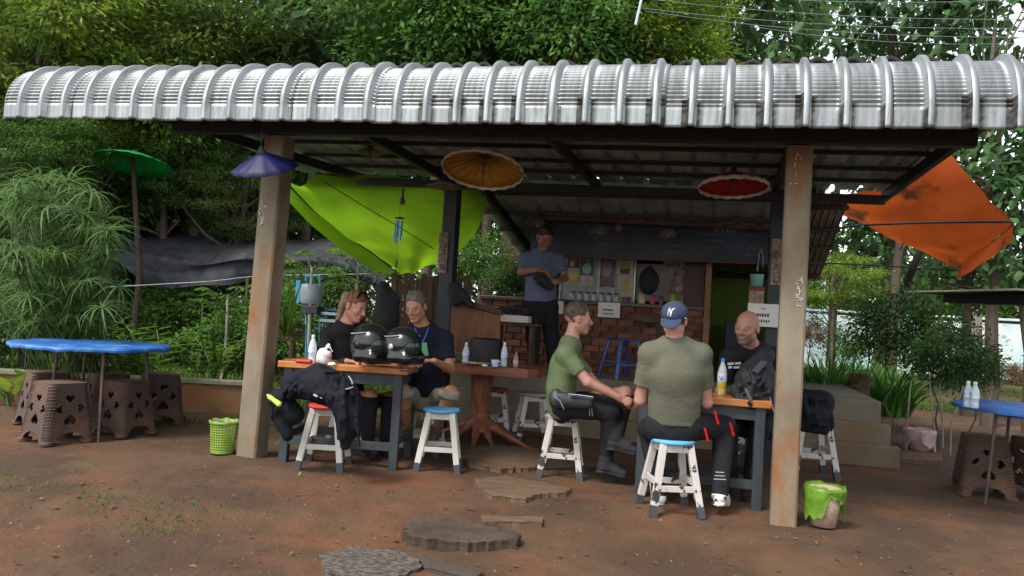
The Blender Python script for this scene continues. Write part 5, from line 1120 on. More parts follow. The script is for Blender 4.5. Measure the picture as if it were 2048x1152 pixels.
jk = thing('jacket_heap', 'heap of black riding jackets hanging over the red-seated stool', 'jackets', pt(650, 930, 5.4))
def crease(a, s): f1 = wrinkle(a * .7, 11, s, (.6, -.3, .1)); f2 = wrinkle(a * .28, 30, s + 1, (.9, .1, .1)); return lambda x, y, z: f1(x, y, z) + f2(x, y, z)
rj = np.random.default_rng(8)
def ridges(q, tops, bots, n, r0=.022, off=.0, seed=1):
    r = np.random.default_rng(seed)
    for i in range(n):
        t = (i + r.uniform(-.3, .3)) / n; a = pt(*[tops[0][k] + (tops[1][k] - tops[0][k]) * t for k in range(3)]); b = pt(*[bots[0][k] + (bots[1][k] - bots[0][k]) * t for k in range(3)]); a = a + r.normal(0, .012, 3); b = b + r.normal(0, .03, 3); m = (a + b) / 2 + r.normal(0, .018, 3) - D_ * off
        q += [cap(a, m, r0 * r.uniform(.4, .7), r0 * r.uniform(.6, .9), .03), cap(m, m + (b - m) * .8, r0 * r.uniform(.6, .9), r0 * .4, .03)]
ridges(q, ((628, 748, 5.33), (700, 765, 5.27)), ((662, 830, 5.27), (722, 870, 5.27)), 8, .022, .03, 1); ridges(q, ((680, 780, 5.25), (715, 785, 5.28)), ((668, 880, 5.26), (708, 905, 5.28)), 5, .02, .02, 2); ridges(q, ((560, 765, 5.5), (620, 748, 5.38)), ((552, 840, 5.5), (600, 785, 5.34)), 6, .02, .03, 3); ridges(q, ((575, 760, 5.42), (600, 790, 5.36)), ((690, 752, 5.3), (700, 800, 5.24)), 4, .018, .03, 4)
q += [ell(pt(650, 742, 5.36), (.10, .05, .022), None, .02), cap(pt(596, 752, 5.40), pt(640, 738, 5.38), .035, .045, .02), cap(pt(684, 750, 5.3), pt(706, 790, 5.28), .028, .02, .015)]
link('jacket_cloth', sdf_mesh('jacket_cloth', q, .0075, noise=crease(.013, 5)), jm, jk)
for a, b in (((628, 789), (636, 793)), ((638, 792), (645, 796))): MB().beam(pt(*a, 5.27), pt(*b, 5.26), .018, .01).build('reflective_dash', rf, jk)
MB().tube([pt(682, 780, 5.26), pt(698, 777, 5.26), pt(706, 774, 5.28)], .004, 5).build('zip_pull', rf, jk)
MB().tube([pt(697, 752, 5.32), pt(703, 760, 5.3), pt(705, 768, 5.3)], .005, 5).build('white_tab', rf, jk)
o = link('neon_glove', sdf_mesh('neon_glove', [cap(pt(541, 795, 5.38), pt(558, 808, 5.36), .014, .020), cap(pt(535, 790, 5.38), pt(541, 796, 5.38), .008, .012)], .006), mat('neon_yellow', (.55, .75, .10), .6)); tag(o, 'neon yellow scrap of gear by the left column base', 'glove')
q = [cap(pt(1602, 800, 5.95), pt(1645, 805, 5.9), .10, .10, .05), cap(pt(1640, 800, 5.9), pt(1655, 850, 5.85), .07, .06, .04), ell(pt(1620, 835, 5.85), (.16, .12, .12), None, .05), cap(pt(1600, 850, 5.8), pt(1650, 862, 5.8), .05, .04, .03)]
ridges(q, ((1600, 790, 5.75), (1655, 795, 5.75)), ((1598, 870, 5.72), (1660, 872, 5.72)), 7, .022, .03, 6); ridges(q, ((1602, 786, 5.8), (1604, 850, 5.7)), ((1662, 800, 5.76), (1664, 860, 5.72)), 4, .02, .02, 7)
o = link('jacket', sdf_mesh('jacket', q, .008, noise=crease(.013, 7)), jm); tag(o, 'black jacket bundled on the stool beyond the right column', 'jacket')
jg = mat('charcoal_jacket', (.018, .020, .024), .7, spec=.3, col2=(.018, .02, .023), scale=4, bump=.5, bscale=30)
q = [cap(pt(1490, 740, 5.6), pt(1530, 712, 5.62), .05, .08, .05), cap(pt(1495, 760, 5.5), pt(1510, 808, 5.45), .10, .08, .05), cap(pt(1525, 750, 5.55), pt(1535, 810, 5.5), .10, .07, .06), cap(pt(1505, 800, 5.45), pt(1520, 838, 5.42), .07, .03, .04), cap(pt(1470, 780, 5.5), pt(1488, 806, 5.46), .05, .06, .04), cap(pt(1478, 800, 5.4), pt(1500, 810, 5.38), .04, .04, .03)]
jk = thing('riding_jacket', 'charcoal riding jacket with pouches laid over the table corner before the bald man', 'jacket', pt(1510, 830, 5.5)); ridges(q, ((1485, 742, 5.46), (1540, 720, 5.5)), ((1488, 806, 5.38), (1545, 830, 5.42)), 8, .022, .03, 8); ridges(q, ((1475, 770, 5.42), (1500, 820, 5.36)), ((1530, 735, 5.46), (1545, 800, 5.42)), 4, .018, .02, 9)
link('jacket_cloth', sdf_mesh('jacket_cloth', q, .0075, noise=crease(.013, 11)), jg, jk)
MB().beam(pt(1492, 776, 5.36), pt(1502, 800, 5.34), .035, .02).build('strap_buckle', mat('grey_strap', (.07, .075, .085), .4), jk); MB().tube([pt(1532, 770, 5.42), pt(1541, 800, 5.42), pt(1547, 822, 5.42)], .004, 5).build('strap_edge', rf, jk)
MB().beam(pt(1508, 745, 5.42), pt(1528, 724, 5.46), .05, .02).build('pocket_flap', mat('grey_strap', (0, 0, 0)), jk)
# helmets
gloss = mat('gloss_black', (.006, .0065, .007), .16, col2=(.009, .0095, .01), coat=.15, spec=.4); vis = mat('smoked_visor', (.012, .022, .021), .08, coat=.2, spec=.5); padm = mat('helmet_padding', (.05, .045, .045), .9)
def helmet(label, c, f, s, seed, silver=False):
    B = hframe(f); P = lambda x, y, z: c + s * (B.T @ V3(x, y, z)); R = lambda *a: A(a) * s; t = thing('helmet', label, 'helmet', c - ZU * .12 * s)
    sh = [ell(P(-.01, 0, .01), R(.155, .125, .135), B, 0), cap(P(.10, -.06, -.075), P(.10, .06, -.075), .045 * s, k=.04), cap(P(.0, -.10, -.075), P(.10, -.06, -.075), .038 * s, k=.03), cap(P(.0, .10, -.075), P(.10, .06, -.075), .038 * s, k=.03), ell(P(.16, 0, .0), R(.085, .098, .050), B, .008, True), ell(P(-.02, 0, -.10), R(.11, .09, .10), B, .01, True), cut(P(0, 0, -.118), -B[2]), cap(P(-.13, 0, .04), P(-.155, 0, .03), .03 * s, .012 * s, .02)]
    link('helmet_shell', sdf_mesh('helmet_shell', sh, .0055), gloss, t)
    vz = [ell(P(-.005, 0, .006), R(.150, .121, .120), B, 0), cut(P(0, 0, .045), B[2]), cut(P(0, 0, -.045), -B[2]), cut(P(.015, 0, 0), -B[0])]
    link('visor', sdf_mesh('visor', vz, .0055), vis, t)
    link('liner', sdf_mesh('liner', [ell(P(-.02, 0, -.03), R(.13, .105, .08), B, 0), cut(P(0, 0, -.112), -B[2])], .01), padm, t)
    for sy in (-1, 1):
        M = A([B[0], B[2], -B[1] * -sy]).T
        MB().lathe([(.026, .0), (.026, .006), (.012, .010)], P(.0, .118 * sy, .0), 16, A([B[0] * s, B[2] * s, B[1] * sy * s]).T).build('visor_pivot', mat('dull_silver', (.45, .47, .5), .35, metal=.7) if silver else gloss, t)
    for sy in (-1, 1): MB().tube([P(.06, .10 * sy, .085), P(.0, .118 * sy, .075), P(-.07, .115 * sy, .07)], .004 * s, 5).build('trim_line', mat('silver_trim', (.35, .36, .38), .3), t)
    MB().tube([P(.105, y, .072 + .0 * y) for y in (-.03, 0, .03)], .007 * s, 6).build('top_vent', gloss, t)
    return t
helmet('large glossy black full-face helmet with smoked visor, left one on the orange tabletop', W(742, 690, 5.88) , R0 * .72 - D_ * .65, 1.18, 1)
helmet('glossy black helmet with silvery side plate, right one on the orange tabletop', W(806, 694, 5.78), -R0 * .15 - D_ * .55 + R0 * .85, 1.08, 2, True)
# bottles
plas = mat('clear_pet_plastic', (.72, .80, .84), .12, col2=(.6, .7, .75), alpha=.55, scale=20, spec=.8); labm = mat('pale_blue_label', (.40, .52, .72), .5, col2=(.65, .68, .72), scale=30, ramp=(.45, .55)); capw = mat('white_cap', (.7, .72, .74), .5)
def bottle(label, p, h=.2, body=plas, lab=labm, cp=capw, fill=None, group=None, r=.030):
    t = thing('water_bottle', label, 'bottle', p, group); k = h / .2
    MB().lathe([(r * .85, 0), (r, .006), (r, .035 * k), (r * .93, .04 * k), (r, .046 * k), (r * .93, .055 * k), (r, .06 * k), (r, .125 * k), (r * .8, .15 * k), (.014, .172 * k), (.0125, .185 * k)], p, 16).build('bottle_body', body, t)
    MB().lathe([(r + .0012, .075 * k), (r + .0015, .08 * k), (r + .0015, .115 * k), (r + .0012, .12 * k)], p, 16).build('wrapper', lab, t); MB().lathe([(.0145, .183 * k), (.0145, .2 * k), (.013, .202 * k)], p, 12).build('cap', cp, t)
    if fill: MB().lathe([(r * .85, .001), (r * 1.01, .006), (r * 1.012, fill * k)], p, 14).build('drink', mat('yellow_drink', (.55, .40, .02), .2), t)
    return t
def on(px, py, z): q = atz(px, py, z); return V3(q[0], q[1], z)
def onw(px, w, z): q = W(px, 700, w); return V3(q[0], q[1], z)
bottle('clear water bottle at the left end of the orange tabletop', onw(625, 5.95, .797), .22)
t = thing('tissue_box', 'white tissue box printed in red with a tissue sticking out, on the orange tabletop', 'tissue box', onw(649, 5.95, .797)); p = onw(649, 5.95, .797)
MB().lathe([(.052, 0), (.066, .01), (.068, .07), (.058, .10), (.02, .105)], p, 6).build('box_body', mat('red_printed_card', (.70, .66, .62), .7, col2=(.60, .12, .12), scale=26, ramp=(.40, .47)), t)
link('tissue', sdf_mesh('tissue', [cap(p + V3(.0, 0, .1), p + R0 * .03 + ZU * .145, .018, .01, .01), cap(p + R0 * .03 + ZU * .145, p + R0 * .065 + ZU * .10, .010, .006), ell(p + V3(-.02, 0, .1), (.03, .02, .02))], .005, noise=wrinkle(.004, 60, 2)), mat('white_tissue', (.75, .75, .75), .9), t)
o = link('purse', sdf_mesh('purse', [cap(onw(597, 5.85, .812), onw(622, 5.85, .812), .018, .02, .01)], .006), mat('red_purse', (.45, .02, .03), .5)); tag(o, 'small red purse lying at the left end of the orange tabletop', 'purse')
o = link('crumpled_tissue', sdf_mesh('crumpled_tissue', [ell(onw(664, 5.8, .808), (.03, .02, .014)), ell(onw(670, 5.8, .806), (.018, .018, .012))], .005, noise=wrinkle(.005, 60, 6)), mat('white_tissue', (0, 0, 0))); tag(o, 'crumpled white tissue before the tissue box', 'tissue')
p = onw(820, 5.62, .797); o = MB().box(p + V3(0, 0, .006), (.13, .065, .009), .2).build('phone', gloss, bev=.003); tag(o, 'black phone lying flat before the right helmet', 'phone')
# on the root table
z = .777
p = onw(900, 7.5, z); t = thing('tissue_box', 'pink tissue box with tissue standing up at the left of the tree-root table', 'tissue box', p); MB().box(p + V3(0, 0, .058), (.11, .11, .115), .3).build('box_body', mat('pink_card', (.58, .36, .46), .7), t, bev=.004)
link('tissue', sdf_mesh('tissue', [cap(p + V3(0, 0, .12), p + V3(.005, 0, .145), .018, .01)], .006), mat('pale_pink_tissue', (.7, .55, .62), .9), t)
o = MB().box(onw(922, 7.6, z) + V3(0, 0, .045), (.09, .07, .09), .2).build('card_box', mat('olive_card', (.16, .15, .04), .8), bev=.004); tag(o, 'small olive box behind the pink tissue box', 'box')
bottle('clear water bottle in the middle of the tree-root table', onw(932, 7.35, z), .20); bottle('clear water bottle at the right of the tree-root table', onw(1009, 7.2, z), .23)
p = onw(955, 7.25, z); t = thing('plate', 'plate of green leftovers on the tree-root table', 'plate', p); MB().lathe([(.07, 0), (.11, .012), (.14, .016), (.138, .02), (.06, .006)], p, 24).build('dish', mat('pale_dish', (.45, .46, .42), .4), t)
link('leftovers', sdf_mesh('leftovers', [ell(p + V3(-.03, 0, .015), (.06, .05, .012)), ell(p + V3(.05, .02, .018), (.03, .03, .012))], .007, noise=wrinkle(.008, 60, 4)), mat('salad', (.20, .25, .10), .7, col2=(.5, .45, .35), scale=30), t)
p = onw(992, 7.1, z); t = thing('cup', 'pale blue patterned cup left of the water bottle on the tree-root table', 'cup', p); MB().lathe([(.028, 0), (.036, .03), (.04, .065), (.036, .066), (.03, .01)], p, 18).build('cup_body', mat('blue_white_china', (.5, .58, .72), .3, col2=(.2, .28, .5), scale=40, ramp=(.4, .45)), t); MB().tube([p + V3(.038, 0, .05), p + V3(.06, 0, .045), p + V3(.058, 0, .02), p + V3(.034, 0, .015)], .004, 5).build('cup_handle', mat('blue_white_china', (0, 0, 0)), t)
p = onw(1033, 7.2, z); t = thing('sauce_bottle', 'small pinkish sauce squeeze bottle at the right end of the tree-root table', 'bottle', p); MB().lathe([(.024, 0), (.026, .01), (.024, .1), (.012, .115), (.01, .125), (.003, .155)], p, 14).build('squeeze_body', mat('pinkish_sauce', (.38, .2, .17), .4), t); MB().lathe([(.0265, .03), (.0265, .07)], p, 14).build('wrapper', mat('pale_wrap', (.5, .42, .4), .6), t)
o = link('crumpled_wrapper', sdf_mesh('crumpled_wrapper', [ell(onw(972, 7.0, z + .012), (.035, .025, .014))], .006, noise=wrinkle(.006, 60, 9)), mat('white_tissue', (0, 0, 0))); tag(o, 'crumpled white wrapper on the front of the tree-root table', 'wrapper')
# on the dark table
bottle('water bottle with blue cap holding a yellow drink on the right table', onw(1447, 5.62, .767), .27, fill=.075, cp=mat('blue_cap', (.05, .25, .62), .4), lab=mat('white_blue_label', (.55, .6, .66), .5, col2=(.04, .12, .5), scale=22, ramp=(.42, .46)), r=.033)
for px, lb in ((1939, 'left one of two clear bottles on the right blue table'), (1953, 'right one of two clear bottles on the right blue table')): bottle(lb, onw(px, 6.0 if px < 1945 else 5.93, .757), .205)
# counter jars and other things on the shelf
jarg = mat('jar_glass', (.34, .36, .35), .15, col2=(.28, .27, .24), scale=12); lid = mat('dark_jar_lid', (.03, .03, .03), .5)
for k in range(7):
    p = aty(1145 + k * 14.5, 595, 9.42); p[2] = 1.517; t = thing('glass_jar', ('leftmost', 'second', 'third', 'middle', 'fifth', 'sixth', 'rightmost')[k] + ' small dark-lidded glass jar from the left in the row on the counter', 'jar', p, 'row of dark-lidded glass jars on the counter'); MB().lathe([(.034, 0), (.038, .006), (.038, .08), (.028, .095)], p, 12).build('jar_body', jarg, t); MB().lathe([(.031, .094), (.031, .112), (.028, .114)], p, 12).build('lid', lid, t)
def can(px, r, h, c, label, y=9.42):
    p = aty(px, 600, y); p[2] = 1.517; t = thing('canister', label, 'canister', p); MB().lathe([(r * .95, 0), (r, .005), (r, h), (r * .9, h + .005)], p, 16).build('canister_body', mat('canister_%d' % px, c, .5), t); MB().lathe([(r * 1.03, h), (r * 1.03, h + .012), (r * .8, h + .016)], p, 16).build('lid', mat('canister_lid_%d' % px, tuple(x * .6 for x in c), .5), t)
can(1283, .048, .12, (.42, .38, .22), 'cream canister on the counter left of the pink one'); can(1305, .034, .10, (.42, .05, .09), 'bright pink canister under the black bag on the counter'); can(1322, .03, .09, (.2, .03, .05), 'dark maroon canister beside the bright pink one'); can(1346, .045, .13, (.22, .32, .03), 'left lime green canister behind the navy cap'); can(1369, .045, .125, (.24, .34, .035), 'right lime green canister behind the navy cap'); can(1256, .028, .06, (.14, .03, .025), 'little dark red pot on the counter'); can(1246, .02, .05, (.1, .08, .07), 'tiny dark pot on the counter beside the red pot')
o = link('hanging_bag', sdf_mesh('hanging_bag', [ell(aty(1298, 563, 9.35), (.13, .09, .17), None, .0), cap(aty(1296, 545, 9.35), aty(1300, 535, 9.35), .06, .03, .05)], .012, noise=wrinkle(.008, 20, 3)), mat('black_fabric', (0, 0, 0))); tag(o, 'rounded black bag hanging above the counter right of the posters', 'bag')
p = aty(1359, 577, 9.6); t = thing('toy', 'plain pale soft toy sitting against the garland board', 'soft toy', p); link('toy_body', sdf_mesh('toy_body', [ell(p + V3(0, 0, .0), (.07, .05, .065)), ell(p + V3(0, 0, .10), (.045, .04, .045)), cap(p + V3(-.02, 0, .13), p + V3(-.035, 0, .17), .012, .012), cap(p + V3(.02, 0, .13), p + V3(.035, 0, .17), .012, .012)], .009), mat('pale_plush', (.36, .28, .26), .95), t)
a = aty(1340, 585, 9.62); o = MB().beam(a, aty(1350, 540, 9.62), .14, .02).build('bamboo_board', mat('tan_board', (.32, .17, .07), .7)); tag(o, 'tan board leaning upright beside the soft toy', 'board')
# paper notices
def notice(px0, py0, px1, py1, y, label, lines):
    a, b = aty(px0, py0, y), aty(px1, py1, y); x0, x1, z0, z1 = a[0], b[0], b[2], a[2]; t = thing('paper_notice', label, 'notice', ((x0 + x1) / 2, y, z0)); MB().box(((x0 + x1) / 2, y, (z0 + z1) / 2), (x1 - x0, .003, z1 - z0)).build('paper', white_p, t)
    ink = mat('black_ink', (.03, .03, .035), .8)
    for (u, v, w_, h) in lines: MB().box((x0 + u * (x1 - x0), y - .0025, z0 + v * (z1 - z0)), (w_ * (x1 - x0), .001, h * (z1 - z0))).build('printed_line', ink, t)
ln = [(.5, .78, .14, .04)] + [(.24 + .085 * k, .50, .06, .12 + .03 * (k % 2)) for k in range(6)] + [(.3 + .08 * k, .24, .05, .09 + .04 * ((k + 1) % 2)) for k in range(6)]
notice(1197, 604, 1239, 636, 9.285, 'white paper notice stuck on the brick counter', ln); notice(1496, 606, 1556, 655, 7.40, 'white paper notice on the right inner post beside the bald head', ln); notice(1116, 602, 1126, 628, 9.27, 'narrow white paper on the counter behind the standing man', [])
# doorway interior: shelf, basket, blue crate, dark machine
p = aty(1477, 650, 10.4); o = MB().box((p[0], p[1], 1.0), (.34, .3, .75)).build('blue_cupboard', mat('dark_blue_cupboard', (.012, .02, .06), .5), bev=.01); tag(o, 'dark blue cupboard in the doorway behind the bald man', 'cupboard')
t = thing('wall_shelf', 'small shelf with red edge and pale picture panel in the doorway', 'shelf', aty(1513, 590, 9.0)); a = aty(1513, 578, 9.0); MB().box(a, (.17, .16, .05)).build('shelf_board', mat('red_shelf', (.22, .03, .015), .6), t); MB().box(a + V3(0, 0, -.14), (.16, .14, .24)).build('shelf_panel', mat('floral_panel', (.34, .30, .25), .7, col2=(.2, .12, .05), scale=14), t)
a = a + V3(0, 0, .03); t = thing('basket', 'turquoise plastic basket on the shelf in the doorway', 'basket', a); MB().shell([(.05, 0), (.065, .0), (.075, .13), (.08, .135), (.072, .13), (.06, .01)], a, 20).build('basket_body', mat('turquoise_plastic', (.12, .42, .36), .5, col2=(.3, .5, .45), scale=30), t); MB().tube([a + V3(.03 + .03 * cos(q), .0, .13 + .30 * sin(q)) for q in np.linspace(.3, 3.0, 9)], .008, 6).build('basket_handle', mat('pale_handle', (.25, .27, .27), .5), t)
# tray table behind the cap
p = aty(1300, 640, 9.0); t = thing('side_table', 'dark scroll-edged little wooden table in front of the brick counter', 'table', (p[0], p[1], .62)); MB().poly([(1255, 625), (1262, 630), (1330, 637), (1345, 636), (1345, 646), (1300, 645), (1272, 641), (1260, 634)], 0, .28, lambda x, y, z: tuple(aty(x, y, 8.95) + V3(0, z, 0))).build('table_top', wood_b, t)
q = aty(1320, 645, 9.05); MB().lathe([(.09, .62), (.04, .70), (.035, q[2] - .1), (.07, q[2])], (q[0], q[1], 0), 12).build('pedestal', wood_b, t)
# blue rack with water container at the left, black coat on the fence
t = thing('blue_rack', 'light blue metal rack with shelves among the plants behind the woman', 'rack', W(655, 740, 8.0)); lb = mat('light_blue_metal', (.06, .30, .50), .5)
for a, b in (((612, 552), (612, 725)), ((640, 552), (640, 725)), ((612, 552), (640, 552)), ((615, 616), (685, 622)), ((640, 690), (690, 635)), ((630, 655), (660, 670)), ((652, 622), (652, 720)), ((684, 622), (684, 730))): MB().tube([W(*a, 8.0), W(*b, 8.0)], .011, 6).build('rack_tube', lb, t)
MB().beam(W(645, 626, 8.0), W(688, 629, 8.0), .25, .03).build('rack_shelf', mat('pale_shelf', (.5, .55, .56), .6), t); MB().beam(W(645, 640, 8.0), W(688, 643, 8.0), .25, .03).build('rack_shelf', mat('pale_shelf', (0, 0, 0)), t)
p = W(621, 600, 7.95); t = thing('water_container', 'blue and clear water container on the light blue rack', 'container', p); MB().lathe([(.10, -.04), (.12, 0), (.12, .1), (.115, .16), (.09, .17)], p, 20).build('tub', mat('translucent_tub', (.3, .36, .38), .3), t); MB().box(p + V3(-.1, -.05, .08), (.05, .1, .24)).build('blue_side', lb, t)
p = W(625, 620, 7.9); o = MB().box(p, (.2, .15, .09)).build('crate', steel, bev=.01); tag(o, 'small black crate under the water container', 'crate')
o = link('hanging_coat', sdf_mesh('hanging_coat', [cap(W(766, 575, 7.7), W(772, 640, 7.7), .08, .14, .05), cap(W(772, 640, 7.7), W(775, 740, 7.7), .14, .13, .05), ell(W(786, 606, 7.7), (.08, .08, .12), None, .05)], .014, noise=crease(.02, 15)), mat('black_fabric', (0, 0, 0))); tag(o, 'black coat hanging between the woman and the grey-haired man', 'coat')
o = link('hanging_gear', sdf_mesh('hanging_gear', [cap(W(905, 575, 7.85), W(912, 600, 7.85), .06, .08, .05), cap(W(915, 575, 7.85), W(942, 610, 7.85), .06, .05, .04)], .014, noise=crease(.02, 16)), mat('black_fabric', (0, 0, 0))); tag(o, 'black gear hanging right of the left inner post', 'gear')
# ------------------------------------------------------------------ vegetation
def leafmat(n, c, c2=None, isl=.45, tr=.5, rough=.5): return mat('leaf_' + n, c, rough, col2=c2 or tuple(x * .62 for x in c), scale=1.1, island=isl, transl=tr, spec=.35, ramp=(.38, .62), detail=3)
LM = dict(dark=leafmat('deep_green', (.085, .16, .042)), feather=leafmat('feathery_green', (.125, .20, .05)), lime=leafmat('yellow_green', (.24, .33, .04), (.11, .20, .03)), mid=leafmat('mid_green', (.115, .235, .042), (.06, .14, .03)),
          teak=leafmat('teak_green', (.09, .18, .058), (.05, .115, .038)), bush=leafmat('bush_green', (.055, .12, .034)), strap=leafmat('strap_green', (.11, .27, .04), (.05, .15, .03), .35), sedge=leafmat('sedge_green', (.13, .22, .065), (.075, .14, .04), .3), grass=leafmat('grass_green', (.13, .23, .035), (.07, .14, .025), .4), dry=leafmat('dry_leaf', (.22, .14, .05), (.12, .07, .03), .5, .2), ginger=leafmat('ginger_green', (.14, .25, .03), (.07, .15, .02), .3))
barkm = mat('grey_brown_bark', (.10, .075, .055), .95, col2=(.05, .04, .03), scale=6, bump=.8, bscale=18, stretch=(2, 2, .5))
barkp = mat('pale_bark', (.30, .28, .23), .9, col2=(.14, .12, .09), scale=5, bump=.5, bscale=16, stretch=(2, 2, .6))
def nrm(v): return v / (np.linalg.norm(v, axis=1)[:, None] + 1e-9)
def leaves(c, d, n, L, Wd, big=False, fold=.35):
    d = nrm(d); n = nrm(n - d * (n * d).sum(1)[:, None]); s = np.cross(d, n); N = len(c); L = L[:, None]; Wd = Wd[:, None]
    if not big:
        V = np.stack([c, c + d * L * .5 + s * Wd / 2 + n * Wd * fold * .5, c + d * L, c + d * L * .5 - s * Wd / 2 + n * Wd * fold * .5], 1).reshape(-1, 3)
        F = np.arange(4 * N).reshape(N, 4)
    else:
        dn = n * L * -.12
        V = np.stack([c, c + d * L * .30 + s * Wd * .46 + n * Wd * fold * .4, c + d * L * .72 + s * Wd * .36 + n * Wd * fold * .3 + dn * .5, c + d * L + dn, c + d * L * .72 - s * Wd * .36 + n * Wd * fold * .3 + dn * .5, c + d * L * .30 - s * Wd * .46 + n * Wd * fold * .4], 1).reshape(-1, 3)
        b = np.arange(N)[:, None] * 6; F = np.concatenate([b + A([[0, 1, 2, 3]]), b + A([[0, 3, 4, 5]])])
    return V, F
def crown_mesh(name, seed, R, ncl, per, L, Wd, cr, big=False, flat=.5, droop=.3, shell=.55, gap=0.):
    r = np.random.default_rng(seed); R = A(R); u = nrm(r.normal(size=(ncl, 3))); rad = shell + (1 - shell) * r.random(ncl) ** .6; cc = u * rad[:, None] * R
    cc += r.normal(0, .12, cc.shape) * R; cs = cr * r.uniform(.55, 1.3, ncl)
    idx = np.repeat(np.arange(ncl), (per * (cs / cr) ** 1.6).astype(int)); N = len(idx); o = r.normal(size=(N, 3)) * .5; o[:, 2] *= flat
    c = cc[idx] + o * cs[idx][:, None]; d = nrm(o + u[idx] * .35 + r.normal(0, .45, (N, 3))); d[:, 2] -= droop; n = nrm(A([0, 0, 1.]) + r.normal(0, .45, (N, 3)) + u[idx] * .25)
    V, F = leaves(c, d, n, L * r.uniform(.6, 1.25, N), Wd * r.uniform(.7, 1.2, N), big); return npmesh(name, V, F), cc
def limb_mesh(name, seed, H, base, r0, cc, nb, lean=.1):
    r = np.random.default_rng(seed); mb = MB(); P = [V3(0, 0, -.2)]; nseg = 7; off = r.normal(0, lean, 2); top = V3(off[0], off[1], H)
    for i in range(1, nseg + 1): t = i / nseg; P.append(V3(off[0] * t + r.normal(0, lean * .18), off[1] * t + r.normal(0, lean * .18), H * t))
    mb.tube(P, [r0 * (1 - .75 * i / nseg) for i in range(nseg + 1)], 8)
    for k in r.choice(len(cc), min(nb, len(cc)), replace=False):
        e = cc[k] + V3(0, 0, base); t = np.clip(.45 + .5 * (e[2] / max(H, .1)) * r.uniform(.5, .9), .35, .95); s = P[int(t * nseg)]
        m = s + (e - s) * .5 + V3(r.normal(0, .15), r.normal(0, .15), -.05 * np.linalg.norm(e - s)); mb.tube([s, m, e], [r0 * .35 * (1.1 - t * .6), r0 * .22, r0 * .06], 5, False)
    return mb.mesh(name)
PT = {}
def proto(kind):
    if kind in PT: return PT[kind]
    r = dict(
        feather=lambda: crown_mesh('crown', 1, (2.3, 2.3, 1.7), 110, 240, .13, .042, .62, flat=.35, droop=.35),
        feather2=lambda: crown_mesh('crown', 11, (2.5, 2.3, 2.0), 120, 240, .12, .040, .60, flat=.3, droop=.35),
        lime=lambda: crown_mesh('crown', 2, (2.3, 2.2, 1.4), 80, 200, .15, .048, .60, flat=.28, droop=.4),
        mid=lambda: crown_mesh('crown', 3, (2.0, 2.0, 1.9), 110, 170, .17, .075, .52, flat=.8, droop=.25),
        mid2=lambda: crown_mesh('crown', 13, (2.1, 2.0, 1.7), 100, 170, .19, .065, .55, flat=.8, droop=.2),
        teak=lambda: crown_mesh('crown', 4, (2.0, 2.0, 2.1), 58, 22, .34, .22, .66, True, flat=.8, droop=.6, shell=.3),
        teak2=lambda: crown_mesh('crown', 14, (2.2, 2.0, 2.6), 56, 24, .34, .22, .70, True, flat=.9, droop=.6, shell=.2),
        sparse=lambda: crown_mesh('crown', 5, (2.2, 2.2, 2.4), 46, 100, .14, .06, .62, flat=.6, droop=.3, shell=.2),
        bush=lambda: crown_mesh('crown', 6, (.62, .60, .42), 60, 90, .070, .036, .21, flat=.8, droop=.25, shell=.35),
        bush2=lambda: crown_mesh('crown', 16, (.66, .60, .45), 56, 90, .066, .036, .22, flat=.8, droop=.25, shell=.35))[kind]()
    PT[kind] = r; return r
def tree(kind, px, py, w, sc, mk, label, seed, trunk=.12, tm=None, cat='tree', sz=1., nb=14, name=None, H=None, hs=None, group=None, base=None):
    me, cc = proto(kind); p = W(px, py, w); gzv = float(ground_z(p[0], p[1])) if base is None else base
    t = thing(name or 'leafy_tree', label, cat, (p[0], p[1], gzv), group)
    mm = me if len(me.materials) == 0 or me.materials[0] == mk else None
    if len(me.materials) == 0: me.materials.append(mk)
    elif me.materials[0] != mk: me = me.copy(); me.materials.clear(); me.materials.append(mk); 
    o = bpy.data.objects.new('crown', me); C.objects.link(o); o.parent = t; o.location = (0, 0, p[2] - gzv); o.scale = (sc, sc, sc * sz); o.rotation_euler = (0, 0, seed * 1.7); o['kind'] = 'stuff'
    h = p[2] - gzv; c2 = cc * A([sc, sc, sc * sz]); a = seed * 1.7; c2 = np.stack([c2[:, 0] * cos(a) - c2[:, 1] * sin(a), c2[:, 0] * sin(a) + c2[:, 1] * cos(a), c2[:, 2]], 1)
    lm = limb_mesh('trunk', seed, h + c2[:, 2].max() * .6, h, trunk, c2, nb, .25 * sc); lm.materials.append(tm or barkm); b = bpy.data.objects.new('trunk', lm); C.objects.link(b); b.parent = t
    return t
K = 0
def T(kind, px, py, w, sc, m, label, **kw):
    global K; K += 1; return tree(kind, px, py, w, sc, LM[m], label, K, **kw)
# left mass
T('lime', 60, 60, 12.5, 1.05, 'lime', 'yellow-green feathery tree spreading over the top left corner')
T('lime', 250, 130, 13.5, 1.0, 'lime', 'yellow-green layered tree above the left end of the barrel roof')
T('feather', 150, 0, 15.5, 1.25, 'feather', 'tall dusky feathery tree behind the top left yellow-green one')
T('feather2', 420, 40, 15, 1.25, 'feather', 'tall feathery tree rising above the roof between left corner and teak')
T('lime', 430, 130, 14.2, .75, 'feather', 'small olive feathery tree just above the roof, right of the yellow-green one')
T('feather', 40, 330, 14, 1.1, 'feather', 'dark feathery tree behind the umbrella sedge at the left edge')
T('feather2', 250, 330, 15.5, 1.15, 'feather', 'dark green tree behind the green parasol')
T('lime', 330, 345, 15.0, .55, 'lime', 'yellow-green sprays hanging below and right of the green parasol')
T('lime', 90, 290, 11.5, .42, 'mid', 'green sapling crown just under the left end of the roof')
T('feather', 430, 360, 16.5, 1.2, 'feather', 'feathery tree behind the blue parasol and left column')
T('feather2', 560, 200, 17.5, 1.15, 'feather', 'dark tree behind the left column top')
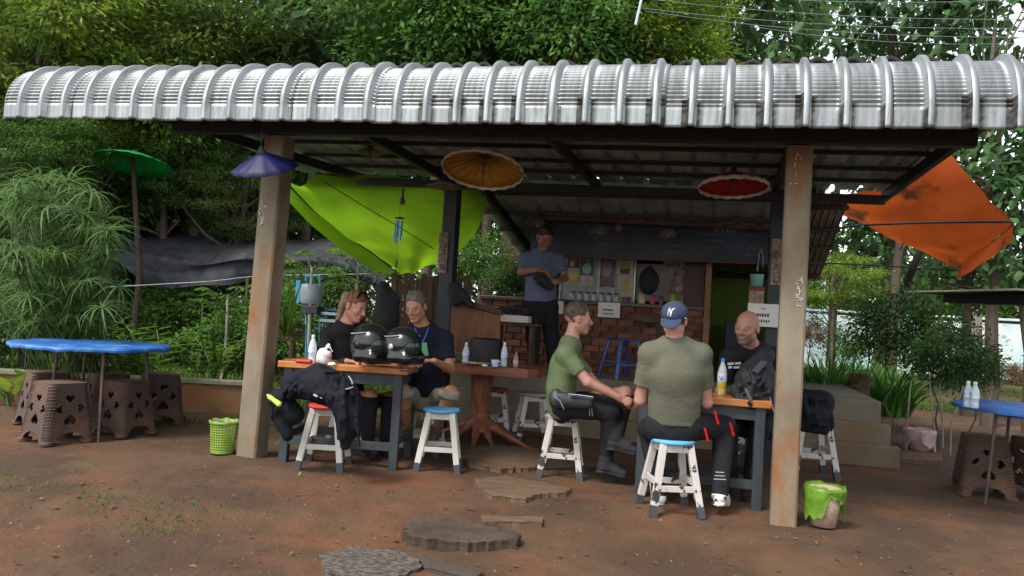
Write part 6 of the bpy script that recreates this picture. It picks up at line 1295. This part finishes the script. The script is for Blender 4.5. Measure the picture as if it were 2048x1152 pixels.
T('feather', 160, 450, 17, 1.1, 'feather', 'dark lower tree behind the left end of the shade net')
T('feather2', 380, 480, 20, 1.3, 'feather', 'dark tree beyond the shade net ridge')
T('mid', 640, 430, 17, .95, 'mid', 'mid green tree seen under the green tarpaulin left edge')
T('feather', 350, 330, 13.6, .46, 'mid', 'fresh green small tree lit in front of the dark trees beside the green parasol')
T('lime', 160, 390, 13.4, .42, 'mid', 'fresh green low tree left of the garden post')
T('feather2', 480, 400, 13.8, .40, 'feather', 'olive small tree just left of the left column above the shade net')
T('lime', 210, 285, 13.0, .34, 'lime', 'yellow-green sprays behind and above the green parasol')
# top middle
T('teak', 640, 60, 15, .9, 'teak', 'dark broad-leaved teak above the roof left of the pale trunk')
T('teak2', 740, 10, 16.5, .95, 'teak', 'dark teak with a pale bare trunk above the roof', trunk=.13, tm=barkp)
T('mid', 880, 50, 13, .85, 'mid', 'bright green leafy tree above the roof, left of centre')
T('mid2', 1010, 30, 13.5, .9, 'mid', 'bright green dense tree above the roof centre')
T('mid', 1130, 60, 12.8, .80, 'mid', 'fresh green bushy tree right of the roof centre')
T('mid2', 1250, 40, 13.4, .85, 'lime', 'yellowish bamboo-like shrub behind the slanting pipe')
T('mid', 1330, 110, 12.8, .50, 'lime', 'small yellow-green bush just over the ridge sheets')
T('feather', 960, -60, 17, 1.3, 'feather', 'tall feathery tree rising out of the top behind the bright ones')
T('mid2', 940, 330, 20, 1.2, 'mid', 'mid green tree filling the view behind the kiosk left side')
# right
T('teak', 1420, 10, 16, .9, 'teak', 'dense dark teak at the start of the overhead wires')
T('sparse', 1500, 60, 17, .8, 'mid', 'thin-leaved tree with sky gaps right of the dense teak')
T('teak2', 1590, 20, 18.5, .85, 'teak', 'open-crowned teak over the roof above the red parasol', trunk=.2)
T('sparse', 1690, 40, 20, .9, 'feather', 'slender see-through tree between two open teaks')
T('teak', 1810, 30, 16.5, .75, 'teak', 'broad-leaved teak with sky gaps above the right column')
T('teak2', 1975, 40, 15, .75, 'teak', 'large-leaved teak with a pale forked trunk at the top right', trunk=.10, tm=barkp)
T('teak', 1990, 330, 11.5, .60, 'teak', 'large-leaved teak close behind the orange tarpaulin')
T('teak2', 2075, 400, 11, .52, 'teak', 'large-leaved teak cut by the right edge below the roof')
T('teak', 1945, 525, 13, .36, 'teak', 'low teak crown under the orange tarpaulin')
T('teak2', 1770, 480, 19, .75, 'teak', 'distant teak with a reddish trunk between right column and orange tarpaulin', trunk=.22)
T('sparse', 1850, 520, 21, .9, 'dark', 'thin dark tree seen against the sky under the orange tarpaulin')
T('lime', 1668, 560, 13, .34, 'lime', 'glowing yellow-green small tree right of the right column', trunk=.05, tm=barkp)
T('mid2', 1640, 590, 34, .9, 'mid', 'green tree over the boundary wall beside the right column')
T('mid', 1900, 600, 38, 1.4, 'mid', 'bushy green tree looking over the boundary wall')
T('mid2', 2120, 600, 38, 1.5, 'dark', 'dark bushy tree over the boundary wall at the right edge')
# leaning black trunk
o = MB().tube([atz(1775, 700), W(1800, 600, 17), W(1842, 500, 16.5), W(1900, 380, 16)], [.12, .10, .07, .04], 8).build('leaning_trunk', mat('blackish_bark', (.02, .018, .016), .9)); tag(o, 'bare black leaning trunk between the shrubs and the orange tarpaulin', 'tree trunk')
# shrubs at right
def shrub(kind, px, py, w, sc, label, seed): return tree(kind, px, py, w, sc, LM['bush'], label, seed, trunk=.014, cat='shrub', nb=26, name='shrub')
shrub('bush', 1790, 655, 9.4, .92, 'round dark shrub on thin stems left of the pair at the right', 61)
shrub('bush2', 1890, 705, 8.7, .86, 'broad shrub on thin bare stems behind the right blue table', 62)
shrub('bush', 1950, 738, 9.6, .55, 'lower shrub spreading behind the water bottles', 63)
for k, (px, w, lb) in enumerate(((1812, 8.5, 'bare thin pale stem left of the pink bag bin'), (1868, 8.4, 'bare thin pale stem just right of the pink bag bin'), (1886, 8.8, 'bare thin pale stem second right of the pink bag bin'), (1900, 8.2, 'leaning thin pale stem before the broad shrub'))):
    a = W(px, 900, w); a[2] = 0; o = MB().tube([a - V3(0, 0, .1), a + V3(rng.normal(0, .04), 0, .35), a + V3(rng.normal(0, .08), 0, .8)], [.012, .010, .006], 6).build('sapling_stem', barkp); tag(o, lb, 'sapling')
# strap-leaved clumps
def blades(n, c, R, L, wd, rs, up=1.0, droop=1.0, seg=4, spread=1.):
    a = rs.uniform(0, 2 * pi, n); b = A(c) + np.stack([np.cos(a) * rs.uniform(0, R, n), np.sin(a) * rs.uniform(0, R, n), np.zeros(n)], 1); l = L * rs.uniform(.6, 1.15, n); a2 = a + rs.normal(0, .4, n)
    h = np.stack([np.cos(a2), np.sin(a2), np.zeros(n)], 1); s = np.stack([-np.sin(a2), np.cos(a2), np.zeros(n)], 1); V = []
    sp = rs.uniform(.25, 1, n) * spread
    for i in range(seg + 1):
        t = i / seg; p = b + h * (l * sp * t)[:, None] * (.5 + .5 * t) + A([0, 0, 1.]) * (l * up * (t - droop * .62 * t ** 2.2 * sp))[:, None]; ww = (wd * (1 - t ** 2.5) + .001) * (.7 + .3 * min(1, t * 4))
        V += [p - s * ww / 2, p + s * ww / 2]
    V = np.stack(V, 1); k = 2 * (seg + 1); base = np.arange(n)[:, None] * k; F = np.concatenate([base + A([[2 * i, 2 * i + 1, 2 * i + 3, 2 * i + 2]]) for i in range(seg)]); return V.reshape(-1, 3), F
rs = np.random.default_rng(77)
def clump(px, py, w, n, R, L, wd, m, label, cat='plant', name='strap_leaf_plant', **kw):
    p = W(px, py, w); p[2] = kw.pop('z', float(ground_z(p[0], p[1]))); V, F = blades(n, p, R, L, wd, rs, **kw); o = link(name, npmesh(name, V, F), LM[m], origin=p); tag(o, label, cat); return o
for px, py, w, lb in ((1660, 760, 11.2, 'left one of the strap-leaved clumps behind the rusty tub'), (1705, 760, 10.6, 'bright strap-leaved clump right behind the rusty tub'), (1735, 770, 11.6, 'strap-leaved clump under the round dark shrub'), (1650, 770, 10.3, 'strap-leaved clump at the back of the platform step'), (1780, 790, 10.4, 'low strap-leaved clump among the shrub stems')):
    clump(px, py, w, 190, .28, 1.0, .036, 'strap', lb, z=.2)
# umbrella sedge at the left
sg = thing('umbrella_sedge', 'tall umbrella sedge clump with drooping radial leaves at the left edge', 'sedge', atz(170, 800))
def whorl(seed):
    r = np.random.default_rng(seed); n = 17; V = []; F = []; k = 0
    for i in range(n):
        a = 2 * pi * i / n + r.normal(0, .1); l = r.uniform(.26, .42); e = r.uniform(.15, .7); pts = []
        h = V3(cos(a), sin(a), 0); s = V3(-sin(a), cos(a), 0)
        for j in range(5): t = j / 4; pts.append((h * l * t * (1 - .15 * t) + V3(0, 0, l * (e * t - .8 * t * t)), .021 * (.5 + .5 * min(1, 3 * t)) * (1 - t ** 2) + .001))
        for p, w_ in pts: V += [p - s * w_ / 2, p + s * w_ / 2]
        F += [(k + 2 * j, k + 2 * j + 1, k + 2 * j + 3, k + 2 * j + 2) for j in range(4)]; k += 10
    me = npmesh('leaf_whorl', A(V), A(F)); me.materials.append(LM['sedge']); return me
wm_ = [whorl(i) for i in range(5)]; sb = A(sg.location); stm = MB(); r = np.random.default_rng(5)
for i in range(130):
    px = r.uniform(-60, 235); py = r.uniform(355, 660) if px < 190 else r.uniform(450, 640); 
    if (px - 90) ** 2 / 165 ** 2 + (py - 520) ** 2 / 170 ** 2 > 1: px = r.normal(80, 60); py = r.uniform(400, 620)
    p = W(px, py, r.uniform(6.9, 8.3)); o = bpy.data.objects.new('leaf_whorl', wm_[i % 5]); C.objects.link(o); o.parent = sg; o.location = Vector(p - sb); o.rotation_euler = (r.normal(0, .3), r.normal(0, .3), r.uniform(0, 6.28)); s_ = r.uniform(.75, 1.2); o.scale = (s_,) * 3
    b = sb + V3(r.normal(0, .28), r.normal(0, .28), -.05); m = b * .45 + p * .55 + V3(0, 0, .12); stm.tube([b, m, p], [.008, .0065, .0045], 5, False)
stm.build('stems', mat('sedge_stem', (.06, .11, .03), .6), sg, kind='stuff')
# broad yellow-green leaves bottom-left
def broad(label, px, py, w, n, L, Wd, m, seed, up=.8, zb=None, name='broad_leaf_plant', stemh=.3):
    r = np.random.default_rng(seed); p = W(px, py, w); p[2] = float(ground_z(p[0], p[1])) if zb is None else zb; a = r.uniform(0, 6.28, n); h = np.stack([np.cos(a), np.sin(a), np.zeros(n)], 1)
    c = p + h * .08 + A([0, 0, 1.]) * (r.uniform(.15, 1, n) * stemh)[:, None]; d = h * r.uniform(.4, 1, n)[:, None]; d[:, 2] += up * r.uniform(.2, 1, n); nn = -h * .6 + A([0, 0, 1.]); 
    V, F = leaves(c, d, nn, L * r.uniform(.7, 1.1, n), Wd * r.uniform(.8, 1.1, n), True); t = thing(name, label, 'plant', p)
    for i in range(n):
        Vi = V[i * 6:i * 6 + 6]; me = npmesh('leaf', Vi, A([[0, 1, 2, 3], [0, 3, 4, 5]])); link('leaf', me, LM[m], t)
    mb = MB()
    for i in range(n): mb.tube([p - V3(0, 0, .03), (p + c[i]) / 2 + V3(0, 0, .05), c[i]], .007, 4, False)
    mb.build('stalks', mat('sedge_stem', (0, 0, 0)), t, kind='stuff'); return t
broad('broad yellow-green leaves low at the left edge below the blue table', 20, 790, 8.0, 9, .5, .17, 'lime', 1); broad('broad bright leaves between the sedge and the blue table legs', 70, 800, 8.3, 8, .5, .15, 'ginger', 2)
# ginger-like plants: leafy arching canes
def canes(label, px, py, w, n, h, m, seed, L=.30, Wd=.06):
    r = np.random.default_rng(seed); p = W(px, py, w); p[2] = float(ground_z(p[0], p[1])); t = thing('ginger_plant', label, 'plant', p); mb = MB(); cs, ds, ns = [], [], []
    for i in range(n):
        b = p + V3(r.normal(0, .12), r.normal(0, .12), 0); a = r.uniform(0, 6.28); hd_ = V3(cos(a), sin(a), 0); hh = h * r.uniform(.6, 1.1); pts = [b + hd_ * .5 * hh * s ** 2 + V3(0, 0, hh * s * (1 - .2 * s)) for s in np.linspace(0, 1, 7)]; mb.tube(pts, .008, 5, False)
        for k in range(13):
            s = .3 + .7 * k / 12; q = b + hd_ * .5 * hh * s ** 2 + V3(0, 0, hh * s * (1 - .2 * s)); sd = V3(-hd_[1], hd_[0], 0) * (1 if k % 2 else -1); cs.append(q); ds.append(sd * .9 + hd_ * .6 + V3(0, 0, .35)); ns.append(V3(0, 0, 1) - sd * .2)
    N = len(cs); V, F = leaves(A(cs), A(ds), A(ns), L * r.uniform(.7, 1.1, N), Wd * r.uniform(.8, 1.1, N), True, .2); link('leaf_blades', npmesh('leaf_blades', V, F), LM[m], t, kind='stuff'); mb.build('canes', mat('sedge_stem', (0, 0, 0)), t, kind='stuff')
canes('ginger-like plant with bright arching canes right of the garden post', 290, 745, 9.6, 16, 1.15, 'ginger', 3); canes('ginger-like plant left of the garden post behind the blue table', 220, 745, 9.2, 9, .95, 'ginger', 4); canes('bright leafy canes behind the garden wall near the left column', 420, 740, 10.5, 14, 1.0, 'ginger', 6, .22, .06)
# papaya-like saplings with umbrella leaves
def papaya(label, px, py, w, h, seed, m='mid'):
    r = np.random.default_rng(seed); p = W(px, py, w); p[2] = float(ground_z(p[0], p[1])); t = thing('papaya_sapling', label, 'sapling', p); MB().tube([p - V3(0, 0, .1), p + V3(.03, 0, h * .5), p + V3(0, 0, h)], [.035, .028, .02], 7).build('trunk', barkp, t)
    cs, ds, ns = [], [], []; mb = MB()
    for i in range(15):
        a = 2.4 * i; e = r.uniform(-.1, .8); l = r.uniform(.3, .55); q = p + V3(0, 0, h - .02 * i) + V3(cos(a) * l * cos(e), sin(a) * l * cos(e), l * sin(e)); mb.tube([p + V3(0, 0, h - .03 * i), q], .005, 4, False)
        for k in range(9): b = a + (k - 4) * .55; cs.append(q); ds.append(V3(cos(b), sin(b), -.25)); ns.append(V3(0, 0, 1))
    N = len(cs); V, F = leaves(A(cs), A(ds), A(ns), .20 * r.uniform(.7, 1.15, N), .06 * np.ones(N), True, .15); link('lobed_leaves', npmesh('lobed_leaves', V, F), LM[m], t, kind='stuff'); mb.build('leaf_stalks', mat('sedge_stem', (0, 0, 0)), t, kind='stuff')
papaya('young papaya with umbrella leaves behind the garden wall, left of the column', 445, 740, 11.2, 1.35, 1, 'grass'); papaya('second young papaya further back under the shade net edge', 395, 740, 12.5, 1.2, 2, 'mid'); papaya('papaya sapling seen between left column and woman', 608, 760, 9.6, 1.75, 3, 'mid'); papaya('thin papaya sapling under the tarpaulin tip', 700, 760, 10.5, 1.9, 4, 'grass')
# undergrowth bushes in the left garden and behind the tables
for k, (px, py, w, sc, m, lb) in enumerate(((360, 640, 13, 1.3, 'grass', 'low green bush under the black shade net'), (460, 660, 12.5, 1.2, 'mid', 'low bush behind the papaya at the garden wall'), (250, 600, 15, 1.6, 'dark', 'dark undergrowth bush beyond the garden post'), (580, 640, 11, 1.1, 'mid', 'green bush seen right of the left column'), (650, 600, 12, 1.2, 'dark', 'dark bush behind the light blue rack'), (120, 620, 14, 1.6, 'dark', 'dark bush behind the umbrella sedge'), (10, 640, 11, 1.2, 'dark', 'dark bush at the left edge'), (960, 520, 11.0, .8, 'mid', 'leafy climber with sky gaps left of the standing man'), (1010, 560, 10.2, .5, 'dark', 'dark climbing foliage behind the side bench'), (1690, 690, 16, .8, 'grass', 'low bush before the boundary wall beside the right column'), (2040, 752, 24, .8, 'dry', 'reddish hedge at the foot of the boundary wall'), (1620, 660, 13, .5, 'dry', 'small red-leaved bush beside the right column'))):
    tree('bush2' if k % 2 else 'bush', px, py, w, sc, LM[m], lb, 80 + k, trunk=.02, cat='bush', name='undergrowth_bush', nb=14)
# orchid-like strap plant on a stand of sticks
t = clump(575, 640, 7.0, 26, .05, .55, .035, 'ginger', 'orchid with arching strap leaves behind the left column', name='orchid', z=.95, droop=1.25)
t = thing('stick_basket', 'pot of bundled brown sticks under the orchid', 'pot', W(580, 680, 7.1)); p = W(583, 668, 7.1)
for k in range(9): MB().tube([p + V3(-.14 + .01 * (k % 3), 0, -.07 + .018 * k), p + V3(.13, .03, -.06 + .019 * k)], .008, 6).build('stick', wood_b, t)
MB().tube([p + V3(0, .03, -.08), V3(p[0], p[1] + .03, 0)], .03, 8).build('stand', wood_b, t)
# distant woods
def woods(name, px0, px1, w0, w1, z0, z1, n, L, m, label, seed, thin=0.):
    r = np.random.default_rng(seed); u = r.uniform(px0, px1, n); w = r.uniform(w0, w1, n); z = z0 + (z1 - z0) * r.random(n) ** (1 + thin)
    b = np.stack([FW[0] * w + R0[0] * (u - 1024) / FOC * w, FW[1] * w + R0[1] * (u - 1024) / FOC * w, z], 1); k = vn(b[:, 0] * .55 + z * .3, b[:, 1] * .2 + z * .6); b = b[k > .30 + .0 * z]; N = len(b)
    V, F = leaves(b, r.normal(size=(N, 3)) - A([0, 0, .4]), A([0, 0, 1.]) + r.normal(0, .5, (N, 3)), L * r.uniform(.6, 1.3, N), L * .5 * r.uniform(.7, 1.2, N)); o = link(name, npmesh(name, V, F), LM[m]); tag(o, label, 'woods', kind='stuff')
woods('far_woods', -500, 1420, 24, 34, 0, 15, 70000, .42, 'feather', 'dark far woods closing the view behind the shelter and garden', 1)
woods('low_woods', 1350, 2600, 33, 42, 1, 6.5, 16000, .5, 'mid', 'far green woods rising above the boundary wall', 2, .5)
# grass and ground cover
def grass(name, n, px0, px1, w0, w1, L, wd, m, label, dens=None, seed=3, ymin=None, test=None):
    r = np.random.default_rng(seed); w = w0 * (w1 / w0) ** r.random(n); u = r.uniform(px0, px1, n); x = FW[0] * w + R0[0] * (u - 1024) / FOC * w; y = FW[1] * w + R0[1] * (u - 1024) / FOC * w
    keep = vn(x * 1.3, y * 1.3) > (dens or 0)
    if test is not None: keep &= test(x, y)
    x, y, w = x[keep], y[keep], w[keep]; N = len(x); z = ground_z(x, y); a = r.uniform(0, 6.28, N); h = np.stack([np.cos(a), np.sin(a), np.zeros(N)], 1); s = np.stack([-np.sin(a), np.cos(a), np.zeros(N)], 1)
    l = L * r.uniform(.4, 1.2, N) * (.7 + .6 * vn(x * .8 + 9, y * .8)); b = np.stack([x, y, z - .01], 1); m1 = b + h * (l * .2)[:, None] + A([0, 0, 1.]) * (l * .6)[:, None]; tp = b + h * (l * .65)[:, None] + A([0, 0, 1.]) * (l * .85)[:, None]; wv = (wd * (.6 + w / w1))[:, None]
    V = np.stack([b - s * wv / 2, b + s * wv / 2, m1 + s * wv * .4, m1 - s * wv * .4, tp], 1).reshape(-1, 3); q = np.arange(N)[:, None] * 5; F = np.concatenate([q + A([[0, 1, 2, 3]])]); F2 = q + A([[3, 2, 4, 4]])
    me = bpy.data.meshes.new(name); fl = [tuple(f) for f in F] + [tuple(f[:3]) for f in F2.tolist()]; me.from_pydata(V.tolist(), [], fl); o = link(name, me, LM[m], origin=(0, 0, 0)); tag(o, label, 'grass', kind='stuff')
wy = lambda x: a_w[1] + (x - a_w[0]) * (b_w[1] - a_w[1]) / (b_w[0] - a_w[0])
a_w, b_w = atz(170, 812), atz(520, 828)
grass('garden_grass', 42000, -300, 820, 8.2, 22, .22, .016, 'grass', 'long grass of the garden behind the low wall', .18, 3, test=lambda x, y: y > wy(x) + .15)
grass('lawn', 40000, 1560, 2300, 13.5, 30, .12, .02, 'grass', 'green lawn in front of the boundary wall', 0, 4)
grass('weeds', 3600, -200, 700, 3.4, 7.8, .05, .007, 'grass', 'tiny weeds sprouting in the dirt at the lower left', .74, 5, test=lambda x, y: x < -1.6)
grass('weeds_right', 900, 900, 2200, 3.2, 7.0, .035, .005, 'grass', 'tiny weeds sprouting in the dirt at the lower right', .66, 6)
grass('wall_weeds', 2400, 330, 560, 6.6, 8.0, .10, .010, 'grass', 'weeds at the foot of the garden wall', .3, 7, test=lambda x, y: (y < wy(x) - .1) & (y > wy(x) - .8))
# fallen leaves and pebbles
def scatter(name, n, L, Wd, m, label, seed, up=.004):
    r = np.random.default_rng(seed); w = 3.2 + 6 * r.random(n) ** 1.3; u = r.uniform(-100, 2150, n); x = FW[0] * w + R0[0] * (u - 1024) / FOC * w; y = FW[1] * w + R0[1] * (u - 1024) / FOC * w; k = (vn(x * .9 + 4, y * .9) > .35) & (y < 8.1); x, y = x[k], y[k]; N = len(x)
    d = r.normal(size=(N, 3)); d[:, 2] *= .12; V, F = leaves(np.stack([x, y, ground_z(x, y) + up + .004], 1), d, A([0, 0, 1.]) + r.normal(0, .2, (N, 3)), L * r.uniform(.4, 1.3, N), Wd * r.uniform(.5, 1.2, N), False, .5); o = link(name, npmesh(name, V, F), m, origin=(0, 0, 0)); tag(o, label, 'leaf litter', kind='stuff')
scatter('dry_leaf_litter', 480, .045, .022, LM['dry'], 'small dry leaves scattered over the dirt yard', 8)
scatter('pale_leaf_litter', 110, .03, .016, LM['lime'], 'small yellowish leaf bits scattered over the dirt yard', 9)
scatter('dark_twigs', 420, .06, .006, mat('twig', (.03, .02, .014), .9), 'dark twig bits scattered over the dirt yard', 10, .006)
r = np.random.default_rng(12); mb = MB()
for k in range(1500):
    w = 3.2 + 5 * r.random() ** 1.5; u = r.uniform(-60, 2100); x, y = (FW * w + R0 * (u - 1024) / FOC * w)[:2]
    if y > 8: continue
    s = r.uniform(.003, .011) * (1.6 if r.random() < .06 else 1); z = float(ground_z(x, y)); P = [(x + s * r.uniform(.6, 1.1) * cos(a), y + s * r.uniform(.6, 1.1) * sin(a), z - .002) for a in np.linspace(0, 6.28, 6)[:-1]]; P.append((x, y, z + s * .7)); mb.add(P, [(i, (i + 1) % 5, 5) for i in range(5)])
o = mb.build('pebbles', mat('pebble', (.15, .085, .05), .9, island=.5), kind='stuff', origin=(0, 0, 0)); tag(o, 'small reddish pebbles and crumbs scattered over the dirt yard', 'pebbles')
